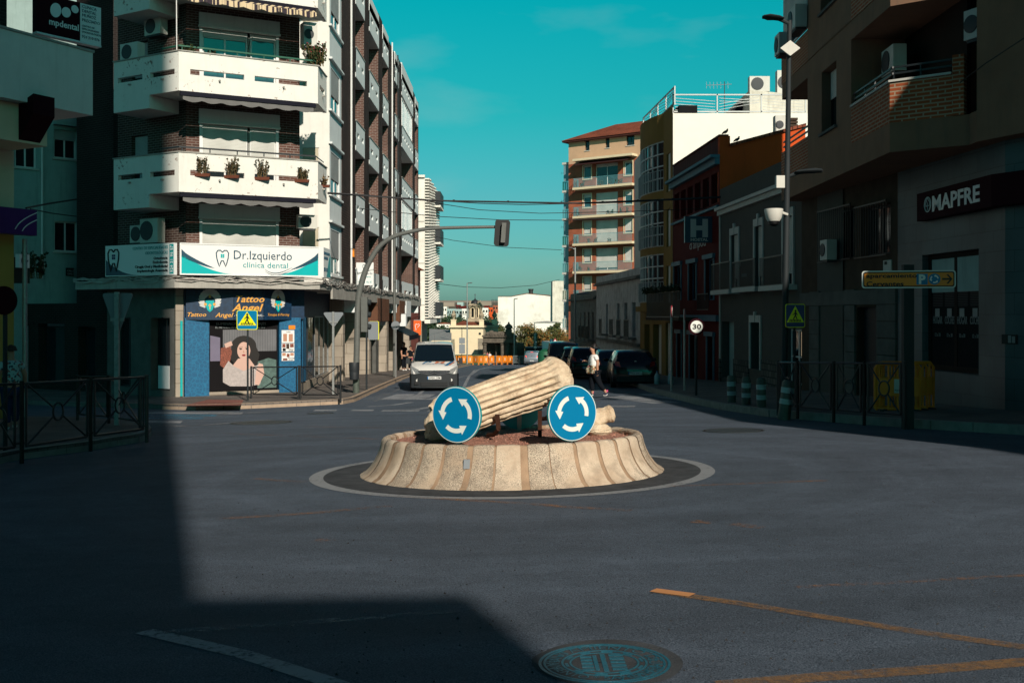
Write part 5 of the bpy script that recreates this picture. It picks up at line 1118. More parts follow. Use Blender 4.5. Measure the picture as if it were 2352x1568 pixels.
a,b,c,d=lowo[1]; MB().fb(FG,a,b,-.35,-.3,c,d).build('door','teal_wall',gh); mb=MB(); mb.fb(FG,a-.12,a,0,.05,c,d); mb.fb(FG,b,b+.12,0,.05,c,d); mb.fb(FG,a-.12,b+.12,0,.05,d+.002,d+.25); mb.fb(FG,(a+b)/2-.07,(a+b)/2+.07,0,.075,d+.0,d+.38); mb.build('door_surround','light_stone',gh)
a,b,c,d=lowo[2]; w_=window(gh,FG,a,b,c,d,-.1,'white_frame','glass',2,2,0); MB().fb(FG,a+(b-a)*.62,b-.07,-.128,-.12,c+.9,c+1.65).build('lit_pane','room_lit',w_)
pz=lambda x,y: FG.Z(x,y)
for s0,s1 in ((FG.S(1687),FG.S(1721)),(FG.S(1752),FG.S(1800)),(0,FG.S(1657))):
    p0,p1=FG.pt(s0,0,0),FG.pt(s1,0,0); MB().fb(FG,s0,s1,.002,.06,-3,g(p0.x,p0.y)+1.05).build('plinth','stone_blocks',gh)
mb=MB(); 
for x in (1655,): mb.fb(FG,.0,.12,0,.04,-.8,z_c)
mb.build('quoin','light_stone',gh)
# metal script lettering and small word on the facade
txt=[('s',1700,656),('i',1701,646),('r',1702,636),('o',1704,624),('c',1707,615),('o',1711,609),('r',1716,603)]
al=thing('apartment_lettering','small metal facade lettering between the first two tall windows of the grey house','sign',FG.pt(FG.S(1704),.02,FG.Z(1704,640)))
mb=MB(); pts=[FG.pt(FG.S(x),.04,FG.Z(x,y)) for x,y in ((1697,540),(1700,533),(1697,527),(1699,520),(1702,508),(1701,500),(1704,488),(1708,480),(1712,470),(1718,466),(1724,462),(1726,470),(1728,475),(1730,472))]
pts=[FG.pt(FG.S(x),.04+.01*(i%2),FG.Z(x,y)) for i,(x,y) in enumerate(((1685,564),(1687.5,560),(1685,556),(1687,548),(1690,541),(1687.5,536),(1691,528),(1690,522),(1694,517),(1692,512),(1698,508),(1697,501),(1703,503),(1702,497),(1708,500),(1706,507),(1710,512)))] 
mb.tube([p+Vector((0,-2.3*0,0)) for p in [FG.pt(FG.S(1700+(i-8)*1.35),.05,FG.Z(1700,655-i*4.6)+(.05 if i%2 else -.05)) for i in range(12)]],.016,5); mb.build('script','light_stone',al)
text('APARTAMENTOS',FG,FG.S(1704),FG.Z(1704,637),.13,.02,'light_stone',al,w=FG.S(1717)-FG.S(1704),name='lettering')
# ---- hostal
ho=thing('hostel','dark red hostel with blue cornice, slatted top floor and flower balcony','building',(8,46,-1.5))
FH=Fr(q(50.05),q(41.45)); zt=8.54; zc0,zc1=FH.Z(1655,372),FH.Z(1655,355)
upo=[(FH.S(x0),FH.S(x1),FH.Z(1655,462),FH.Z(1655,392)) for x0,x1 in ((1549,1560),(1564,1575),(1579,1591),(1596,1609),(1614,1628),(1634,1650))]
mo=[FH.Rc(1549,1565,612,690),FH.Rc(1583,1600,606,690),FH.Rc(1621,1640,596,690)]
lo_=[(FH.S(1556),FH.S(1566),-2.6,FH.Z(1561,765)),(FH.S(1585),FH.S(1598),-2.6,FH.Z(1590,768)),(FH.S(1625),FH.S(1640),-2.6,FH.Z(1632,772))]
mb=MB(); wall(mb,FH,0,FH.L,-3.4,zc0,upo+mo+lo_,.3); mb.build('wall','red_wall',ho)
MB().fb(FH,0,FH.L,-.3,-.02,zc0,zt).build('parapet','red_slats',ho); MB().fb(FH,.0,FH.L+.02,-.36,.03,zt+.003,zt+.06).build('coping','roof_brown',ho)
mb=MB(); mb.fb(FH,-.12,FH.L+.05,.002,.38,zc1-.10,zc1+.02); mb.fb(FH,-.05,FH.L+.02,.0,.2,zc0-.06,zc1-.102); mb.build('cornice','blue_trim',ho)
zz_=FH.Z(1655,470); MB().fb(FH,0,FH.L,.0,.12,zz_-.1,zz_).build('string_course','blue_trim',ho)
zz2=FH.Z(1655,738); MB().fb(FH,-.05,FH.L,.0,.16,zz2,zz2+.25).build('string_course','blue_trim',ho)
for o in upo: window(ho,FH,*o,-.2,'brown_frame','glass',1,1,0)
for o in mo:
    window(ho,FH,*o,-.15,'blue_frame','glass',2,1,0); a,b,c,d=o; mb=MB(); mb.fb(FH,a-.10,a,.0,.05,c,d); mb.fb(FH,b,b+.10,0,.05,c,d); mb.fb(FH,a-.2,b+.2,0,.12,d+.002,d+.18); mb.build('window_surround','blue_trim',ho)
for o in lo_:
    MB().fb(FH,o[0],o[1],-.28,-.2,o[2],o[3]).build('door','blue_frame',ho); a,b,c,d=o; mb=MB(); mb.fb(FH,a-.10,a,.0,.05,c,d); mb.fb(FH,b,b+.10,0,.05,c,d); mb.fb(FH,a-.2,b+.2,0,.12,d+.002,d+.18); mb.build('door_surround','blue_trim',ho)
# party wall that looks at the camera, with its sloping tiled verge
FR_=Fr((FH.pt(FH.L,0,0).x,41.45),(13.5,41.45)); ra=FR_.S(1677); rb=FR_.S(1850); rz=lambda x,y: FR_.Z(x,y)
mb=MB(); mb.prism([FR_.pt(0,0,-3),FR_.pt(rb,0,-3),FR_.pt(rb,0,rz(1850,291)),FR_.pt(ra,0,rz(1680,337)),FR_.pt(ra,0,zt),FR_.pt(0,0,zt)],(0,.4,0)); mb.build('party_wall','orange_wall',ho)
mb=MB(); mb.hexa([FR_.pt(ra,-.5,rz(1680,337)),FR_.pt(rb,-.5,rz(1850,291)),FR_.pt(rb,.10,rz(1850,291)),FR_.pt(ra,.10,rz(1680,337)),FR_.pt(ra,-.5,rz(1680,330)),FR_.pt(rb,-.5,rz(1850,284)),FR_.pt(rb,.10,rz(1850,284)),FR_.pt(ra,.10,rz(1680,330))]); mb.build('verge_tiles','tiles_red',ho)
mb=MB(); mb.add([FR_.pt(ra,-.45,rz(1680,333)),FR_.pt(rb,-.45,rz(1850,288)),(rb+8,50,7.2),(8.2,50,7.2)],[(0,1,2,3)]); mb.build('roof','tiles_red',ho)
# flower balcony
a,b=FH.S(1541)-1.2,FH.S(1612); zb,ztb=FH.Z(1560,728),FH.Z(1560,672); bs=MB().fb(FH,a,b,.16,1.0,zb-.15,zb).build('balcony_slab','brown_wall',ho); mb=MB(); rail(mb,FH,a,b,zb,ztb,.95); mb.build('railing','black_metal',bs)
for i in range(4): plant('window_box_flowers',['leftmost','second','third','rightmost'][i]+' box of pale flowers on the balcony rail of the red hostel',FH.pt(a+.3+i*(b-a-.6)/3.3,.98,ztb-.05),.35,.5,34,'leaf_dark','light_stone',None,'flower boxes on the hostel balcony',40+i)
a2,b2=FH.S(1617),FH.S(1644); mb=MB(); rail(mb,FH,a2,b2,FH.Z(1630,712),FH.Z(1630,674),.3); mb.build('railing','black_metal',ho)
# H sign
FHS=Fr((7.0,42.6),(9.0,42.6)); a,b=FHS.S(1573),FHS.S(1634); zb,zt_=FHS.Z(1600,557),FHS.Z(1600,497)
hs=thing('hostel_sign','dark square hostel sign with a large pale letter H projecting from the red building','shop sign',FHS.pt(a,0,zb)); kb=MB().fb(FHS,a,b+.3,-.2,0,zb,zt_).build('sign_box','sign_navy',hs)
mb=MB(); x0,x1=FHS.S(1586),FHS.S(1626); zA,zB=FHS.Z(1600,545),FHS.Z(1600,503); w3=(x1-x0)*.32; mb.prism([FHS.pt(x,.003,z) for x,z in ((x0,zA),(x0+w3,zA),(x0+w3,(zA+zB)/2-.09),(x1-w3,(zA+zB)/2-.09),(x1-w3,zA),(x1,zA),(x1,zB),(x1-w3,zB),(x1-w3,(zA+zB)/2+.1),(x0+w3,(zA+zB)/2+.1),(x0+w3,zB),(x0,zB))],(0,-.01,0)); mb.build('letter','light_stone',kb)
text('HOSTAL',FHS,x0,FHS.Z(1600,553.5),.11,.004,'light_stone',kb,w=x1-x0,thick=.06)
hl=thing('hostel_lettering','pale metal script letters on the red wall under the hostel sign','sign',FH.pt(FH.S(1586),.05,FH.Z(1586,572))); text("d'anpou",FH,FH.S(1585),FH.Z(1600,570),.40,.03,'light_stone',hl,w=FH.S(1622)-FH.S(1585),name='lettering')
# ---- yellow rounded building
yb=thing('ochre_building','ochre building with rounded glazed bays, arched ground floor and a white blank side wall','building',(8,55,-2)); FY=Fr(q(58.6),q(50.12)); zt=11.5
bx0,bx1=FY.S(1477),FY.S(1524)
side=[(FY.S(1531),FY.S(1540),FY.Z(1535,y1),FY.Z(1535,y0)) for y0,y1 in ((352,440),(480,566),(610,695))]
bayo=[(FY.S(x0),FY.S(x1),FY.Z(1500,y1),FY.Z(1500,y0)) for x0,x1,y0,y1 in ((1483,1517,344,450),(1481,1515,470,572),(1480,1514,590,694))]
mb=MB(); wall(mb,FY,bx1,FY.L,-3.5,zt,side+[(FY.S(1529),FY.S(1541),-3,FY.Z(1535,742))],.3); mb.build('wall','ochre_wall',yb); mb=MB(); wall(mb,FY,0,bx0,-3.5,zt-.0,[],.3); mb.build('wall','ochre_wall',yb); mb=MB(); wall(mb,FY,bx0,bx1,-3.5,FY.Z(1500,706),[(FY.S(1480),FY.S(1492),-3,FY.Z(1490,745)),(FY.S(1500),FY.S(1519),-3,FY.Z(1510,745))],.3); mb.build('wall','ochre_wall',yb)
for o in side: window(yb,FY,*o,-.2,'brown_frame','glass',1,2,0)
MB().box(q(50.2)[0]+.02,18,50.12,66,-3,zt-.4).build('party_wall','white_clean',yb)
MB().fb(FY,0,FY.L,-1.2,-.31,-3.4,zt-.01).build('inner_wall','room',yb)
# bowed bay: three storeys, arc of 9 facets
NB=10; arc=[]
for i in range(NB+1):
    t_=i/NB; a=bx0+(bx1-bx0)*t_; arc.append((a,.55*math.sin(math.pi*t_)**.8))
def bow(z0,z1,m_,nm,extra=0,par=yb,i0=0,i1=NB):
    mb=MB(); lo=[FY.pt(a,n+extra,z0) for a,n in arc[i0:i1+1]]+[FY.pt(arc[i1][0],-.2,z0),FY.pt(arc[i0][0],-.2,z0)]
    mb.prism(lo,(0,0,z1-z0)); return mb.build(nm,m_,par)
zs=[FY.Z(1500,706)]+[v for o in reversed(bayo) for v in (o[2],o[3])]+[zt]
for i in range(0,len(zs)-1,2): bow(zs[i],zs[i+1],'ochre_wall','spandrel')
for (a,b,c,d) in bayo:
    bow(c+.003,d-.003,'glass','bay_glass',-.06); mb=MB()
    for i in range(1,NB): p_=arc[i]; mb.fb(FY,p_[0]-.03,p_[0]+.03,p_[1]-.06,p_[1]-.0,c,d)
    for z in [c+(d-c)*k/4 for k in range(5)]:
        for i in range(NB): A1,A2=arc[i],arc[i+1]; mb.hexa([FY.pt(A1[0],A1[1]-.05,z-.03),FY.pt(A2[0],A2[1]-.05,z-.03),FY.pt(A2[0],A2[1],z-.03),FY.pt(A1[0],A1[1],z-.03),FY.pt(A1[0],A1[1]-.05,z+.03),FY.pt(A2[0],A2[1]-.05,z+.03),FY.pt(A2[0],A2[1],z+.03),FY.pt(A1[0],A1[1],z+.03)])
    mb.build('bay_frame','white_frame',yb)
    mb=MB()
    for i in range(NB*3+1):
        t_=i/(NB*3); a_=bx0+(bx1-bx0)*t_; n_=.66*math.sin(math.pi*t_)**.8; mb.fb(FY,a_-.012,a_+.012,n_-.012,n_+.012,c+.02,c+1.0)
    mb.tube([FY.pt(bx0+(bx1-bx0)*i/20,.66*math.sin(math.pi*i/20)**.8,c+1.0) for i in range(21)],.02,5); mb.build('railing','white_rail',yb)
bow(FY.Z(1500,716),FY.Z(1500,704),'ochre_wall','ledge',.25)
# roof railing: runs along the facade and back along the white wall
mb=MB()
def slrail(F,s0,s1,z0,z1,n,mb,bay=1.9):
    k=max(1,int(round((s1-s0)/bay))); w_=(s1-s0)/k
    mb.fb(F,s0,s1,n-.03,n+.03,z1-.06,z1); mb.fb(F,s0,s1,n-.03,n+.03,z0+.08,z0+.14)
    for i in range(k+1): mb.fb(F,s0+i*w_-.03,s0+i*w_+.03,n-.03,n+.03,z0,z1)
    for i in range(k):
        for j in range(5):
            x=s0+i*w_+.1; mb.tube([F.pt(x,n,z0+.2+j*.14),F.pt(x+w_-.2,n,z0+.2+(j*.14+(.35 if i%2 else -.15)) if 0<=.2+(j*.14+(.35 if i%2 else -.15))<(z1-z0) else z0+.25+j*.1)],.015,4)
FW_=Fr((q(50.2)[0]+.05,50.3),(18,50.3)); slrail(FW_,0,FW_.S(1850),zt-.4,zt+.55,0,mb); slrail(FY,.4,FY.L,zt,zt+.9,-.1,mb); mb.build('roof_railing','white_rail',yb)
ph=MB(); s0,s1=FW_.S(1722,-1.5),FW_.S(1880,-1.5); Zr=lambda y:FW_.Z(1722,y,-1.5); ph.prism([FW_.pt(s0,-1.5,zt-.5),FW_.pt(s1,-1.5,zt-.5),FW_.pt(s1,-1.5,Zr(222)),FW_.pt(s0,-1.5,Zr(207))],(0,7,0)); ph.build('penthouse','white_old',yb)
mb=MB(); mb.prism([FW_.pt(s0-1.6,-3,zt-.5),FW_.pt(s0,-3,zt-.5),FW_.pt(s0,-3,Zr(215))],(0,3,0)); mb.build('stair_roof','awning_dark',yb)
ac(FW_,FW_.S(1723,-1.6),Zr(208),-2.1,'white outdoor air unit standing on the penthouse roof against the sky',1.0,.75,.4); ac(FW_,FW_.S(1790,-1.6),Zr(212),-2.4,'tall outdoor air unit half hidden at the right end of the penthouse roof',.9,1.2,.4)
# yagi antenna helper
def antenna(name,label,c,h,w_=.9,group='rooftop television antennas'):
    t_=thing(name,label,'antenna',c,group); mb=MB(); c=Vector(c); mb.tube([c,c+Vector((0,0,h))],.022,5); mb.build('mast','antenna',t_); mb=MB(); mb.tube([c+Vector((-w_,0,h*.9)),c+Vector((w_*.4,0,h*.93))],.018,4)
    for i in range(7): x=-w_+i*w_*.2; mb.tube([c+Vector((x,0,h*.9-.16)),c+Vector((x,.05,h*.9+.18))],.010,4)
    mb.build('array','antenna',t_)
antenna('television_antenna','television antenna on the roof terrace behind the white railing',FW_.pt(FW_.S(1664,-2),-2,zt-.3),1.9)
# hostel roof: chimney, air units, pigeons
chn=thing('chimney','dark louvred chimney on the tiled edge of the red hostel','chimney',FR_.pt(FR_.S(1818),-.6,rz(1810,300))); mb=MB(); s_=FR_.S(1812,-.6)
for i in range(5): mb.fb(FR_,s_-.05*(i%2==0),s_+.35,-.95,-.55,rz(1815,300)+.13*i,rz(1815,300)+.13*i+.09)
mb.fb(FR_,s_+.03,s_+.28,-.9,-.6,rz(1815,310),rz(1815,300)+.6); mb.build('louvres','brown_wall',chn)
ac(FR_,FR_.S(1781,-.5),rz(1781,303),-.9,'outdoor air unit on the tiled verge of the red hostel',.45,.75,.4,group='air conditioning units on the facades')
def pigeon(c,label):
    t_=thing('pigeon',label,'bird',c,'pigeons on the hostel roof'); c=Vector(c); mb=MB(); mb.tube([c+Vector((-.14,0,.03)),c+Vector((-.06,0,.09)),c+Vector((.02,0,.12)),c+Vector((.08,0,.17)),c+Vector((.09,0,.23)),c+Vector((.13,0,.225))],[.012,.045,.06,.045,.032,.006],8); mb.build('body','bumper',t_,smooth=True)
    mb=MB(); mb.tube([c+Vector((.0,-.02,0)),c+Vector((.0,-.02,.08))],.008,4); mb.build('leg','rust',t_)
pigeon(FR_.pt(FR_.S(1667),-.1,8.60),'pigeon on the upper corner of the red hostel wall'); pigeon(FR_.pt(FR_.S(1693),-.05,rz(1693,327)),'pigeon on the sloping tiles of the red hostel')
# ---- old low houses
def oldhouse(name,label,y0,y1,zt,m_,cols,base,seed):
    t_=thing(name,label,'building',(*q((y0+y1)/2),-2.5)); F=Fr(q(y1),q(y0)); ops=[];lo=[]
    for x0,x1 in cols: ops.append((F.S(x0),F.S(x1),base,base+2.0)); lo.append((F.S(x0)+.1,F.S(x1)+.05,-4.2,base-1.3))
    mb=MB(); wall(mb,F,0,F.L,-5,zt,ops+lo,.3); mb.build('wall',m_,t_); MB().fb(F,0,F.L,-8,-.31,-5,zt-.1).build('back_wall',m_,t_)
    mb=MB(); mb.fb(F,-.02,F.L,.002,.22,zt-.62,zt-.5); mb.fb(F,-.02,F.L,.0,.1,zt-.5,zt-.42); mb.build('cornice','grey_old',t_)
    MB().fb(F,-.02,F.L,.0,.16,base-.5,base-.35).build('string_course','grey_old',t_)
    for o in ops:
        window(t_,F,*o,-.2,'brown_frame','glass',2,1,0,name='balcony_door'); mb=MB(); bs=MB().fb(F,o[0]-.25,o[1]+.25,.0,.5,o[2]-.14,o[2]-.02).build('balcony_slab','grey_old',t_); rail(mb,F,o[0]-.22,o[1]+.22,o[2],o[2]+1.0,.46,.14); mb.build('railing','black_metal',bs)
    for o in lo: MB().fb(F,o[0],o[1],-.28,-.22,o[2],o[3]).build('door','brown_frame',t_)
    return t_,F
oh,FO=oldhouse('old_whitewashed_house','tall old whitewashed house with peeling walls and three narrow balconies beside the ochre building',58.65,76,4.1,'whitewash_dirty',((1417,1423),(1434,1441),(1452,1460),(1392,1396)),.15,1)
oh2,FO2=oldhouse('old_stone_house','weathered older house of dirty stone at the far end of the right row',76.05,92,3.2,'grey_old',((1342,1345),(1350,1354),(1360,1364),(1333,1335)),-.4,2)
FO.gz
# ---- brick apartment tower
bt=thing('brick_apartment_tower','tall orange brick apartment tower with railed balconies, salmon top floor and red tiled hip roof','building',(8,112,-4))
Y0,Y1=115.0,109.4; FT_=Fr(P(1306,700,Y0)[:2],P(1476,700,Y1)[:2]); Zt=lambda y:CH+(HY-y)/FOC*Y0
zr=Zt(326); zb_=Zt(378); rows=[(431,441),(496,505.5),(558,567),(621,629.5),(684,692)]
slabs=[Zt((a+b)/2)+.0 for a,b in rows]; ST3=slabs[0]-slabs[1]
ops=[]
def W(x0,x1,z0,z1): ops.append((FT_.S(x0),FT_.S(x1),z0,z1)); return ops[-1]
top=[W(1344,1354,zb_+1.3,zb_+2.9-.15),W(1391,1400,zb_+1.35,zb_+2.85),W(1439,1457,zb_+1.35,zb_+2.85)]
rw=[]
for k,z in enumerate(slabs+[slabs[-1]-ST3]): rw.append((W(1340,1358,z+1.0,z+2.45),W(1368,1419,z+.15,z+2.5),W(1434,1453,z+1.0,z+2.45)))
mb=MB(); wall(mb,FT_,0,FT_.L+.5,-7,zb_,ops,.25,0); wall(mb,FT_,0,FT_.L+.5,zb_,zr,top,.25,1); 
mb.build('wall',['brick_red','salmon_wall'],bt)
dX=Vector((FT_.n.x,FT_.n.y,0))*-1
A_=FT_.pt(0,0,0); Bk=Fr((A_.x-FT_.n.x*7,A_.y-FT_.n.y*7),(A_.x,A_.y))
mb=MB(); wall(mb,Bk,0,Bk.L,-7,zb_,[],.2,0); wall(mb,Bk,0,Bk.L,zb_,zr,[],.2,1); mb.build('wall',['brick_red','salmon_wall'],bt)
mb=MB(); mb.fb(FT_,-.5,FT_.L+.8,-7.5,.55,zr-.12,zr+.05); mb.build('eave','roof_brown',bt)
mb=MB(); e=[FT_.pt(-.6,.65,zr+.052),FT_.pt(FT_.L+.9,.65,zr+.052),FT_.pt(FT_.L+.9,-7.6,zr+.052),FT_.pt(-.6,-7.6,zr+.052)]; r1,r2=FT_.pt(3.9,-3.5,zr+2.0),FT_.pt(FT_.L-.5,-3.5,zr+2.0)
mb.add(e+[r1,r2],[(0,1,5,4),(1,2,5),(2,3,4,5),(3,0,4)]); mb.build('roof','tiles_red',bt)
for o in top: window(bt,FT_,*o,-.15,'dark_frame','glass',2,1,0,sill='light_stone')
for k,(a,b,c) in enumerate(rw):
    window(bt,FT_,*a,-.12,'white_frame','glass_teal' if k<2 else 'glass',1,1,[.1,.25,.9,.9,.9,.9][k],'shutter_white'); window(bt,FT_,*b,-.15,'white_frame','glass',2,1,[.15,.98,.99,.9,.9,1][k],'shutter_white'); window(bt,FT_,*c,-.12,'white_frame','glass_teal',1,1,[.1,.3,.85,.95,1,1][k],'shutter_white')
    for o in (a,c):
        mb=MB(); F=FT_; t_=.1; mb.fb(F,o[0]-t_,o[0],0,.05,o[2]-t_,o[3]+t_); mb.fb(F,o[1],o[1]+t_,0,.05,o[2]-t_,o[3]+t_); mb.fb(F,o[0],o[1],0,.05,o[3],o[3]+t_); mb.fb(F,o[0],o[1],0,.07,o[2]-t_,o[2]); mb.build('window_surround','cream_wall',bt)
tp=slabs[0]+ST3
pt_=FT_.S(1328); p1_=FT_.S(1464)
for k,z in enumerate([tp]+slabs):
    bs=MB().fb(FT_,pt_,p1_,.0,1.15,z-.22,z+.02).build('balcony','cream_wall',bt)
    if k==0: continue
    mb=MB(); rail(mb,FT_,pt_+.06,p1_-.06,z+.05,z+1.0,1.08,.13,r=.018); 
    Fs=Fr(FT_.pt(pt_+.06,.05,0)[:2],FT_.pt(pt_+.06,1.08,0)[:2]); rail(mb,Fs,0,Fs.L,z+.05,z+1.0,0,.13,r=.018); mb.build('railing','teal_rail',bs)
    rp=random.Random(k)
    for i in range([0,8,5,3,3,2][k]): 
        s_=rp.uniform(pt_+.4,p1_-.4); plant('balcony_plant','potted plant on the %s balcony of the brick tower, %s'%(['','top','second from top','third from top','fourth from top','lowest'][k],['at its left','left of its middle','in its middle','right of its middle','at its right'][min(4,int((s_-pt_)/(p1_-pt_)*5))]),FT_.pt(s_,.95,z+.12),rp.uniform(.35,.6),.22,9,['leaf_olive','leaf_dry','leaf_mid'][i%3],None,'terracotta','potted plants on the tower balconies',k*10+i)
mb=MB(); z=tp-.25; mb.hexa([FT_.pt(pt_+.3,.0,z),FT_.pt(p1_-.6,.0,z),FT_.pt(p1_-.6,1.3,z-.45),FT_.pt(pt_+.3,1.3,z-.45),FT_.pt(pt_+.3,.0,z+.04),FT_.pt(p1_-.6,.0,z+.04),FT_.pt(p1_-.6,1.3,z-.40),FT_.pt(pt_+.3,1.3,z-.40)]); mb.build('awning','awning_brown',bt)
# side balconies on the left flank
for k,z in enumerate([tp]+slabs+[slabs[-1]-ST3]):
    a0_,a1_=Bk.L-5,Bk.L-.4
    bs=MB().fb(Bk,a0_,a1_,.0,1.15,z-.22,z+.02).build('side_balcony','light_stone',bt)
    if k: mb=MB(); rail(mb,Bk,a0_+.05,a1_-.05,z+.04,z+1.0,1.1,.13,r=.018); rail(mb,Fr(Bk.pt(a1_-.06,1.1,0)[:2],Bk.pt(a1_-.06,0.05,0)[:2]),0,1.05,z+.04,z+1.0,0,.13,r=.018); mb.build('railing','green_metal' if k%2 else 'teal_rail',bs); MB().fb(Bk,a1_-.15,a1_-.1,.05,1.0,z+1.05,z+2.9).build('wind_screen','glass_light',bs)
for k,y in enumerate((370,415,485,550,700,640)[:4]): antenna('television_antenna','antenna sticking out left from the flank of the brick tower, number %s from the top'%['one','two','three','four'][k],Bk.pt(Bk.L-2.5,1.1,slabs[min(k,4)]+1.0),1.3,1.3)
# ================================================================ corner insurance building (right)
mf=thing('corner_office_building','dark tan corner block with overhanging upper floors, brick balconies and grey stone office below','building',(9.5,25,-.6))
L1=Vector((8.2,31.8)); L2=Vector((7.99,22.1)); L3=Vector((9.25,21.13)); L4=Vector((9.23,20.75)); L5=Vector((10.1,18.6)); L6=Vector((12.2,14.8))
M1=Fr(L1,L2); M2=Fr(L2,L3); M4=Fr(L4,L5); M5=Fr(L5,L6)
def fl(z): return z
b0,b1,b2=4.91,8.0,11.1; topz=14.9
# overhang band slab edges
mb=MB(); fp([L1,L2,L3,L4,L5,L6,Vector((14,20)),Vector((14,31.8))],b0,b0+.62,mb); mb.build('floor_band','tan_wall',mf)
mb=MB(); fp([L1+Vector((.02,0)),L2+Vector((.02,.02)),L3+Vector((.03,.03)),L4+Vector((.03,.03)),L5+Vector((.03,.03)),L6,Vector((14,20)),Vector((14,31.79))],b1,b1+.45,mb); fp([L1+Vector((.02,0)),L2+Vector((.02,.02)),L3+Vector((.03,.03)),L4+Vector((.03,.03)),L5+Vector((.03,.03)),L6,Vector((14,20)),Vector((14,31.79))],b2,b2+.45,mb); mb.build('floor_band','tan_wall',mf)
MB().box(9.4,14,21.6,31.7,b0+.1,topz).build('core','tan_wall',mf); MB().box(10.3,14,22,31.7,-3,b0).build('core','tan_wall',mf); mb=MB(); fp([L2+Vector((.05,.02)),L3+Vector((0,.05)),L4+Vector((.05,0)),L5,L6,Vector((14,20)),Vector((14,31.79)),L1+Vector((.05,0))],topz-.5,topz,mb); mb.build('roof_slab','tan_wall',mf)
s_w0,s_w1=M1.S(1855),M1.S(1955)
for k,zb in enumerate((b0+.62,b1+.45,b2+.45)):
    zt=(b1,b2,topz-.5)[k]; mb=MB()
    o=[M1.Rc(1887,1921,167,308)] if k==0 else []
    if k: o=[(M1.S(1885),M1.S(1921),zb+.9,zb+2.1)]
    wall(mb,M4,0,M4.L,zb,zt,[],.2); wall(mb,M5,0,M5.L,zb,zt,[],.2); mb.build('wall','tan_wall',mf,recalc=False); mb=MB(); wall(mb,M1,s_w0,s_w1,zb,zt,o,.32,back=True)
    # return walls of the loggias and their back wall
    for s_ in (s_w0,s_w1): mb.add([M1.pt(s_,0,zb),M1.pt(s_,-1.5,zb),M1.pt(s_,-1.5,zt),M1.pt(s_,0,zt)],[(0,1,2,3)])
    mb.add([M4.pt(0,0,zb),M4.pt(0,-1.6,zb),M4.pt(0,-1.6,zt),M4.pt(0,0,zt)],[(0,1,2,3)])
    mb.build('wall','tan_wall',mf,recalc=False)
    for w_ in o: window(mf,M1,*w_,-.25,'brown_frame','glass',1,1,.45,'shutter_white',sill='concrete_dark')
    # brick balcony around the chamfer
    nm='brick_orange'
    hb=zb+.85
    par_=MB(); par_.fb(M1,s_w1+.002,M1.L-.0,-.14,0.0,zb,hb); p1=par_.build('balcony_wall','brick_orange',mf)
    par_=MB(); par_.fb(M2,.005,M2.L-.15,-.14,.0,zb,hb); par_.build('balcony_wall','brick_orange',mf)
    mb=MB(); mb.fb(M1,s_w1,M1.L+.02,-.17,.035,hb+.003,hb+.05); mb.fb(M2,-.02,M2.L-.35,-.17,.035,hb+.004,hb+.051); mb.build('coping','light_stone',mf)
    mb=MB(); 
    for zz in (hb+.17,hb+.30): mb.fb(M1,s_w1,M1.L,-.09,-.05,zz,zz+.04); mb.fb(M2,.0,M2.L-.3,-.09,-.05,zz+.001,zz+.041)
    for s_ in [s_w1+.1+i*.7 for i in range(3)]: mb.fb(M1,s_,s_+.03,-.085,-.055,hb+.05,hb+.30)
    for s_ in (.05,.6): mb.fb(M2,s_,s_+.03,-.085,-.055,hb+.05,hb+.30)
    mb.build('railing','black_metal',mf); MB().fb(M2,M2.L-.32,M2.L-.1,-.2,.04,zb,hb+.38).build('balcony_pier','brick_orange',mf)
    # far-end loggia
    MB().fb(M1,0,s_w0-.002,-.14,.0,zb,hb).build('balcony_wall','brick_orange',mf); mb=MB()
    for zz in (hb+.15,hb+.30): mb.fb(M1,0,s_w0,-.09,-.05,zz,zz+.04)
    mb.build('railing','black_metal',mf)
    MB().box(9.32,9.4,21.4,30.7,zb,zt).build('door','brown_frame',mf)
for k in (1,2):
    zb=(0,b1+.45,b2+.45)[k]; window(mf,M1,.15,s_w0-.1,zb+.95,(0,b2,topz-.5)[k],-.03,'white_frame','glass',3,1,.85 if k==1 else .5,'shutter_white')
ac(M1,M1.S(1835),M1.Z(1835,82),.02,'outdoor air unit bracketed high on the far end of the tan corner block',.95,.62,.32); ac(M1,M1.S(1806),M1.Z(1806,132),.05,'outdoor air unit behind the lamp post on the tan corner block',.6,.6,.3)
MQ=Fr(L2+Vector((1.2,.4)),L3+Vector((.3,1.2))); ac(M4,.02-.55,7.05,.0-.5,'dark outdoor air unit hung under the upper slab at the chamfered corner',.5,.6,.3); ac(M1,s_w1+.35,7.0,-.9,'outdoor air unit deep in the shaded loggia of the corner block',.8,.6,.3)
# ground floor of the office
QL=Fr((8.8,31.75),(9.72,20.6)); QL2=Fr((9.72,20.6),(11.6,16.6)); QL3=Fr((11.6,16.6),(14.5,12))
wx=QL.Rc(2118,2248,586,847); mid=QL.S(2062)
mb=MB(); wall(mb,QL,mid,QL.L,-2.5,b0,[wx],.25); wall(mb,QL2,0,QL2.L,-2.5,b0,[],.2); wall(mb,QL3,0,QL3.L,-2.5,b0,[],.2); mb.build('wall','marble',mf)
lw=[QL.Rc(1892,1962,490,600),QL.Rc(1978,2045,480,590)]; gzq=g(9,28)+.15
gd=(QL.S(1886),QL.S(1940),-2,QL.Z(1910,705)); dd=(QL.S(1968),QL.S(2015),-2,QL.Z(1990,705))
mb=MB(); wall(mb,QL,0,mid-.01,-2.5,b0,lw+[gd,dd],.3); mb.build('wall','brown_wall',mf)
mb=MB(); mb.fb(QL,0,mid-.02,.0,.06,QL.Z(1950,700),QL.Z(1950,668)); 
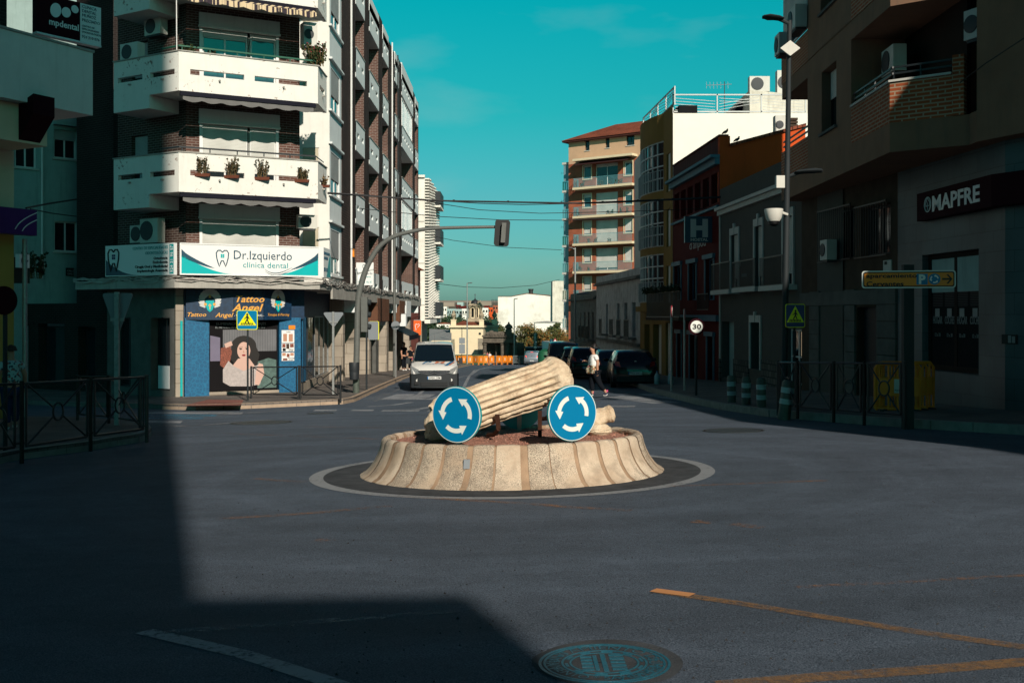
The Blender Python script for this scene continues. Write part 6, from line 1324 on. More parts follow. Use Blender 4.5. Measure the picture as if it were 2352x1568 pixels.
for x0,x1 in ((1862,1884),(1942,1966),(2017,2060)):
    for i in range(8): z=-1.2+i*.42; mb.fb(QL,QL.S(x0),QL.S(x1),.0,.05,z,z+.40)
mb.build('rusticated_pier','concrete_dark',mf)
for o in lw:
    window(mf,QL,*o,-.2,'dark_frame','glass',2,1,0); mb=MB(); rail(mb,QL,o[0]-.1,o[1]+.1,o[2]-.05,o[3]+.05,.15,.14); mb.build('window_grille','black_metal',mf)
MB().fb(QL,gd[0]+.25,gd[1],-.28,-.2,gd[2],QL.Z(1910,760)).build('garage_door','garage_slats',mf); MB().fb(QL,dd[0],dd[1],-.28,-.2,dd[2],dd[3]).build('door','dark_frame',mf)
ac(QL,QL.S(1917),QL.Z(1917,598),.12,'small air unit in front of the ground-floor window grille of the corner block',.5,.55,.3)
# office window with posters
wn=window(mf,QL,*wx,-.15,'brown_frame','glass_light',2,1,0,fw=.12,name='office_window')
wa,wb_,wc,wd=wx; 
MB().fb(QL,wa+.15,wb_-.15,-.19,-.16,wd-(wd-wc)*.33,wd-.12).build('blind','teal_wall',wn)
MB().fb(QL,wa+.15,wb_-.15,-.178,-.165,wc+.1,wd-(wd-wc)*.332).build('poster_band','room',wn)
for i,t_ in enumerate(('HOGAR','COCHES','HOGAR','COCHES')):
    a_=wa+.16+(wb_-wa-.3)*(.02+.25*i); text(t_,QL,a_,wc+(wd-wc)*.40,.17,-.163,'barrier_grey',wn,w=(wb_-wa)*.17); text('12 x 30',QL,a_+.08,wc+(wd-wc)*.29,.08,-.163,'barrier_grey',wn,w=(wb_-wa)*.10)
    mb=MB()
    for j in range(9): mb.fb(QL,a_,a_+(wb_-wa)*.18,-.163,-.161,wc+(wd-wc)*(.55+.014*j),wc+(wd-wc)*(.556+.014*j))
    mb.build('small_print','bin_dark',wn); MB().fb(QL,a_+.1,a_+(wb_-wa)*.12,-.163,-.16,wc+(wd-wc)*.46,wc+(wd-wc)*.53).build('photo','barrier_grey',wn)
# sign band
QS=Fr((9.28,24.2),(9.34,20.45)); QS=Fr(P(2106,480,23.9)[:2],P(2277,480,20.5)[:2]); zb,zt=QS.Z(2106,509),QS.Z(2106,446)
msg=thing('insurance_sign','dark maroon fascia sign with large pale insurance lettering and a round tree emblem','shop sign',QS.pt(0,0,zb)); kb=MB().fb(QS,0,QS.L,-.3,0,zb,zt).build('sign_box','sign_maroon',msg)
QS2=Fr(QS.pt(QS.L,0,0)[:2],(11.5,16.4)); MB().fb(QS2,0,QS2.L,-.3,0,zb,zt).build('sign_box','sign_maroon',msg)
text('MAPFRE',QS,QS.S(2140.5),QS.Z(2144,485),.33,.002,'sign_white',kb,w=QS.S(2249)-QS.S(2140.5),thick=.035)
cx,cz=QS.S(2131.5),QS.Z(2131,470); 
mb=MB(); mb.tube([QS.pt(cx+.155*math.cos(2*math.pi*i/24),.01,cz+.16*math.sin(2*math.pi*i/24)) for i in range(25)],.014,5); mb.build('emblem_ring','sign_white',kb)
mb=MB(); mb.tube([QS.pt(cx+x,.01,cz+z) for x,z in ((-.09,-.03),(-.1,.05),(-.05,.09),(0,.15),(.05,.09),(.1,.05),(.09,-.03),(-.09,-.03))],.010,5); mb.build('emblem_tree','sign_white',kb); mb=MB(); mb.tube([QS.pt(cx,.012,cz-.12),QS.pt(cx,.012,cz+.02),QS.pt(cx-.05,.012,cz+.08)],.009,5); mb.build('emblem_trunk','sign_white',kb)
sp=thing('small_office_plaque','small dark plaque with pale pictures on the stone wall at the right edge','sign',QL2.pt(.6,.02,.2)); s_=QL2.S(2310); kq=MB().fb(QL2,QL2.S(2303),QL2.S(2337),.0,.03,QL2.Z(2320,790),QL2.Z(2320,768)).build('plate','sign_black',sp); MB().fb(QL2,QL2.S(2318),QL2.S(2325),.031,.035,QL2.Z(2320,787),QL2.Z(2320,770)).build('photo','barrier_grey',kq); MB().fb(QL2,QL2.S(2327),QL2.S(2334),.031,.035,QL2.Z(2320,787),QL2.Z(2320,772)).build('photo','barrier_grey',kq)
sn2=thing('street_name_tile','small pale tiled street name plate on the shaded wall above the direction sign','street sign',QL.pt(QL.S(2035),.01,QL.Z(2035,622))); k5=MB().fb(QL,QL.S(2031),QL.S(2049),.0,.03,QL.Z(2035,622),QL.Z(2035,598)).build('tile','light_stone',sn2); text('CALLE',QL,QL.S(2034),QL.Z(2035,608),.08,.031,'sign_black',k5,w=.16)
# ================================================================ vehicles (built with the end that faces the viewer at local -Y)
def car(name,label,L,W,H,paint_,spec,loc,rz,plate_t='',van=False,front=False,brake=False,group=None,cat='car'):
    t_=thing(name,label,cat,(0,0,0),group); mb=MB(); st=spec; NN=10; rs=[]
    for (y,zb,zl,zr,w,wr) in st:
        y*=L/2; w*=W/2; wr*=W/2; zm=zb+(zl-zb)*.55
        half=[(0,zb),(w*.86,zb),(w*.97,zb+.10),(w,zm),(w*.965,zl),(wr,zr-.05),(wr*.88,zr-.008),(wr*.45,zr+.012),(0,zr+.015)]
        rs.append([(x,y,z) for x,z in half]+[(-x,y,z) for x,z in half[-2:0:-1]])
    mb.rings(rs); body=mb.build('body',paint_,t_,smooth=True,ang=32)
    def at(i,f,side,e=.006):
        """point on the window band: station i (float), f 0 belt..1 roof"""
        k=min(int(i),len(st)-2); u_=i-k; S_=[st[k][j]+(st[k+1][j]-st[k][j])*u_ for j in range(6)]
        x=S_[4]*W/2*.965*(1-f)+S_[5]*W/2*f; z=S_[2]*(1-f)+(S_[3]-.05)*f; return Vector((side*(x+e),S_[0]*L/2,z+e*.3))
    return t_,body,at
def band(at,par,segs,side,f0,f1,name='side_window'):
    for a,b in segs:
        n=5; mb=MB(); lo=[at(a+(b-a)*k/n,f0,side) for k in range(n+1)]; hi=[at(a+(b-a)*k/n,f1,side) for k in range(n+1)]
        mb.add(lo+hi,[(k,k+1,n+2+k,n+1+k) for k in range(n)]); mb.build(name,'car_glass',par,recalc=False)
def endglass(at,par,i0,i1,f,name,e=.012,ins=.90,z0=.04,z1=.96,shade='car_glass'):
    """window across the end between stations i0 (belt line) and i1 (roof)"""
    mb=MB(); n=6; A_=at(i0,0,1); B_=at(i1,1,1); A_=A_.lerp(B_,z0) if 0 else A_; P0=[];P1=[]
    for k in range(n+1):
        u_=-1+2*k/n; bow=(1-u_*u_)*.05*f; lo=A_.lerp(B_,z0); hi=A_.lerp(B_,z1)
        P0.append(Vector((lo.x*u_*ins,lo.y+f*(e)+bow*0+f*.02*(1-u_*u_),lo.z))); P1.append(Vector((hi.x*u_*ins,hi.y+f*e+f*.02*(1-u_*u_),hi.z+.01*(1-u_*u_))))
    mb.add(P0+P1,[(k,k+1,n+2+k,n+1+k) for k in range(n)]); return mb.build(name,shade,par,recalc=False,smooth=True)
def wheels(t_,L,W,r=.31,wb=.62,h=0):
    for sy in (-1,1):
        for sx in (-1,1):
            c=Vector((sx*(W/2-.20),sy*L/2*wb,r)); ax_=(sx,0,0)
            w_=MB().lathe(c,[(r*.6,0),(r,.0),(r*1.0,.17),(r*.92,.2),(r*.62,.205)],22,0,ax_).build('wheel','tyre',t_,smooth=True)
            MB().lathe(c+Vector((sx*.17,0,0)),[(r*.60,0),(r*.58,.03),(r*.2,.015),(.0,.02)],14,0,ax_).build('rim','rim',w_,smooth=True)
def ebox(par,x0,x1,y,z0,z1,m_,nm,d=.03): return MB().hexa([(x0,y,z0),(x1,y,z0),(x1,y+d,z0),(x0,y+d,z0),(x0,y,z1),(x1,y,z1),(x1,y+d,z1),(x0,y+d,z1)]).build(nm,m_,par)
def epoly(par,pts,y,m_,nm,d=.03,m2=None): return MB().prism([(x,y,z) for x,z in pts],(0,d,0)).build(nm,m_,par)
HATCH=[(-1.0,.34,.62,.66,.80,.62),(-.985,.22,.80,.84,.90,.76),(-.95,.20,.92,.96,.97,.82),(-.90,.20,.96,1.10,.99,.80),(-.79,.20,.97,1.36,1.0,.74),(-.68,.20,.97,1.44,1.0,.72),(-.1,.20,.94,1.48,1.0,.74),(.18,.20,.92,1.41,1.0,.76),(.50,.20,.90,1.00,1.0,.84),(.80,.20,.84,.88,.97,.80),(.95,.22,.70,.74,.90,.72),(1.0,.34,.56,.60,.78,.60)]
SUV=[(-1.0,.40,.75,.79,.80,.66),(-.985,.28,.92,.96,.92,.80),(-.96,.26,1.02,1.08,.98,.84),(-.92,.26,1.06,1.28,1.0,.82),(-.86,.26,1.07,1.58,1.0,.78),(-.76,.26,1.06,1.66,1.0,.76),(-.1,.26,1.04,1.70,1.0,.78),(.22,.26,1.02,1.62,1.0,.80),(.52,.26,1.0,1.10,1.0,.88),(.82,.26,.94,.98,.97,.84),(.95,.28,.80,.84,.90,.76),(1.0,.40,.62,.66,.78,.64)]
def tail(t_,body,at,L,W,z,plate_t,lamp='lamp_red',pw=.52,ph=.11,zp=.62,hi=False,wz0=.06,wi=.88):
    Y=-L/2
    endglass(at,body,3.0,4.6,-1,'rear_window',z0=wz0,z1=.93,ins=wi)
    for sx in (-1,1):
        xo=sx*W*.43; xi=sx*W*.31; mb=MB(); mb.hexa([(xi,Y*.985,z-.10),(xo,Y*.955,z-.10),(xo,Y*.90,z-.10),(xi,Y*.93,z-.10),(xi+sx*.06,Y*.965,z+.10),(xo-sx*.0,Y*.925,z+.12),(xo,Y*.88,z+.12),(xi+sx*.06,Y*.90,z+.10)]); mb.build('tail_lamp',lamp,body)
    ebox(body,-pw/2,pw/2,Y-.012,zp-ph/2,zp+ph/2,'plate_white','licence_plate',.03)
    if plate_t: F=Fr((-1,Y-.013),(1,Y-.013)); text(plate_t,F,1-pw/2+.07,zp-.035,.07,.002,'sign_black',body,w=pw-.1); MB().fb(F,1-pw/2,1-pw/2+.04,0,.003,zp-ph/2+.003,zp+ph/2-.003).build('plate_band','plate_blue',body)
    ebox(body,-W*.40,W*.40,Y-.02,.30,.50,'bumper','bumper',.06); ebox(body,-W*.02,W*.02,Y*.985-.012,z+.10,z+.14,'chrome','badge',.02)
def parked(name,label,L,W,H,paint_,spec,px,Yd,rz,plate_t,zl,lamp='lamp_red',group='parked cars along the right kerb'):
    t_,body,at=car(name,label,L,W,H,paint_,spec,None,0,group=group)
    band(at,body,[(5.0,6.0),(6.05,7.2)],1,.10,.90); band(at,body,[(5.0,6.0),(6.05,7.2)],-1,.10,.90)
    tail(t_,body,at,L,W,zl,plate_t,lamp); endglass(at,body,8.0,7.0,1,'windscreen'); wheels(t_,L,W)
    for sx in (-1,1):
        mb=MB(); mb.tube([(sx*W*.48,.28*L/2,1.0),(sx*W*.56,.26*L/2,1.03),(sx*W*.60,.25*L/2,1.04)],[.03,.08,.05],8); mb.build('mirror',paint_,body)
    x=(px-CX)/FOC*Yd; t_.location=(x,Yd,g(x,Yd)+.0); t_.rotation_euler=(math.atan((g(x,Yd+1)-g(x,Yd-1))/2)*0,0,R(rz)); return t_
parked('parked_car','black hatchback with a readable rear plate, nearest of the cars parked at the right kerb',4.2,1.76,1.48,'car_black',HATCH,1449,41.8,-2,'9463 DWX',.95)
parked('parked_car','dark blue hatchback parked behind the walking woman, second in the row at the right kerb',4.2,1.76,1.50,'car_blue',HATCH,1404,47.3,-2,'6712 FKL',.95)
parked('parked_car','black people carrier with a white plate, third car in the row at the right kerb',4.4,1.80,1.60,'car_black',[(a,b,c*1.04,d*1.07,e,f*1.05) for a,b,c,d,e,f in HATCH],1345,53,-1,'0643',1.02)
parked('parked_car','dark grey estate, fourth car in the row at the right kerb, mostly hidden',4.4,1.80,1.60,'car_grey',[(a,b,c*1.04,d*1.1,e,f*1.05) for a,b,c,d,e,f in HATCH],1322,61,-1,'',1.02)
parked('parked_van','black van, farthest of the vehicles parked at the right kerb',4.8,1.90,1.9,'car_black',[(a,b,c*1.08,d*1.18,e,f*1.08) for a,b,c,d,e,f in SUV],1291,66,-1,'',1.1)
MB_=None
# silver people carrier driving away with its brake lights on
t_,body,at=car('people_carrier','silver people carrier driving away with red brake lights lit','4.5' and 4.5,1.84,1.64,'car_silver',SUV,None,0)
band(at,body,[(5.0,6.0),(6.05,7.2)],1,.10,.90); band(at,body,[(5.0,6.0),(6.05,7.2)],-1,.10,.90); tail(t_,body,at,4.5,1.84,1.08,'1585 LKT','brake_light'); endglass(at,body,8.0,7.0,1,'windscreen'); wheels(t_,4.5,1.84)
ebox(body,-.15,.15,-2.25*.87,1.60,1.64,'brake_light','brake_lamp',.03)
x=(1225-CX)/FOC*124; t_.location=(x,124,g(x,124)); t_.rotation_euler=(0,0,R(-6))
# ---- white delivery van coming towards the viewer
L,W=4.38,1.81
VAN=[(-1.0,.30,.56,.60,.72,.5),(-.975,.20,.74,.78,.90,.72),(-.93,.18,.88,.92,.96,.80),(-.84,.18,.98,1.02,.985,.84),(-.66,.18,1.07,1.13,1.0,.86),(-.50,.18,1.10,1.34,1.0,.83),(-.22,.18,1.10,1.70,1.0,.79),(-.12,.18,1.10,1.77,1.0,.79),(.0,.18,1.10,1.80,1.0,.79),(.5,.18,1.10,1.82,1.0,.80),(.92,.18,1.10,1.80,1.0,.80),(.985,.20,1.08,1.70,.98,.78),(1.0,.3,.98,1.1,.9,.7)]
t_,body,at=car('delivery_van','white delivery van with blue and orange stripes driving towards the viewer','4',W,1.8,'van_white',VAN,None,0,cat='van') if 0 else car('delivery_van','white delivery van with blue and orange stripes driving towards the viewer',L,W,1.8,'van_white',VAN,None,0,cat='van')
# windscreen with see-through interior would be black: dark glass sheet following the nose
mb=MB(); n=8; A_=at(4.05,.6,1); A_=Vector((W/2*.88,-.655*L/2,1.125)); B_=Vector((W/2*.76,-.175*L/2,1.70)); P0=[];P1=[]
for k in range(n+1):
    u_=-1+2*k/n; P0.append(Vector((A_.x*u_*.98,A_.y-.06-.05*(1-u_*u_),A_.z+.05))); P1.append(Vector((B_.x*u_*.98,B_.y-.07-.03*(1-u_*u_),B_.z+.045+.015*(1-u_*u_))))
mb.add(P0+P1,[(k,k+1,n+2+k,n+1+k) for k in range(n)]); ws=mb.build('windscreen','car_glass',body,recalc=False,smooth=True)
mb=MB(); 
for k in range(4): pass
fs=MB(); lo=[P0[k].lerp(P1[k],-.02)+Vector((0,.012,0)) for k in range(n+1)]
# black lower nose: bumper, grille, plate
Yf=-L/2
mb=MB(); mb.rings([[(x,y,z) for z in [z_]for x,y in ((-.93,Yf*.88),(-.86,Yf*.975),(-.45,Yf-.045),(0,Yf-.06),(.45,Yf-.045),(.86,Yf*.975),(.93,Yf*.88),(.80,Yf*.82),(-.80,Yf*.82))] for z_ in (.18,.30,.56,.70)]); bp_=mb.build('bumper','bumper',body,smooth=True,ang=50)
epoly(body,[(-.48,.70),(.48,.70),(.60,.83),(-.60,.83)],Yf-.035,'bumper','grille')
mb=MB(); y_=Yf-.055; mb.tube([(-.60,y_+.03,.80),(-.14,y_-.0,.765),(0,y_-.01,.83),(.14,y_-.0,.765),(.60,y_+.03,.80)],.014,6); mb.tube([(-.55,y_+.03,.73),(-.13,y_,.695),(0,y_-.01,.76),(.13,y_,.695),(.55,y_+.03,.73)],.014,6); mb.build('chevron_badge','chrome',body)
for sx in (-1,1):
    mb=MB(); mb.hexa([(sx*.54,Yf*1.005,.72),(sx*.86,Yf*.96,.70),(sx*.89,Yf*.85,.72),(sx*.52,Yf*.90,.72),(sx*.60,Yf*.985,.86),(sx*.90,Yf*.90,1.0),(sx*.905,Yf*.78,1.0),(sx*.58,Yf*.85,.90)]); mb.build('headlight','lamp_clear',body,smooth=True,ang=60)
    mb=MB(); mb.tube([(sx*.86,Yf*.50,1.10),(sx*.97,Yf*.51,1.13)],.03,6); mb.hexa([(sx*.95,Yf*.54,1.02),(sx*1.10,Yf*.54,1.04),(sx*1.10,Yf*.47,1.04),(sx*.95,Yf*.47,1.02),(sx*.95,Yf*.54,1.26),(sx*1.09,Yf*.54,1.25),(sx*1.09,Yf*.47,1.25),(sx*.95,Yf*.47,1.26)]); mb.build('mirror','bin_dark',body)
ebox(body,-.26,.26,Yf-.095,.50,.61,'plate_white','licence_plate',.03); F=Fr((-1,Yf-.096),(1,Yf-.096)); text('0950 JYM',F,.80,.52,.072,.002,'sign_black',body,w=.43,thick=.02); MB().fb(F,.74,.78,0,.003,.503,.607).build('plate_band','plate_blue',body)
ebox(body,-.50,.50,Yf-.075,.24,.40,'sign_black','air_intake',.04); 
for z_ in (.28,.33,.38): ebox(body,-.49,.49,Yf-.082,z_,z_+.015,'bumper','intake_bar',.03)
for sx in (-1,1): ebox(body,min(sx*.58,sx*.74),max(sx*.58,sx*.74),Yf*.985-.075,.30,.40,'sign_black','fog_lamp',.03)
# bonnet graphics
def hood(x,f): # f 0 front edge .. 1 windscreen base
    y=Yf*(.965-.28*f); z=lin(-y/(-Yf)*1.0 if 0 else y/(L/2),[(s_[0],s_[3]) for s_ in VAN])+.022; return Vector((x,y,z))
def hoodtext(s_,x0,x1,f0,f1,m_,shear=0):
    cu=bpy.data.curves.new('t','FONT'); cu.body=s_; cu.size=1; cu.shear=shear; cu.offset=.015; ob=bpy.data.objects.new('t',cu); COL.objects.link(ob); me=bpy.data.meshes.new_from_object(ob.evaluated_get(bpy.context.evaluated_depsgraph_get())); bpy.data.objects.remove(ob)
    X=[v.co.x for v in me.vertices]; Yv=[v.co.y for v in me.vertices]; mb=MB()
    mb.add([hood(x0+(v.co.x-min(X))/(max(X)-min(X))*(x1-x0),f0+(v.co.y-min(Yv))/(max(Yv)-min(Yv))*(f1-f0)) for v in me.vertices],[tuple(p.vertices) for p in me.polygons]); mb.build('bonnet_lettering',m_,body,recalc=False)
hoodtext('P',-.46,-.10,.62,1.0,'decal_blue',.3); hoodtext('M',.0,.42,.62,1.0,'decal_orange',.2); hoodtext('RECAMBIOS DEL AUTOMOVIL',-.46,.42,.46,.56,'decal_blue')
def hstripe(pts,m_): mb=MB(); n_=len(pts); mb.add([hood(*p) for p in pts],[tuple(range(n_))]); mb.build('stripe',m_,body,recalc=False)
hstripe([(.36,.30),(.50,.30),(.74,.99),(.62,.99)],'decal_blue'); hstripe([(.53,.36),(.60,.36),(.80,.99),(.76,.99)],'decal_orange')
for sx in (-1,1):
    mb=MB(); X_=sx*(W/2*.972+.008); pts=[(-.49,1.15),(-.20,1.62),(-.10,1.66),(-.03,1.66),(-.03,1.16)]
    mb.add([at(4.9,.2,sx),at(6.0,.1,sx),at(8.0,.1,sx),at(8.0,.85,sx),at(6.3,.85,sx),at(5.5,.7,sx)],[(0,1,2,3,4,5)]); mb.build('side_window','car_glass',body,recalc=False)
    for o_,m_ in ((0,'decal_blue'),(.09,'decal_orange')):
        mb=MB(); pts=[(-.90+o_*.3,.45),(-.84+o_*.3,.95),(-.55,1.02-o_),(.0,.95-o_),(.6,1.0-o_)]; mb.rings([[(sx*(W/2+.006),y*L/2,z-.035),(sx*(W/2+.006),y*L/2,z+.035)] for y,z in pts],cap=False,closed=False); mb.build('stripe',m_,body,recalc=False)
wheels(t_,L,W,.32,.64); MB().tube([(0.0,-.15*L/2,1.79),(.0,-.08*L/2,2.12)],.006,4).build('aerial','black_metal',body)
# driver's hand and visor seen through the glass
ebox(body,.20,.62,-.26*L/2-.09,1.60,1.66,'seat_dark','sun_visor',.01)
x=(998-CX)/FOC*41.6; t_.location=(x,41.6,g(x,41.6)); t_.rotation_euler=(0,0,R(4))
# ================================================================ people
def skin(name,V,E,m_,par,sub=2):
    me=bpy.data.meshes.new(name); me.from_pydata([v[0] for v in V],E,[]); o=bpy.data.objects.new(name+'_tmp',me); COL.objects.link(o)
    md=o.modifiers.new('s','SKIN'); md.use_smooth_shade=True; md.branch_smoothing=.6
    sv=me.skin_vertices[0].data
    for i,v in enumerate(V): r=v[1] if isinstance(v[1],(tuple,list)) else (v[1],v[1]); sv[i].radius=(r[0]*1.15,r[1]*1.15); sv[i].use_root=(i==0)
    s2_=o.modifiers.new('u','SUBSURF'); s2_.levels=sub; s2_.render_levels=sub
    m2=bpy.data.meshes.new_from_object(o.evaluated_get(bpy.context.evaluated_depsgraph_get())); bpy.data.objects.remove(o)
    mb=MB(); mb.add([v.co[:] for v in m2.vertices],[tuple(p.vertices) for p in m2.polygons]); bpy.data.meshes.remove(m2)
    return mb.build(name,m_,par,smooth=True,ang=180)
def chain(V,E,start,pts):
    i=start
    for p,r in pts: V.append((Vector(p),r)); E.append((i,len(V)-1)); i=len(V)-1
    return i
def hand(V,E,i,c,d,side_,curl=.5,s=1.0):
    """palm then four unequal bent fingers and a side thumb"""
    c=Vector(c); d=Vector(d).normalized(); u=Vector(side_).normalized(); dn=d.cross(u).normalized()
    for k,(o,l) in enumerate(((-.032,.062),(-.011,.074),(.011,.068),(.031,.052))):
        b=c+u*o*s+d*.045*s; chain(V,E,i,[(b,.0095*s),(b+d*l*.5*s+dn*.01*curl,.0085*s),(b+d*l*.75*s+dn*l*.6*curl*s,.0075*s),(b+d*l*.7*s+dn*l*1.05*curl*s,.006*s)])
    chain(V,E,i,[(c-u*.042*s+d*.005,.011*s),(c-u*.060*s+d*.035*s+dn*.012,.009*s),(c-u*.052*s+d*.06*s+dn*.03*curl,.007*s)])
def head(par,c,fw,r=.1,hair='hair_black',long=False,sk='skin',name='hair'):
    """hair cap, ears, eyes on a head centred at c looking along fw"""
    c=Vector(c); fw=Vector(fw).normalized(); rt=fw.cross(Vector((0,0,1))).normalized(); mb=MB(); n=20; rg=random.Random(3)
    for i in range(9):
        ph_=math.pi*.5-(i/8)*math.pi*(.78 if not long else .95); ring_=[]
        for k in range(n):
            a=2*math.pi*k/n; d=rt*math.cos(a)+fw*math.sin(a); f=max(0,math.sin(a)); 
            ph2=max(ph_,.28*f+.05) if ph_<.35*f+.05 else ph_
            rr=r*(1.22-.34*f)+rg.uniform(-.010,.014); ring_.append(c+d*math.cos(ph2)*rr*.92+Vector((0,0,1))*math.sin(ph2)*rr*1.10-fw*.022)
        mb.rings([ring_],cap=False) if 0 else None
        if i==0: rs=[]
        rs.append(ring_)
    mb.rings(rs); mb.build(name,hair,par,smooth=True,ang=80)
    for s_ in (-1,1):
        e=c+fw*r*.93+rt*s_*r*.34+Vector((0,0,.005)); MB().lathe(e,[(.012,-.004),(.008,.004),(0,.006)],8,0,fw).build('eye','hair_black',par)
    MB().tube([c+fw*r*.93-rt*.022-Vector((0,0,.058)),c+fw*r*.97-Vector((0,0,.06)),c+fw*r*.93+rt*.022-Vector((0,0,.058))],.006,5).build('mouth','lips',par)
def person_at(px,py,Y=None): c=gp(px,py) if Y is None else Vector(((px-CX)/FOC*Y,Y,0)); return c
# woman crossing, walking to the left while looking at her phone
wc=gp(1364,909); S=1.60/1.70
pw=thing('person','woman with short black hair, white t-shirt and black trousers crossing the road with a phone','person',wc)
pt3=lambda x,y,z: Vector((wc.x+x*S,wc.y+y*S,wc.z+z*S))
V=[(pt3(.02,0,.93),(.15*S,.115*S))]; E=[]
tor=chain(V,E,0,[(pt3(.03,0,1.05),(.14*S,.13*S)),(pt3(.02,0,1.20),(.15*S,.14*S)),(pt3(.01,0,1.34),(.14*S,.13*S))])
nk=chain(V,E,tor,[(pt3(-.01,0,1.44),.065*S),(pt3(-.03,0,1.50),.052*S)])
hd=chain(V,E,nk,[(pt3(-.045,0,1.56),(.088*S,.078*S)),(pt3(-.05,0,1.63),(.100*S,.086*S)),(pt3(-.04,0,1.69),(.085*S,.075*S))])
chain(V,E,len(V)-2,[(pt3(-.125,0,1.612),.020*S),(pt3(-.150,0,1.600),.012*S)])
# near arm hanging back, far arm forward holding the phone
a1=chain(V,E,tor,[(pt3(.06,-.16,1.38),.062*S),(pt3(.12,-.20,1.16),.048*S),(pt3(.10,-.21,1.04),.042*S),(pt3(.10,-.20,.88),.032*S),(pt3(.10,-.20,.83),(.038*S,.022*S))])
hand(V,E,a1,pt3(.10,-.20,.80),(0,.05,-1),(1,0,0),.5,S)
a2=chain(V,E,tor,[(pt3(-.02,.16,1.37),.060*S),(pt3(-.02,.19,1.15),.047*S),(pt3(-.12,.12,1.14),.040*S),(pt3(-.25,.05,1.19),.030*S),(pt3(-.29,.03,1.21),(.035*S,.022*S))])
hand(V,E,a2,pt3(-.30,.02,1.215),(-1,-.2,.1),(0,1,0),.8,S)
# legs: left foot planted forward (left), right leg trailing with the heel up
l1=chain(V,E,0,[(pt3(-.00,.09,.84),.115*S),(pt3(-.06,.09,.48),.072*S),(pt3(-.05,.09,.30),.062*S),(pt3(-.04,.09,.09),.042*S),(pt3(-.06,.09,.05),.04*S),(pt3(-.15,.09,.035),.035*S)])
l2=chain(V,E,0,[(pt3(.05,-.09,.84),.115*S),(pt3(.16,-.09,.48),.072*S),(pt3(.26,-.09,.32),.060*S),(pt3(.40,-.09,.15),.042*S),(pt3(.42,-.09,.10),.04*S),(pt3(.35,-.09,.04),.036*S)])
skin('body',V,E,'skin',pw)
V=[(pt3(.02,0,.96),(.19*S,.16*S))]; E=[]; t1=chain(V,E,0,[(pt3(.0,0,1.10),(.215*S,.20*S)),(pt3(-.03,0,1.25),(.215*S,.20*S)),(pt3(.01,0,1.36),(.145*S,.14*S)),(pt3(.0,0,1.43),(.09*S,.085*S))])
chain(V,E,t1-1,[(pt3(.06,-.17,1.38),.078*S),(pt3(.10,-.205,1.22),.068*S)]); chain(V,E,t1-1,[(pt3(-.02,.17,1.37),.076*S),(pt3(-.03,.195,1.22),.066*S)]); skin('t_shirt',V,E,'shirt_white',pw)
V=[(pt3(.03,0,.92),(.165*S,.13*S))]; E=[]; chain(V,E,0,[(pt3(-.00,.09,.82),.145*S),(pt3(-.06,.09,.48),.095*S),(pt3(-.05,.09,.30),.080*S),(pt3(-.04,.09,.14),.052*S)]); chain(V,E,0,[(pt3(.05,-.09,.82),.145*S),(pt3(.16,-.09,.48),.095*S),(pt3(.26,-.09,.32),.078*S),(pt3(.37,-.09,.18),.050*S)]); skin('trousers',V,E,'trouser_black',pw)
for pts in ([(-.02,.09,.06),(-.10,.09,.045),(-.19,.09,.035)],[(.455,-.09,.12),(.40,-.09,.065),(.33,-.09,.03)]):
    V=[(pt3(*pts[0]),.052*S)]; E=[]; chain(V,E,0,[(pt3(*pts[1]),(.052*S,.045*S)),(pt3(*pts[2]),(.045*S,.034*S))]); sh_=skin('shoe',V,E,'shoe_navy',pw)
    a,b=pt3(*pts[0]),pt3(*pts[2]); dn=Vector((0,0,-.042)); MB().tube([a+dn,(a+b)/2+dn,b+dn*.7],[.04,.04,.032],8).build('sole','shoe_sole',sh_); MB().tube([a+Vector((.02,0,.045)),a+Vector((-.03,0,.05))],.04,8).build('collar','pink',sh_)
head(pw,pt3(-.035,0,1.645),(-1,-.1,-.25),.115*S)
ph_=thing('phone','slim dark phone held up in front of the crossing woman','phone',pt3(-.40,.0,1.22)); c=pt3(-.40,0,1.235); MB().hexa([c+Vector(v) for v in ((-.07,-.035,.02),(.06,-.035,-.035),(.06,.035,-.035),(-.07,.035,.02),(-.068,-.035,.03),(.062,-.035,-.025),(.062,.035,-.025),(-.068,.035,.03))]).build('case','denim',ph_)
bg_=thing('handbag','patterned cloth handbag hanging at the hip of the crossing woman','handbag',pt3(-.10,-.18,.78)); mb=MB(); c=pt3(-.12,-.20,.80)
mb.rings([[c+Vector((math.cos(a)*w_,math.sin(a)*.07,z)) for a in [2*math.pi*k/14 for k in range(14)]] for z,w_ in ((-.02,.12),(.02,.16),(.12,.165),(.20,.13),(.24,.09))]); mb.build('pouch','bag_cloth',bg_,smooth=True,ang=70)
mb=MB(); mb.tube([c+Vector((-.10,0,.22)),c+Vector((.0,.02,.36)),pt3(.06,-.17,1.16),pt3(.08,-.13,1.30)],.011,5); mb.build('strap','bag_cloth',bg_)
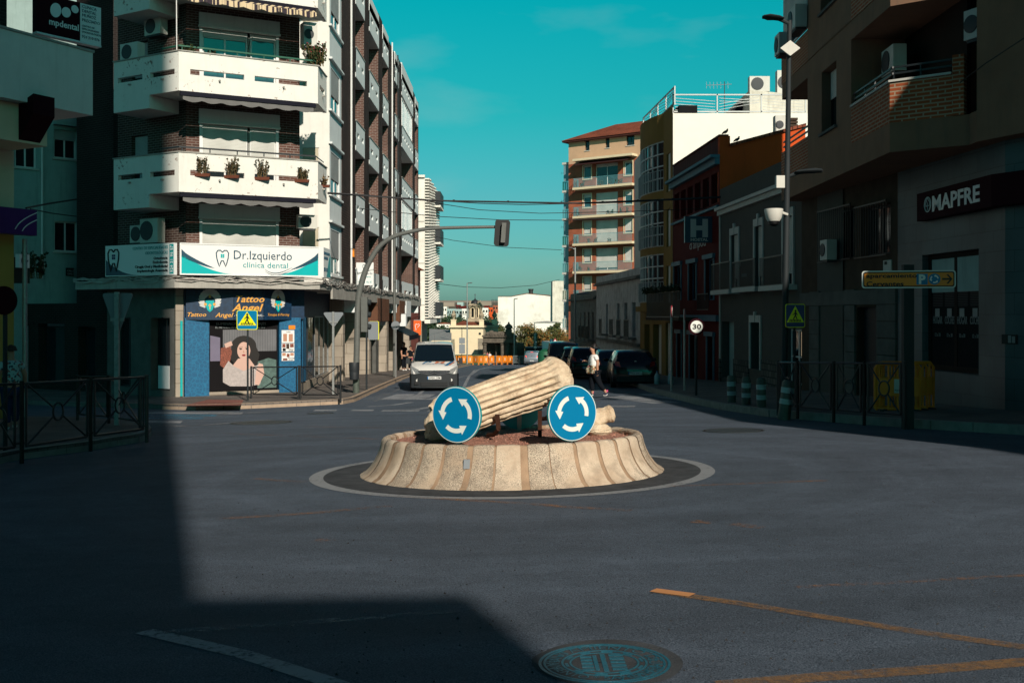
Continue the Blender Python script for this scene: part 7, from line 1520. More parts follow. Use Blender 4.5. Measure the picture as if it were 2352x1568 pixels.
def stander(name_label,c,h,fw,top,bottom,hair='hair_black',armout=0,sk='skin',group=None,shoe='shoe_sole',build_=1.0,stride=.0):
    c=Vector(c); s=h/1.70; b=build_; fw=Vector(fw).normalized(); rt=fw.cross(Vector((0,0,1))).normalized(); q_=lambda x,y,z: c+rt*x*s+fw*y*s+Vector((0,0,z*s)); t_=thing('person',name_label,'person',c,group)
    V=[(q_(0,0,.93),(.15*s*b,.11*s*b))]; E=[]; tr=chain(V,E,0,[(q_(0,0,1.10),(.14*s*b,.11*s*b)),(q_(0,0,1.26),(.15*s*b,.12*s*b)),(q_(0,0,1.37),(.13*s*b,.10*s*b))]); nk=chain(V,E,tr,[(q_(0,.0,1.45),.058*s),(q_(0,.01,1.50),.05*s)]); chain(V,E,nk,[(q_(0,.02,1.57),.075*s),(q_(0,.02,1.64),.085*s),(q_(0,.01,1.69),.068*s)]); chain(V,E,len(V)-2,[(q_(0,.105,1.615),.018*s)])
    for sx in (-1,1):
        e=chain(V,E,tr,[(q_(sx*.17,0,1.38),.055*s),(q_(sx*(.22+armout),-.02,1.13),.044*s),(q_(sx*(.23+armout),.05,.90),.030*s),(q_(sx*(.23+armout),.06,.86),(.034*s,.02*s))]); hand(V,E,e,q_(sx*(.23+armout),.065,.83),(0,0,-1),fw,.4,s)
        chain(V,E,0,[(q_(sx*.09,0,.84),.105*s*b),(q_(sx*.10,sx*stride*.5,.48),.066*s*b),(q_(sx*.10,sx*stride,.10),.042*s),(q_(sx*.10,sx*stride+.02,.05),.04*s),(q_(sx*.11,sx*stride+.11,.035),.034*s)])
    skin('body',V,E,sk,t_)
    V=[(q_(0,0,.90),(.168*s*b,.13*s*b))]; E=[]; tr=chain(V,E,0,[(q_(0,0,1.08),(.155*s*b,.125*s*b)),(q_(0,0,1.26),(.165*s*b,.135*s*b)),(q_(0,0,1.38),(.14*s*b,.11*s*b)),(q_(0,0,1.44),.075*s)])
    for sx in (-1,1): chain(V,E,tr-1,[(q_(sx*.175,0,1.38),.070*s),(q_(sx*(.20+armout*.6),-.01,1.22),.062*s)])
    skin('shirt',V,E,top,t_)
    V=[(q_(0,0,.90),(.16*s*b,.125*s*b))]; E=[]
    for sx in (-1,1): chain(V,E,0,[(q_(sx*.09,0,.82),.115*s*b),(q_(sx*.10,sx*stride*.5,.48),.078*s*b),(q_(sx*.10,sx*stride,.12),.058*s)])
    skin('trousers',V,E,bottom,t_)
    for sx in (-1,1): V=[(q_(sx*.10,sx*stride-.03,.05),.048*s)]; E=[]; chain(V,E,0,[(q_(sx*.105,sx*stride+.06,.045),.048*s),(q_(sx*.11,sx*stride+.14,.035),.038*s)]); skin('shoe',V,E,shoe,t_)
    head(t_,q_(0,.01,1.63),fw,.095*s,hair,long=True); return t_
c=gp(26,985,.15); stander('woman in a floral blouse and jeans walking away at the far left edge',c,1.62,(-.6,.8,0),'floral_cloth','denim','hair_brown',.04,build_=1.15,stride=.14)
c=gp(926,850,.15); c=Vector(((928-CX)/FOC*66,66,g(-6.8,66)+.15)); stander('person in dark clothes with a cap standing under the shop awning on the left pavement',c,1.75,(.6,-.5,0),'trouser_black','trouser_black','hair_black',sk='skin',group='people waiting under the awning')
stander('shorter person in dark clothes beside the capped one on the left pavement',c+Vector((.35,.7,0)),1.5,(.2,-1,0),'trouser_black','trouser_black','hair_black',group='people waiting under the awning')
stander('child in pink on the left pavement next to the two dark figures',c+Vector((.62,.1,0)),.95,(.2,-1,0),'pink','pink','hair_brown',group='people waiting under the awning')
# ================================================================ street furniture
def fence_panel(a,b,h,label,group,ring=True,mat_='black_metal'):
    """one guard-rail panel between two posts: frame, crossed bars, ring, post"""
    a=Vector(a); b=Vector(b); t_=thing('guard_rail',label,'railing',(a+b)/2,group); d=(b-a); up=Vector((0,0,1)); pt=lambda s_,z: a.lerp(b,s_)+up*z
    for s_ in (0,1): MB().tube([pt(s_,-.1),pt(s_,h+.02)],.032,8).build('post',mat_,t_)
    L_=d.length; e=.10/L_; z0,z1=.14,h-.02
    mb=MB(); mb.tube([pt(e,z0),pt(1-e,z0)],.02,6); mb.tube([pt(e,z1),pt(1-e,z1)],.02,6); mb.tube([pt(e,z0),pt(e,z1)],.02,6); mb.tube([pt(1-e,z0),pt(1-e,z1)],.02,6); mb.tube([pt(0,z1-.0),pt(e,z1)],.016,5); mb.tube([pt(1-e,z1),pt(1,z1)],.016,5); mb.tube([pt(0,z0+.05),pt(e,z0+.05)],.016,5); mb.tube([pt(1-e,z0+.05),pt(1,z0+.05)],.016,5); mb.build('frame',mat_,t_)
    cz=(z0+z1)/2; rr=.13; mb=MB()
    for s_,z in ((e,z0),(e,z1),(1-e,z0),(1-e,z1)):
        v0=pt(s_,z); v1=pt(.5,cz); mb.tube([v0,v1+(v0-v1).normalized()*rr],.015,5)
    mb.build('crossbar',mat_,t_)
    mb=MB(); dd=d.normalized(); mb.tube([pt(.5,cz)+dd*math.cos(q2)*rr+up*math.sin(q2)*rr for q2 in [2*math.pi*k/18 for k in range(19)]],.016,5,cap=False); mb.build('ring',mat_,t_)
    return t_
def gw(px,py,r=.15): return gp(px,py,r)
LN_=['first','second','third','fourth']
for i,(A_,B_) in enumerate(((gw(577,915),gw(686,917)),(gw(690,917),gw(782,918)))): fence_panel(A_,B_,1.02,['black guard rail panel in front of the blue tattoo shop poster','black guard rail panel at the kerb to the right of the blue tattoo shop pillar'][i],'black guard rails in front of the tattoo shop')
nf=[gw(-70,1060),gw(50,1048),gw(208,1022),gw(337,1003)]
for i in range(3): fence_panel(nf[i],nf[i+1],1.05,['black guard rail panel at the far left edge in front of the woman','black guard rail panel on the near left pavement between the edge and the bent post','black guard rail panel nearest the kerb corner by the back of the give-way sign'][i],'black guard rails on the near left pavement')
nb2=[gw(322,985),gw(250,972),gw(178,965)]
for i in range(2): fence_panel(nb2[i],nb2[i+1],1.0,['black guard rail panel along the side street, nearer the corner','black guard rail panel along the side street, farther into the dark'][i],'black guard rails on the near left pavement')
rf=[gw(1787,943),gw(1832,950),gw(1915,958),gw(1985,964),gw(2078,972)]
for i in range(4): fence_panel(rf[i],rf[i+1],1.03,'%s black guard rail panel from the left on the dark right pavement'%LN_[i].capitalize() if 0 else '%s black guard rail panel from the left on the dark right pavement'%LN_[i],'black guard rails on the right pavement')
for i,(x,y,ln) in enumerate(((1681,938,-.02),(1714,944,.0),(1749,951,-.01),(1800,964,.10))):
    c=gp(x,y); k_=['leftmost of the four reflective lane posts by the right kerb','second of the four reflective lane posts by the right kerb','third of the four reflective lane posts by the right kerb','bent and battered rightmost lane post by the right kerb'][i]
    t_=thing('lane_post',k_,'bollard',c,'flexible reflective lane posts'); d=Vector((ln,0,.80)); r=.105 if i<3 else .125
    at_=lambda f,dx=0: c+d*f
    MB().tube([at_(0),at_(.33),at_(.58),at_(.94),at_(1.0)],[r*1.05,r,r,r*.97,r*.7],16).build('tube','bollard_green',t_,smooth=True)
    for f0,f1 in ((.40,.53),(.68,.82)): MB().tube([at_(f0),at_(f1)],r*1.03,16).build('reflective_band','band_reflect',t_,smooth=True)
# ---- sign plates
def walker(F,cx,cz,s,n,m_,par):
    mb=MB(); plate(mb,F,cx+.01*s,cz+.30*s,circ(.055*s,12),n,.003)
    plate(mb,F,cx,cz,[(-.03*s,.24*s),(.05*s,.24*s),(.085*s,.16*s),(.13*s,.06*s),(.10*s,.045*s),(.055*s,.12*s),(.045*s,.04*s),(.09*s,-.08*s),(.13*s,-.20*s),(.09*s,-.21*s),(.04*s,-.10*s),(.0,-.02*s),(-.05*s,-.10*s),(-.10*s,-.21*s),(-.145*s,-.20*s),(-.09*s,-.06*s),(-.03*s,.05*s),(-.03*s,.14*s),(-.09*s,.08*s),(-.15*s,.06*s),(-.15*s,.09*s),(-.09*s,.13*s)],n,.003); mb.build('walking_figure',m_,par)
def ped_sign(label,px,py_top,py_bot,px_half,base_py,fluor=True,post=True,name='crossing_sign',w=.64,rot=0,base=None,Y=None):
    c=gp(px,base_py,.15) if base is None else base; Yb=c.y if Y is None else Y; t_=thing(name,label,'road sign',c)
    d=Vector((math.cos(R(rot)),math.sin(R(rot)))); F=Fr((c.x-d.x,Yb-d.y),(c.x+d.x,Yb+d.y)); zb,zt=CH+(HY-py_bot)/FOC*Yb,CH+(HY-py_top)/FOC*Yb; w=2*px_half/FOC*Yb; h=zt-zb; cz=(zb+zt)/2
    mb=MB(); plate(mb,F,1,cz,rrect(w,h,w*.1),.0,.02); k_=mb.build('backing','sign_yellow' if fluor else 'sign_reflect',t_); mb=MB(); plate(mb,F,1,cz,rrect(w*.94,h*.94,w*.08),.02,.003); mb.build('face','sign_blue' if fluor!=2 else 'sign_darkblue',k_)
    b_=cz-h*.28; mb=MB(); plate(mb,F,1,b_,[(-w*.44,0),(w*.44,0),(0,h*.70)],.023,.003); mb.build('triangle','sign_yellow' if fluor else 'sign_reflect',k_)
    walker(F,1,b_+h*.26,w*.92,.027,'sign_black',k_); mb=MB()
    for i in range(8): x=-w*.31+i*w*.082; mb.prism([F.pt(1+x,.026,b_+.012),F.pt(1+x+w*.045,.026,b_+.012),F.pt(1+x+w*.045+(-x-.02)*.16,.026,b_+h*.13),F.pt(1+x+(-x-.02)*.16,.026,b_+h*.13)],Vector((F.n.x,F.n.y,0))*.003)
    mb.build('zebra_bars','sign_black',k_)
    if post: MB().tube([(c.x,Yb+.05,g(c.x,Yb)),(c.x,Yb+.05,zt-.03)],.03,8).build('post','pole_dark' if fluor else 'galvanised',t_)
    return t_
ped_sign('yellow bordered pedestrian crossing sign on a black post in front of the tattoo shop',568,712,757,24,921)
ped_sign('fluorescent pedestrian crossing sign beside the tall lamp post on the dark right pavement',1826,698,752,22.5,935,fluor=2)
def tri_back(label,px,yt,yb,half,base,r=.035):
    c=gp(px,base,.15); Yb=c.y; t_=thing('give_way_sign',label,'road sign',c,'give-way signs seen from behind'); F=Fr((c.x-1,Yb),(c.x+1,Yb)); zt,zb=CH+(HY-yt)/FOC*Yb,CH+(HY-yb)/FOC*Yb; hw=half/FOC*Yb
    mb=MB(); pts=[]; 
    for cx,cz,a0 in ((hw-.05,zt-.05,-30),(-hw+.05,zt-.05,90),(0,zb+.07,210)):
        for i in range(5): a=R(a0+i*30); pts.append((cx+.05*math.cos(a),cz+.05*math.sin(a)))
    plate(mb,F,1,0,pts,-.02,.02); mb.build('plate','sign_back',t_)
    MB().box(c.x-r,c.x+r,Yb-.07,Yb-.001,g(c.x,Yb),zt+.02).build('post','galvanised',t_); MB().box(c.x-hw*.45,c.x+hw*.45,Yb-.03,Yb-.002,zb+(zt-zb)*.30,zb+(zt-zb)*.38).build('clamp','galvanised',t_)
    return t_
tri_back('back of a give-way triangle on a square galvanised post in the dark left foreground',270,673,765,34,976,.045); tri_back('back of a smaller give-way triangle in front of the shop windows, beside the curved pole',766,717,752,22.5,905,.035)
# tall traffic light with the curved arm
c=gp(818,902,.15); t_=thing('traffic_signal','tall grey pole with a long curved arm carrying a signal head over the road','traffic light',c); Yb=c.y; r_=.095
arm=[(818,902),(818,860),(820,780),(822,700),(828,660),(840,620),(856,588),(876,562),(905,543),(940,533),(980,526),(1040,523),(1160,521)]
pts=[P(x,y,Yb) for x,y in arm]; pts[0]=c; mb=MB(); 
def smooth_(P_,k=4):
    out=[]
    for i in range(len(P_)-1):
        p0,p1,p2,p3=P_[max(0,i-1)],P_[i],P_[i+1],P_[min(len(P_)-1,i+2)]
        for j in range(k): u_=j/k; out.append(.5*((2*p1)+(p2-p0)*u_+(2*p0-5*p1+4*p2-p3)*u_*u_+(3*p1-p0-3*p2+p3)*u_**3))
    return out+[P_[-1]]
sp_=smooth_(pts); n_=len(sp_); mb.tube(sp_,[.105 if i<16 else .105-.055*min(1,(i-16)/(n_-16)) for i in range(n_)],12); mb.build('pole','grey_paint',t_,smooth=True)
mb=MB(); mb.tube([c,c+Vector((0,0,.5))],.115,12); mb.build('base_sleeve','bollard_green',t_,smooth=True); MB().lathe(P(844,603,Yb),[(.088,-.06),(.088,.06)],12,0,(.6,0,.8)).build('joint','pole_dark',t_)
F=Fr((0,Yb-.12),(10,Yb-.12)); F=Fr((-3,Yb-.15),(3,Yb-.15)); sx_=F.S(1153); cz=F.Z(1153,535); tl=R(4)
pp=[(x*math.cos(tl)+z*math.sin(tl),-x*math.sin(tl)+z*math.cos(tl)) for x,z in rrect(.52,.92,.10)]
mb=MB(); plate(mb,F,sx_,cz,pp,-.02,.02); hd_=mb.build('signal_backboard','sign_black',t_); mb=MB(); e_=lambda x,z,n: F.pt(sx_+x*math.cos(tl)+z*math.sin(tl),n,cz-x*math.sin(tl)+z*math.cos(tl))
mb.hexa([e_(-.02,-.34,.0),e_(.13,-.34,.0),e_(.13,-.34,.2),e_(-.02,-.34,.2),e_(-.02,.34,.0),e_(.13,.34,.0),e_(.13,.34,.2),e_(-.02,.34,.2)]); mb.build('signal_housing','grey_paint',hd_)
# side signal head on the same pole
for yy in (690,): 
    a,b=P(829,682,Yb-.1),P(846,762,Yb-.1); mb=MB(); mb.box(a.x,a.x+.22,Yb-.1,Yb+.15,b.z,a.z); s3=mb.build('signal_housing','grey_paint',t_)
    for k in range(3): MB().lathe((a.x+.22,Yb+.02,a.z-.18-k*.42),[(.10,-.0),(.10,.10),(.07,.12)],12,0,(1,0,-.2)).build('lamp_hood','pole_dark',s3)
c_=P(814,853,Yb-.2); lb2=thing('litter_bin','black ribbed litter bin hung on the foot of the curved traffic light pole','litter bin',(c_.x,Yb-.25,c_.z-.3)); MB().lathe((c_.x,Yb-.25,CH+(HY-871)/FOC*Yb),[(.12,0),(.155,.02),(.17,.25),(.165,.27),(.175,.3),(.18,.58),(.17,.60),(.15,.55)],18).build('drum','bin_dark',lb2,smooth=True,ang=50)
# lamp posts
def lamp(name,label,px,base_py,top_py,r=.06,arms=(),Y=None,m_='galvanised',h0=.15,lean=0):
    c=gp(px,base_py,h0) if Y is None else Vector(((px-CX)/FOC*Y,Y,g((px-CX)/FOC*Y,Y)+h0)); t_=thing(name,label,'street lamp',c); Yb=c.y; zt=CH+(HY-top_py)/FOC*Yb; tp_=Vector((c.x+lean,Yb,zt))
    MB().tube([c,c.lerp(tp_,.5),tp_],[r,r*.85,r*.65],12).build('pole',m_,t_,smooth=True)
    for (py,dx,L_) in arms:
        z=CH+(HY-py)/FOC*Yb; x=c.x+lean*(z-c.z)/(zt-c.z); hm=MB(); hm.tube([Vector((x,Yb,z-.1)),Vector((x+dx*.25,Yb-.05,z)),Vector((x+dx*L_,Yb-.1,z+.02))],[.035,.05,.04],8); h_=hm.build('lamp_arm',m_,t_,smooth=True)
        mb=MB(); a=Vector((x+dx*.15,Yb-.1,z)); b=Vector((x+dx*L_,Yb-.1,z+.03)); mb.rings([[a.lerp(b,f)+Vector((0,math.cos(q2)*w_,math.sin(q2)*w_*.35)) for q2 in [2*math.pi*k/10 for k in range(10)]] for f,w_ in ((0,.04),(.25,.13),(.7,.17),(.95,.10),(1,.03))]); mb.build('lamp_head','pole_dark' if m_=='pole_dark' else 'galvanised',h_,smooth=True)
    return t_,c
lamp('street_lamp','grey street lamp pole rising in front of the brick street wing on the left pavement',906,864,432,.085,(),m_='grey_paint')
t_,c=lamp('street_lamp','tall dark lamp post on the right pavement with a high lamp and a lower one',1800,935,48,.075,((45,-1,.62),(396,1,.75)),m_='pole_dark',lean=.13)
Yb=c.y; F=Fr((c.x-2,Yb-.1),(c.x+2,Yb-.1)); mb=MB(); plate(mb,F,F.S(1814),F.Z(1814,112),[(-.22,0),(0,-.17),(.22,0),(0,.17)],0,.05); mb.build('wireless_box','ac_white',t_); mb=MB(); mb.fb(F,F.S(1780),F.S(1799),0,.14,F.Z(1790,433),F.Z(1790,405)); mb.build('junction_box','ac_white',t_)
cc_=thing('security_camera','white dome security camera bracketed to the tall dark lamp post','camera',P(1777,500,Yb-.1)); p_=P(1777,480,Yb-.12); MB().lathe(p_,[(.20,0),(.205,-.03),(.17,-.20),(.13,-.27)],18).build('housing','ac_white',cc_,smooth=True); MB().lathe(p_+Vector((0,0,-.27)),[(.12,0),(.11,-.06),(.06,-.10),(0,-.115)],16).build('dome','sign_black',cc_,smooth=True); MB().tube([p_+Vector((.1,0,-.05)),p_+Vector((.32,.05,-.12))],.03,6).build('bracket','ac_white',cc_)
lamp('street_lamp','slim far street lamp against the sky over the yellow barriers',1073,812,650,.09,((650,.6,1.0),(722,-.8,1.3)),Y=122)
lamp('street_lamp','slim far lamp post in front of the windowless white wall',1181,800,686,.08,((686,.5,.9),),Y=135)
t_,c=lamp('street_lamp','grey lamp post in front of the old houses at the foot of the brick tower',1321,812,569,.09,((570,-1,.5),(675,1,1.1)),Y=79)
ped_sign('blue pedestrian crossing sign on the lamp post below the brick tower',1320,787,805,8.5,0,fluor=0,post=False,base=Vector(((1320-CX)/FOC*78.5,78.5,g(4.7,78.5))))
# parking direction sign
c=gp(2085,966,.15); Yb=c.y-.0; t_=thing('direction_sign','orange parking direction sign with an arrow on a dark post on the right pavement','road sign',c); MB().box(c.x-.09,c.x+.09,Yb-.06,Yb+.06,g(c.x,Yb),CH+(HY-608)/FOC*Yb).build('post','pole_dark',t_)
a=P(1978,643,Yb+.25); b=P(2192,641,Yb-.12); F=Fr(a[:2],b[:2]); h=F.Z(2085,622)-F.Z(2085,662); cz=F.Z(2085,642); Lx=F.L
mb=MB(); plate(mb,F,Lx/2,cz,rrect(Lx,h,.05),.0+.12,.03); k_=mb.build('backing','sign_reflect',t_); mb=MB(); plate(mb,F,Lx/2,cz,rrect(Lx-.04,h-.04,.04),.151,.002); mb.build('border','sign_black',k_); mb=MB(); plate(mb,F,Lx/2,cz,rrect(Lx-.08,h-.08,.03),.154,.002); mb.build('face','sign_ochre',k_)
text('aparcamiento',F,.07,cz+.03,.072,.157,'sign_black',k_,w=Lx*.545,thick=.03); text('Cervantes',F,.07,cz-.12,.085,.157,'sign_black',k_,w=Lx*.40,thick=.03)
x=Lx*.645; mb=MB(); plate(mb,F,x,cz,rrect(h*.60,h*.62,.005),.157,.002); mb.build('parking_panel','sign_blue',k_); text('P',F,x-.06,cz-.075,.15,.160,'sign_reflect',k_,thick=.06)
x=Lx*.775; mb=MB(); plate(mb,F,x,cz,circ(h*.32,24),.157,.002); mb.build('disc','sign_blue',k_)
for a0 in (10,130,250): mb=MB(); plate(mb,F,x,cz,[(p[0]*h*.32,p[1]*h*.32) for p in arrow_arc(.5,.72,a0,a0+58,30)],.160,.002); mb.build('arrow','sign_reflect',k_)
mb=MB(); x0=Lx*.855; x1=Lx*.965; mb.prism([F.pt(x0+p*(x1-x0),.157,cz+z*h) for p,z in ((0,-.05),(.72,-.05),(.42,-.25),(.58,-.27),(1,0),(.58,.27),(.42,.25),(.72,.05),(0,.05))],Vector((F.n.x,F.n.y,0))*.003); mb.build('arrow','sign_black',k_)
# speed limit sign with its post, and other posts on the right pavement
def disc_sign(name,label,px,base,cy,rpx,txt=None,face='sign_reflect',ringm='sign_redring',rot=0,Y=None,back=False,post='pole_dark',base_h=.15):
    c=gp(px,base,base_h) if Y is None else Vector(((px-CX)/FOC*Y,Y,g((px-CX)/FOC*Y,Y)+base_h)); Yb=c.y; t_=thing(name,label,'road sign',c); d=Vector((math.cos(R(rot)),math.sin(R(rot)))); F=Fr((c.x-d.x,Yb-.05-d.y),(c.x+d.x,Yb-.05+d.y)); cz=CH+(HY-cy)/FOC*Yb; r=rpx/FOC*Yb
    MB().tube([c-Vector((0,0,.15)),Vector((c.x,Yb,cz+r*.9))],.035,8).build('post',post,t_)
    mb=MB(); plate(mb,F,1,cz,circ(r,32),0,.02); k_=mb.build('plate',ringm,t_)
    if not back: mb=MB(); plate(mb,F,1,cz,circ(r*.74,32),.02,.003); mb.build('face',face,k_)
    if txt: text(txt,F,1-r*.52,cz-r*.28,r*.58,.024,'sign_black',k_,w=r*1.04,thick=.04)
    return t_
disc_sign('speed_limit_sign','round speed limit sign reading 30 on a dark post before the red hostel',1599,908,750,19,'30',ringm='sign_maroon')
disc_sign('road_sign','thin round sign seen almost edge-on in front of the arches of the ochre building',1542,898,715,14,rot=75,ringm='sign_redring',post='galvanised'); disc_sign('road_sign','round sign seen edge-on with a small plate at the corner of the red hostel',1572,897,722,13,rot=78,post='galvanised'); disc_sign('road_sign','dark round sign turned sideways in front of the old whitewashed house',1457,845,757,14,rot=72,Y=62,ringm='sign_maroon')
disc_sign('no_entry_sign','round sign turned sideways on the leaning post at the far left edge',12,1035,690,33,rot=60,ringm='sign_maroon',back=True); 
disc_sign('road_sign','back of a round grey sign under a triangular one on the left pavement',909,868,747,10,ringm='sign_back',back=True,post='galvanised',Y=49)
# rear faces of rectangular signs beside the traffic light pole
def rect_back(label,px,base,x0,x1,yt,yb,m_='sign_back',Y=None,edge=None,n2=None):
    c=gp(px,base,.15) if Y is None else Vector(((px-CX)/FOC*Y,Y,g((px-CX)/FOC*Y,Y)+.15)); Yb=c.y; t_=thing('road_sign',label,'road sign',c); F=Fr((c.x-2,Yb-.06),(c.x+2,Yb-.06)); top=0
    for k,(a,b,c2,d2) in enumerate([(x0,x1,yt,yb)]+(n2 or [])):
        s0,s1,z0,z1=F.Rc(a,b,c2,d2); mb=MB(); plate(mb,F,(s0+s1)/2,(z0+z1)/2,rrect(s1-s0,z1-z0,.05),0,.02); mb.build('plate',m_,t_); top=max(top,z1)
        if edge: mb=MB(); plate(mb,F,(s0+s1)/2+.015,(z0+z1)/2,rrect(s1-s0+.012,z1-z0+.012,.05),-.02,.018); mb.build('rim',edge,t_)
    MB().tube([(c.x,Yb,c.z-.15),(c.x,Yb,top+.03)],.035,8).build('post','pole_dark',t_); return t_
rect_back('back of a yellow edged rectangular sign on a dark post by the curved pole',842,896,846,869,738,780,edge='sign_yellow'); rect_back('pair of stacked rectangular sign backs on a black post by the far yellow barriers',1061,838,1054.5,1068,775.5,789,m_='sign_back',Y=112,n2=[(1054.5,1068,790.5,812)])
# parking tower sign, P sign, hump warning, 20 limit
def psig2(name,label,x0,x1,yt,yb,m_,Y,post=None):
    t_=thing(name,label,'road sign',((x0+x1)/2/FOC*Y-CX/FOC*Y,Y,g(3,Y))); F=Fr((0,Y),(20,Y)); s0,s1,z0,z1=F.Rc(x0,x1,yt,yb); k_=MB().fb(F,s0,s1,-.1,0,z0,z1).build('panel',m_,t_); MB().fb(F,(s0+s1)/2-.05,(s0+s1)/2+.05,-.15,-.101,-7,z0+.3).build('post','galvanised',t_); return t_,F,s0,s1,z0,z1,k_
t_,F,s0,s1,z0,z1,k_=psig2('parking_sign','tall narrow dark green sign spelling parking in white letters, beyond the silver car',1225,1233.5,763.5,800,'sign_green',132)
h=(z1-z0)/8.2
for i,ch in enumerate('PARKING'): text(ch,F,(s0+s1)/2-.11,z1-.12-h*.78-i*h,h*.70,.004,'sign_white',k_,w=.22,thick=.03)
MB().fb(F,s0+.06,s1-.06,.003,.01,z0+.05,z0+.24).build('panel_note','sign_white',k_)
t_,F,s0,s1,z0,z1,k_=psig2('parking_sign','square blue parking sign with a white letter P, beyond the parked cars',1264,1275,779,793,'sign_blue',120); text('P',F,s0+.1,z0+.22,.42,.004,'sign_reflect',k_,thick=.08)
t_,F,s0,s1,z0,z1,k_=psig2('warning_sign','yellow round limit sign below a red edged road hump triangle, beyond the parked cars',1269,1281,793,800.5,'sign_back',116); r=(s1-s0)/2; mb=MB(); plate(mb,F,(s0+s1)/2,z0+r*.3,circ(r,24),.01,.01); q2=mb.build('plate','sign_redring',t_); mb=MB(); plate(mb,F,(s0+s1)/2,z0+r*.3,circ(r*.78,24),.021,.003); mb.build('face','sign_ochre',q2); text('20',F,s0+.12,z0-.02,.24,.026,'sign_black',q2,w=.34,thick=.04)
cx=(s0+s1)/2; zc=F.Z(1276,790); mb=MB(); plate(mb,F,cx,zc,[(-.40,0),(.40,0),(0,.68)],.02,.015); q3=mb.build('triangle_plate','sign_redring',t_); mb=MB(); plate(mb,F,cx,zc+.07,[(-.27,0),(.27,0),(0,.46)],.036,.003); mb.build('triangle_face','sign_reflect',q3); mb=MB(); plate(mb,F,cx,zc+.10,[(-.18,0),(.18,0),(.1,.06),(0,.10),(-.1,.06)],.040,.003); mb.build('hump_symbol','sign_black',q3)
t_,F,s0,s1,z0,z1,k_=psig2('crossing_sign','dark blue crossing sign partly behind the hump warning triangle',1275,1289,784.5,796,'sign_darkblue',121); mb=MB(); plate(mb,F,(s0+s1)/2,z0+.08,[(-.26,0),(.26,0),(0,.42)],.004,.003); mb.build('triangle','sign_teal',k_)
# yellow works barriers in the distance
def crowd_barrier(label,a,b,m_,group,y,panel=True):
    A_=Vector(((a-CX)/FOC*y[0],y[0],g(-4,y[0]))); B_=Vector(((b-CX)/FOC*y[1],y[1],g(-4,y[1]))); t_=thing('works_barrier',label,'barrier',(A_+B_)/2,group); u_=Vector((0,0,1)); pt=lambda s_,z:A_.lerp(B_,s_)+u_*z
    mb=MB(); pts=[pt(.02,0),pt(.02,1.0),pt(.08,1.1),pt(.92,1.1),pt(.98,1.0),pt(.98,0)]; mb.tube(pts,.03,6); mb.tube([pt(.02,.25),pt(.98,.25)],.02,5); mb.build('frame',m_,t_)
    mb=MB(); 
    for i in range(12): mb.tube([pt(.08+.07*i,.25),pt(.08+.07*i,1.1)],.010,4)
    mb.build('bars',m_,t_)
    for s_ in (.15,.85): MB().tube([pt(s_,.02)+Vector((0,-.3,0)),pt(s_,.02)+Vector((0,.3,0))],.02,5).build('foot',m_,t_)
    if panel: 
        F=Fr(pt(.12,0)[:2],pt(.88,0)[:2]); z=A_.z; k_=MB().fb(F,0,F.L,.03,.045,z+.32,z+1.04).build('sign_panel',m_,t_); MB().fb(F,F.L*.44,F.L*.58,.046,.05,z+.5,z+.85).build('crest','sign_reflect',k_)
    return t_
rb=random.Random(8); xs=[1047,1058,1073,1087,1100,1111,1123,1136]
for i in range(len(xs)-1): crowd_barrier('yellow works barrier, number %s from the left in the far row'%['one','two','three','four','five','six','seven'][i],xs[i],xs[i+1]-1,'barrier_yellow','yellow works barriers at the bend of the street',(126-.7*i*0+rb.uniform(-.6,.6),126+rb.uniform(-.6,.6)))
for i,(a,b) in enumerate(((1140,1152),(1153,1165),(1166,1177))): crowd_barrier('yellow works barrier, %s of the short row right of the gap'%['first','second','third'][i],a,b,'barrier_yellow','yellow works barriers at the bend of the street',(129+i,130+i))
for i,(a,b) in enumerate(((1078,1093),(1095,1110),(1112,1128),(1129,1143),(1178,1192),(1193,1206))): crowd_barrier('grey metal crowd barrier behind the yellow ones, number %s from the left'%['one','two','three','four','five','six'][i],a,b,'barrier_grey','grey crowd barriers at the works',(137 if i<4 else 131,137 if i<4 else 131),panel=False)
for px,y,lb in ((1058,131,'left green skip behind the far yellow barriers'),(1098,132,'low green skip behind the middle of the far yellow barriers')):
    x=(px-CX)/FOC*y; z=g(x,y); t_=thing('green_skip',lb,'skip',(x,y,z),'green skips at the works'); MB().hexa([(x-1.1,y-.8,z+.1),(x+1.1,y-.8,z+.1),(x+1.1,y+.8,z+.1),(x-1.1,y+.8,z+.1),(x-1.3,y-.9,z+1.15),(x+1.3,y-.9,z+1.15),(x+1.3,y+.9,z+1.15),(x-1.3,y+.9,z+1.15)]).build('tub','container_green',t_); MB().box(x-1.34,x+1.34,y-.95,y+.95,z+1.153,z+1.22).build('rim','container_green',t_)
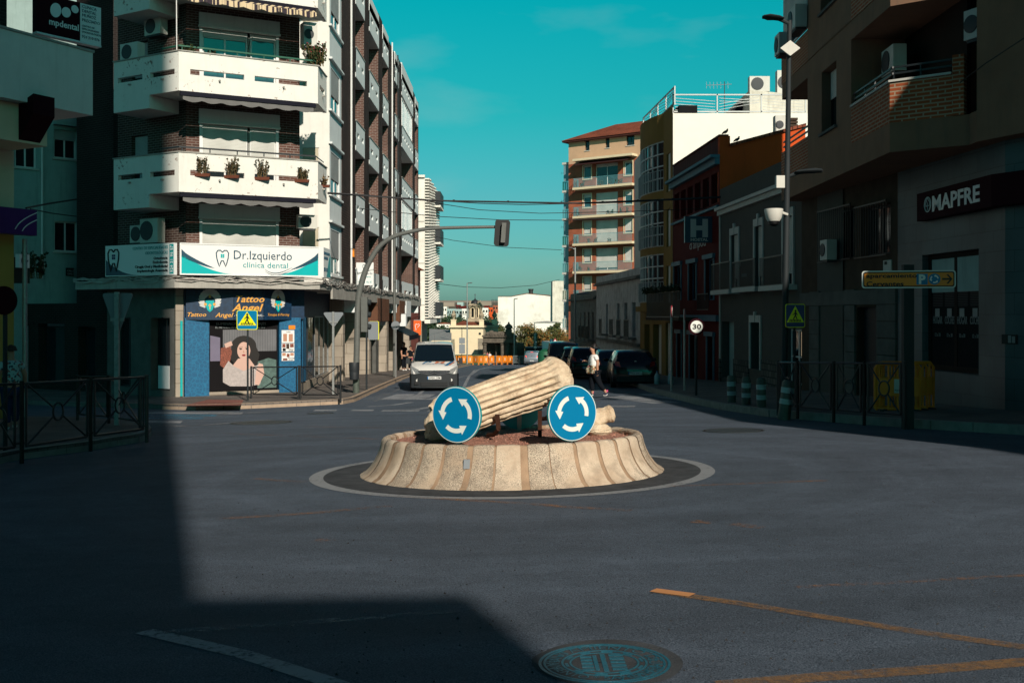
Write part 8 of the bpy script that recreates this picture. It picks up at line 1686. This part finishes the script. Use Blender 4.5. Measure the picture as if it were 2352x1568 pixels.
# stacked orange plastic barriers leaning on the right pavement
for k in range(3):
    a=gp(2012+k*6,944-k*0,.15)+Vector((k*.05,.10+k*.16,0)); b=a+Vector((.90+.12*k,-.12+.06*k,0)); t_=thing('plastic_barrier',['front one of the stacked orange plastic barriers with a pale sticker','middle one of the stacked orange plastic barriers','rear one of the stacked orange plastic barriers'][k],'barrier',(a+b)/2,'stacked orange plastic barriers'); F=Fr(a[:2],b[:2]); z=a.z
    mb=MB(); r=.035; up=Vector((0,0,1)); L_=F.L; pts=[F.pt(x_,0,z+h_) for x_,h_ in ((.02,.04),(.02,.86),(.08,.95),(L_-.08,.95),(L_-.02,.86),(L_-.02,.04),(.02,.04))]; mb.tube(pts,r,8); mb.build('frame','barrier_yellow',t_,smooth=True)
    mb=MB(); mb.fb(F,.05,L_-.05,-.02,.02,z+.30,z+.66); mb.build('panel','barrier_yellow',t_); mb=MB()
    for i in range(5): x_=.1+i*(L_-.2)/4; mb.tube([F.pt(x_,0,z+.66),F.pt(x_,0,z+.93)],.022,6); mb.tube([F.pt(x_,0,z+.05),F.pt(x_,0,z+.30)],.022,6)
    mb.build('bars','barrier_yellow',t_)
    for x_ in (.1,L_-.1): MB().fb(F,x_-.04,x_+.04,-.25,.25,z,z+.04).build('foot','bin_dark',t_)
    if k==0: kk=MB().fb(F,L_*.42,L_*.74,.021,.026,z+.36,z+.64).build('sticker','ac_white',t_); mb=MB(); plate(mb,F,L_*.58,z+.55,circ(.045,14),.027,.002); mb.build('crest','sign_black',kk); text('POLICIA LOCAL',F,L_*.43,z+.40,.035,.027,'sign_black',kk,w=L_*.3)
# water bottles by the wall
for i,x in enumerate((1506,1537)):
    c=gp(x+3,882,.15); t_=thing('water_bottle',['left clear water bottle on the pavement at the foot of the ochre building','right clear water bottle on the pavement beside the first'][i],'bottle',c,'water bottles on the pavement'); MB().lathe(c,[(.10,0),(.11,.02),(.11,.30),(.05,.40),(.03,.42),(.03,.46)],12).build('bottle','glass_light',t_,smooth=True); MB().lathe(c+Vector((0,0,.46)),[(.034,0),(.034,.03)],8).build('cap','sign_blue',t_)
# ================================================================ overhead cables
def cable(label,pts,r=.02,ties=0,m_='cable',sag=.0):
    P3=[]; 
    for (a,b) in zip(pts,pts[1:]):
        A_,B_=Vector(a),Vector(b)
        for k in range(8): f=k/8; p=A_.lerp(B_,f); p.z-=sag*4*f*(1-f); P3.append(p)
    P3.append(Vector(pts[-1])); mb=MB(); mb.tube(P3,r,5)
    if ties:
        for i in range(3,len(P3)-2,3): mb.tube([P3[i]+Vector((0,0,.05)),P3[i]-Vector((0,0,.02))],r*1.3,5)
    return tag(mb.build('overhead_cable',m_),label,'cable','overhead cables across the street')
Q=lambda x,y,Y: P(x,y,Y)
cable('thickest overhead cable with ties, crossing the whole street in front of the brick tower',[Q(752,443,39),Q(1000,461,40),Q(1330,467,41),Q(1545,458,41.5),Q(1665,452,41.3)],.035,1); cable('twisted second strand hanging just under the thickest overhead cable',[Q(752,445,39.1),Q(1100,467,40),Q(1200,470,40.4),Q(1400,466,41),Q(1665,454,41.4)],.018)
cable('thin overhead cable branching below the thick one toward the red hostel',[Q(980,463,40),Q(1100,482,41),Q(1240,490,42),Q(1440,486,43),Q(1640,478,43.5)],.014); cable('thin lower overhead cable passing behind the signal head',[Q(820,478,44),Q(1000,497,46),Q(1150,505,48),Q(1300,506,49),Q(1480,498,50)],.016)
cable('slack wire above the rooftops passing below the signal head',[Q(985,540,70),Q(1040,552,72),Q(1160,568,76),Q(1290,574,80)],.02); cable('lowest slack wire over the cream pavilion, tied to the white wall chimney',[Q(1010,652,120),Q(1068,659,135),Q(1150,661,150),Q(1230,655,160),Q(1285,642,168)],.035)
cable('slanting wire on the upper right wall of the tan corner block',[Q(2205,190,21),Q(2265,145,20),Q(2352,88,18.5),Q(2420,60,17)],.012,m_='cable'); cable('cable pair running into the dark side street on the left',[Q(60,478,30),Q(110,468,34),Q(175,458,40)],.03); cable('lower cable in the dark side street on the left',[Q(70,480,30),Q(120,490,34),Q(176,497,40)],.02)
# ================================================================ distance
def houseblock(name,label,x0,x1,yt,Y,depth,m_,roof=None,group=None,wins=0,base=-16,cat='building',hip=.0):
    a,b=P(x0,700,Y),P(x1,700,Y); zt=CH+(HY-yt)/FOC*Y; t_=thing(name,label,cat,((a.x+b.x)/2,Y+depth/2,g(0,Y)),group)
    MB().box(a.x,b.x,Y,Y+depth,base,zt).build('wall',m_,t_)
    if roof: 
        e=(b.x-a.x)*.03; h=(b.x-a.x)*.14*(1 if hip==0 else hip); mb=MB(); mb.add([(a.x-e,Y-e,zt+.01),(b.x+e,Y-e,zt+.01),(b.x+e,Y+depth,zt+.01),(a.x-e,Y+depth,zt+.01),((a.x+b.x)/2,Y+depth*.0-e,zt+h),((a.x+b.x)/2,Y+depth,zt+h)],[(0,1,4),(1,2,5,4),(2,3,5),(3,0,4,5),(0,3,2,1)]); mb.build('roof',roof,t_)
    if wins:
        F=Fr((a.x,Y),(b.x,Y)); n=wins
        for i in range(n):
            s_=F.L*(i+.5)/n; ww=F.L*.28/n; MB().fb(F,s_-ww,s_+ww,.0,.05,zt-2.6,zt-1.2).build('window','glass',t_)
    return t_
# windowless white wall with its chimney
Y=190; wt=thing('blank_white_building','large windowless white building with a stained gable wall and a tall chimney block','building',P(1215,760,Y)); z=lambda y:CH+(HY-y)/FOC*Y; X=lambda x:(x-CX)/FOC*Y
mb=MB(); mb.prism([(X(1144),Y,-12),(X(1292),Y,-12),(X(1292),Y,z(678)),(X(1268),Y,z(681)),(X(1240),Y,z(677)),(X(1211),Y,z(674.5)),(X(1175),Y,z(681)),(X(1144),Y,z(681))],(0,25,0)); mb.build('wall','white_stained',wt)
mb=MB(); mb.prism([(X(1265),Y-.1,z(679)),(X(1240),Y-.1,z(677)),(X(1211),Y-.1,z(674.3)),(X(1175),Y-.1,z(681)),(X(1144),Y-.1,z(681)),(X(1144),Y-.1,z(680)),(X(1175),Y-.1,z(680)),(X(1211),Y-.1,z(673.0)),(X(1240),Y-.1,z(675.8)),(X(1265),Y-.1,z(678))],(0,25,0)); mb.build('verge','tiles_red',wt)
MB().box(X(1268.5),X(1300),Y-1,Y+6,-8,z(645.5)).build('chimney_block','white_old',wt)
MB().lathe((X(1220),Y+3,z(674)),[(.4,0),(.4,.6),(.5,.65),(.5,.9)],10).build('chimney_pot','bin_dark',wt)
houseblock('white_annex','low white annex with a grey sloping roof in front of the windowless white building',1229,1292,741,180,8,'white_clean','corrugated',hip=.35)
# cream pavilion with belfry
Y=143; pv=thing('cream_pavilion','cream pavilion with urn pedestals, red roof and a small domed belfry','building',P(1090,800,Y)); z=lambda y:CH+(HY-y)/FOC*Y; X=lambda x:(x-CX)/FOC*Y
MB().box(X(1034.5),X(1110),Y,Y+10,-9,z(752)).build('wall','cream_wall',pv); MB().hexa([(X(1110),Y+.3,-9),(X(1142),Y+5,-9),(X(1142),Y+10,-9),(X(1110),Y+10,-9),(X(1110),Y+.3,z(752)),(X(1142),Y+5,z(752)),(X(1142),Y+10,z(752)),(X(1110),Y+10,z(752))]).build('wall','stone_warm',pv)
MB().box(X(1032),X(1112),Y-.4,Y+10.3,z(751.9),z(747)).build('cornice','cream_wall',pv); MB().hexa([(X(1112),Y-.1,z(751.9)),(X(1144.5),Y+4.7,z(751.9)),(X(1144.5),Y+10,z(751.9)),(X(1112),Y+10,z(751.9)),(X(1112),Y-.1,z(747.5)),(X(1144.5),Y+4.7,z(747.5)),(X(1144.5),Y+10,z(747.5)),(X(1112),Y+10,z(747.5))]).build('cornice','stone_warm',pv)
mb=MB(); mb.add([(X(1040),Y+.3,z(747)),(X(1108),Y+.3,z(747)),(X(1141),Y+5.4,z(747.5)),(X(1141),Y+10,z(747)),(X(1040),Y+10,z(747)),(X(1060),Y+4,z(737)),(X(1104),Y+4,z(737)),(X(1110),Y+7,z(738)),(X(1060),Y+7,z(737))],[(0,1,6,5),(1,2,7,6),(2,3,7),(3,4,8,7),(4,0,5,8),(5,6,7,8)]); mb.build('roof','tiles_red',pv)
MB().box(X(1034.5),X(1045),Y-.06,Y,-9,z(787)).build('stone_base','stone_course',pv); MB().box(X(1098),X(1110),Y-.08,Y,-9,z(777)).build('stone_base','stone_course',pv); MB().box(X(1100),X(1104.5),Y-.1,Y,z(768),z(763.5)).build('wall_lamp','sign_black',pv)
for k,(x,dy,yt) in enumerate(((1041.5,.2,714),(1106,.2,715),(1134.5,4.8,716))):
    w_=5.8 if k==0 else 5.2; pd_=MB().box(X(x-w_),X(x+w_),Y+dy-.1,Y+dy+.75,z(747),z(735.5)).build('pedestal','cream_wall',pv); MB().box(X(x-w_-1),X(x+w_+1),Y+dy-.18,Y+dy+.83,z(735.4),z(733.6)).build('pedestal_cap','cream_wall',pv)
    MB().lathe((X(x),Y+dy+.3,z(733.6)),[(.22,0),(.13,.12),(.14,.2),(.34,.45),(.38,.62),(.30,.80),(.16,.9),(.2,1.0),(.12,1.1),(.05,1.25),(0,1.3)],14).build('urn','stone_warm',pv,smooth=True)
bf=MB(); bx=(1075.5,1103.5); MB().box(X(1070),X(1108),Y+3.2,Y+6.5,z(747),z(731)).build('belfry_base','stone_warm',pv)
F=Fr((X(bx[0]),Y+3.5),(X(bx[1]),Y+3.5)); Lb=F.L; mb=MB(); wall(mb,F,0,Lb,z(731),z(702),[(F.S(1082.5),F.S(1088.5),z(729),z(707)),(F.S(1094),F.S(1098),z(729),z(707))],.5); mb.build('belfry_wall','cream_wall',pv)
MB().box(X(bx[0])+.01,X(bx[1])-.01,Y+4.3,Y+6,z(731),z(703)).build('belfry_core','bin_dark',pv)
for x in (1076.5,1091.5,1102.5): MB().lathe((X(x),Y+3.35,z(731)),[(.2,0),(.2,.1),(.14,.15),(.13,1.4),(.2,1.5),(.2,1.62)],10).build('column','stone_warm',pv,smooth=True)
MB().box(X(1073.5),X(1105.5),Y+3.1,Y+6.3,z(702),z(699.5)).build('belfry_cornice','stone_warm',pv); MB().box(X(1075),X(1104),Y+3.3,Y+6.1,z(699.4),z(697)).build('belfry_cornice','stone_warm',pv)
MB().lathe((X(1088.5),Y+4.7,z(697)),[(.62,0),(.61,.12),(.54,.32),(.38,.5),(.14,.6),(.1,.7),(.07,.75)],18).build('dome','bin_dark',pv,smooth=True); MB().tube([(X(1088.5),Y+4.7,z(687)),(X(1088.5),Y+4.7,z(673))],.05,5).build('finial','antenna',pv); MB().lathe((X(1088.5),Y+4.7,z(684.5)),[(0,-.1),(.1,0),(0,.1)],8).build('finial_ball','antenna',pv); MB().tube([(X(1085.5),Y+4.7,z(676)),(X(1091.5),Y+4.7,z(676))],.03,4).build('finial_arm','antenna',pv)
for x in (1077,1101,1096): MB().lathe((X(x),Y+3.6,z(697)),[(.10,0),(.13,.2),(.05,.35),(.09,.45),(0,.55)],8).build('finial','stone_warm',pv)
# dark stone portico
Y=136; pr_=thing('stone_portico','dark weathered stone portico with columns and carved scrolls, in shade beside the pavilion','building',P(1147,830,Y)); z=lambda y:CH+(HY-y)/FOC*Y; X=lambda x:(x-CX)/FOC*Y
MB().box(X(1109),X(1186),Y,Y+3,z(787),z(774)).build('entablature','stone_portico',pr_); MB().box(X(1107),X(1188),Y-.3,Y+3.3,z(773.9),z(770.5)).build('cornice','stone_portico',pr_)
for i,x in enumerate((1113,1141,1154,1164,1177,1183)): MB().lathe((X(x),Y+.5+(1.8 if i in (1,4) else 0),-5.4),[(.36,0),(.36,.25),(.27,.35),(.25,z(787)+5.05),(.34,z(787)+5.15),(.34,z(787)+5.4)],12).build('column','stone_portico',pr_,smooth=True)
MB().box(X(1108),X(1188),Y+4,Y+4.4,-6,z(788)).build('back_wall','stone_portico',pr_)
for x,r in ((1129,.45),(1138,.3),(1147,.33),(1153,.33),(1120,.26)): MB().lathe((X(x),Y+.2,z(766.5)),[(r,0),(r,.5),(r*.6,.55),(r*.6,.62)],14,0,(0,-1,0)).build('scroll','stone_portico',pr_,smooth=True)
MB().box(X(1161),X(1176),Y,Y+1,z(770.5),z(756)).build('pedestal','stone_portico',pr_); MB().lathe((X(1168.5),Y+.5,z(756)),[(.3,0),(.5,.15),(.52,.4),(.3,.6),(.1,.75),(.15,.85),(0,1)],12).build('finial','stone_portico',pr_,smooth=True)
mb=MB(); mb.prism([(X(1112),Y+.4,z(770.5)),(X(1186),Y+.4,z(770.5)),(X(1176),Y+.4,z(765)),(X(1160),Y+.4,z(762)),(X(1135),Y+.4,z(765))],(0,.8,0)); mb.build('carved_crest','stone_portico',pr_)
# people sitting in the portico shade
for i,(x,m_) in enumerate(((1114,'container_green'),(1120,'pink'),(1125,'shirt_white'))): stander(['person in a green top at the foot of the portico','person in a pink top beside the green one at the portico','person in a pale top, rightmost of the three at the portico'][i],Vector((X(x),Y-1.2,g(X(x),Y)+.1)),1.55,(0,-1,0),m_,'denim','hair_black',group='people by the portico')
# low buildings left of the pavilion
houseblock('grey_shed','low shed with a large weathered grey corrugated roof left of the pavilion',992,1036,782,128,8,'cream_wall'); sr=thing('shed_roof','weathered corrugated grey roof sloping behind the cream wall','roof',P(1010,770,132)); mb=MB(); a=P(986,783,128.2); b=P(1037,781,128.2); c2=P(1037,757,150); d2=P(986,755,150); mb.add([a,b,c2,d2,a+Vector((0,0,-.2)),b+Vector((0,0,-.2)),c2+Vector((0,0,-.2)),d2+Vector((0,0,-.2))],[(0,1,2,3),(4,7,6,5),(0,4,5,1),(1,5,6,2),(2,6,7,3),(3,7,4,0)]); mb.build('sheeting','corrugated',sr)
houseblock('cream_parapet_wall','low cream parapet wall between the left row and the pavilion',990,1036,783,124,.5,'cream_wall',cat='wall'); houseblock('white_house','small white house with a brown tiled gable in the valley left of the pavilion',1003,1034,744,240,14,'white_clean','tiles_red',hip=.8); houseblock('white_house','half hidden white house at the valley edge, left of the other one',985,1004,742,260,14,'white_clean','tiles_red',hip=.8)
# parking shed and walls on the right
houseblock('parking_kiosk','low dark parking kiosk with a flat black canopy behind the silver car',1207,1246,798,138,5,'bin_dark'); houseblock('stone_gate_wall','ruined stone wall stub between the portico and the orange trees',1186,1204,787,140,1,'stone_portico',cat='wall'); houseblock('metal_shed','pale corrugated shed wall behind the road signs',1246,1264,785,136,4,'panel_grey'); 
hg=thing('grey_fence_wall','pale vertical board fence behind the silver car and the green container','fence',P(1250,820,134)); F=Fr(P(1205,800,134)[:2],P(1300,800,134)[:2]); mb=MB(); 
for i in range(30): mb.fb(F,i*F.L/30,i*F.L/30+F.L/36,0,.05,-7,CH+(HY-806)/FOC*134)
mb.build('boards','panel_grey',hg); c=P(1252,830,118); gb=thing('green_container','rounded green recycling container by the parked van','container',(c.x,c.y,g(c.x,c.y))); MB().lathe((c.x,c.y,g(c.x,c.y)),[(.7,0),(.8,.1),(.85,1.2),(.7,1.6),(.3,1.85),(0,1.9)],16).build('shell','container_green',gb,smooth=True)
# trees
def tree(name,label,c,h,w_,m_,seed,n=2600,tr=.2,leaf=.34,group=None,shape=1.0,m2=None,cat='tree',trunk=True):
    rg=random.Random(seed); c=Vector(c); t_=thing(name,label,cat,c,group)
    if trunk:
        mb=MB(); top=c+Vector((0,0,h*.62)); mb.tube([c,c+Vector((.1*w_,0,h*.3)),top],[tr,tr*.7,tr*.35],8)
        for k in range(6):
            a=rg.uniform(0,6.28); s_=c+Vector((0,0,h*rg.uniform(.28,.5))); mb.tube([s_,s_+Vector((math.cos(a)*w_*.25,math.sin(a)*w_*.25,h*.18)),s_+Vector((math.cos(a)*w_*.42,math.sin(a)*w_*.42,h*.33))],[tr*.45,tr*.3,tr*.12],6)
        mb.build('trunk','bark',t_)
    cl=[]
    for k in range(26):
        a=rg.uniform(0,6.28); f=rg.uniform(.25,.98); rr=w_*.5*math.sin(math.pi*min(1,max(.08,f*.92)))**.6*rg.uniform(.25,1)*shape; cl.append((c+Vector((math.cos(a)*rr,math.sin(a)*rr,h*(.22+.76*f)*rg.uniform(.9,1.03))),w_*rg.uniform(.10,.20)))
    for mi,(mm,fr) in enumerate(((m_,1.0),(m2,.35)) if m2 else ((m_,1.0),)):
        mb=MB(); sel=cl if mi==0 else cl[::3]
        for i in range(int(n*fr)):
            q_,r=rg.choice(sel); d=Vector((rg.gauss(0,1),rg.gauss(0,1),rg.gauss(0,.8))).normalized()*r*rg.random()**.4; p=q_+d; s_=leaf*rg.uniform(.5,1.1); u_=Vector((rg.gauss(0,1),rg.gauss(0,1),rg.gauss(0,.6))).normalized(); v_=u_.orthogonal().normalized()
            mb.add([p,p+u_*s_*.5+v_*s_*.3,p+u_*s_,p+u_*s_*.5-v_*s_*.3],[(0,1,2,3)])
        mb.build('crown',mm,t_,recalc=False)
    return t_
tp_=lambda x,Y: Vector(((x-CX)/FOC*Y,Y,g((x-CX)/FOC*Y,Y)))
for i,(x,Y,yt,w_,a,b,lb) in enumerate(((1205,168,746,5.2,'leaf_olive','leaf_orange','autumn tree with orange tinged leaves between the portico and the parking sign'),(1226,172,755,3.6,'leaf_olive','leaf_orange','smaller autumn tree right behind the parking sign'),(1262,166,757,4.2,'leaf_olive','leaf_orange','olive green tree above the blue parking sign'),(1284,168,762,4.2,'leaf_orange','leaf_olive','orange brown tree against the flank of the brick tower'),(1273,174,742,2.6,'leaf_mid','leaf_olive','thin young tree with a high tuft in front of the white annex'),(1147,170,745,4.0,'leaf_mid','leaf_olive','green tree showing between the pavilion and the white wall'),(1116,175,732,5.0,'leaf_dark',None,'dark green tree behind the belfry of the pavilion'))):
    c=tp_(x,Y); h=CH+(HY-yt)/FOC*Y-c.z; tree('tree',lb,c,h,w_*1.25,a,50+i,2600,.18,.38,'trees beyond the street end',m2=b)
rg=random.Random(77)
nm_=['first','second','third','fourth','fifth','sixth','seventh','eighth','ninth','tenth']
for i,(x,Y,yt,w_) in enumerate(((996,260,733,9),(1012,250,735,8),(1028,265,731,9),(1000,200,752,6),(1014,205,756,5.5),(1029,200,752,6),(1045,280,728,8),(1064,300,728,8),(1130,290,729,9),(1120,310,726,9))):
    c=tp_(x,Y); h=CH+(HY-yt)/FOC*Y-c.z; tree('tree','dark green valley tree, %s of the ten seen beyond the pavilion and left of it'%nm_[i],c,h,w_,'leaf_dark',90+i,1500,.3,.7,'valley trees',trunk=True,m2='leaf_mid')
# far town on the valley slope
rg=random.Random(12); ms=['white_far','white_clean','orange_wall','cream_wall','brick_red','teal_wall','panel_grey','red_wall']
def farh(i,x0,x1,yt,Y,m_,lb): houseblock('town_building',lb,x0,x1,yt,Y,18,m_,group='buildings of the far town',wins=max(2,int((x1-x0)/5)),base=-30)
T=[(983,991,704,620,'orange_wall','small orange building of the far town next to the brise-soleil block'),(990,1004,708,560,'orange_wall','wider orange building low in the far town'),(1016,1026,704,640,'white_clean','small white block in the far town, centre left'),(1005,1015,706,660,'white_far','pair of white houses in the far town, left part'),(1047,1056,700,700,'red_wall','dark red block of the far town, left half'),(1056,1071,702.5,690,'red_wall','wide dark red block of the far town left of the belfry'),(1027,1047,709,600,'teal_wall','long bluish grey apartment block of the far town'),(1047,1061,709.5,590,'teal_wall','second bluish grey apartment block of the far town'),(1061,1073,709,580,'white_clean','bright white block beside the far street lamp'),(1112,1124,702,690,'red_wall','dark red block of the far town right of the belfry'),(1108,1121,707,600,'white_clean','white houses of the far town right of the belfry'),(1121,1132,706,620,'orange_wall','orange houses of the far town near the white wall'),(1132,1144,701,720,'brick_red','reddish block of the far town touching the white wall'),(1134,1143,719,330,'cream_wall','small cream building just left of the white wall')]
for i,a in enumerate(T): farh(i,*a)
# slope with buildings on the ridge
houseblock('ridge_warehouse','pale warehouse on the distant ridge, left',1008,1044,694.5,1700,40,'far_ridge',group='warehouses on the ridge',base=-10); houseblock('ridge_warehouse','dark roofed hall on the distant ridge, left of the belfry',1050,1064,694,1650,40,'teal_wall',group='warehouses on the ridge',base=-10); houseblock('ridge_warehouse','long low hall on the distant ridge at its right end',1080,1130,693,1800,40,'far_ridge',group='warehouses on the ridge',base=-10)
# pylons: stadium floodlights
fl_=thing('floodlight_frame','pair of lattice floodlight frames on the ridge beside the white wall','floodlight',P(1135,705,700)); mb=MB()
for x in (1131.5,1139): 
    a=P(x-2.2,705,700); b=P(x+2.2,705,700); zt=P(x,688,700).z
    for q_ in (a,b): mb.tube([q_,Vector((q_.x,q_.y,zt))],.15,4)
    for k in range(4): mb.tube([Vector((a.x,a.y,zt-1.2*k)),Vector((b.x,b.y,zt-1.2*k))],.2,4)
mb.build('lattice','bin_dark',fl_)
# long ridge that closes the valley
mb=MB(); xs=[-2600+i*65 for i in range(81)]; Yr=2250
rows=[]
for j,(dy,zb) in enumerate(((-700,0),(-350,9),(-60,19.5),(0,26),(60,28.5),(500,28))):
    for x in xs: mb.v.append((x,Yr+dy+60*noise.noise(Vector((x*.002,j,0))),zb+2.2*noise.noise(Vector((x*.004,j*2.1,3)))+ (1.5 if j>=3 else 0)))
n=len(xs)
for j in range(5):
    for i in range(n-1): mb.f.append((j*n+i,j*n+i+1,(j+1)*n+i+1,(j+1)*n+i)); mb.m.append(0)
mb.build('hills','far_ridge',None,smooth=True,kind='structure')
# low scrub and rooftops haze of green between: uncountable far trees
mb=MB(); rg=random.Random(31)
for _ in range(9000):
    Y=rg.uniform(380,1150); x=(rg.uniform(950,1300)-CX)/FOC*Y; z=g(0,Y)-.25; s_=rg.uniform(1.2,3.2); p=Vector((x,Y,z+rg.uniform(0,2.2))); u_=Vector((rg.gauss(0,1),rg.gauss(0,1),abs(rg.gauss(0,.8)))).normalized(); v_=u_.orthogonal().normalized(); mb.add([p,p+u_*s_*.5+v_*s_*.4,p+u_*s_,p+u_*s_*.5-v_*s_*.4],[(0,1,2,3)])
mb.build('far_woodland','leaf_dark',None,recalc=False,kind='stuff')
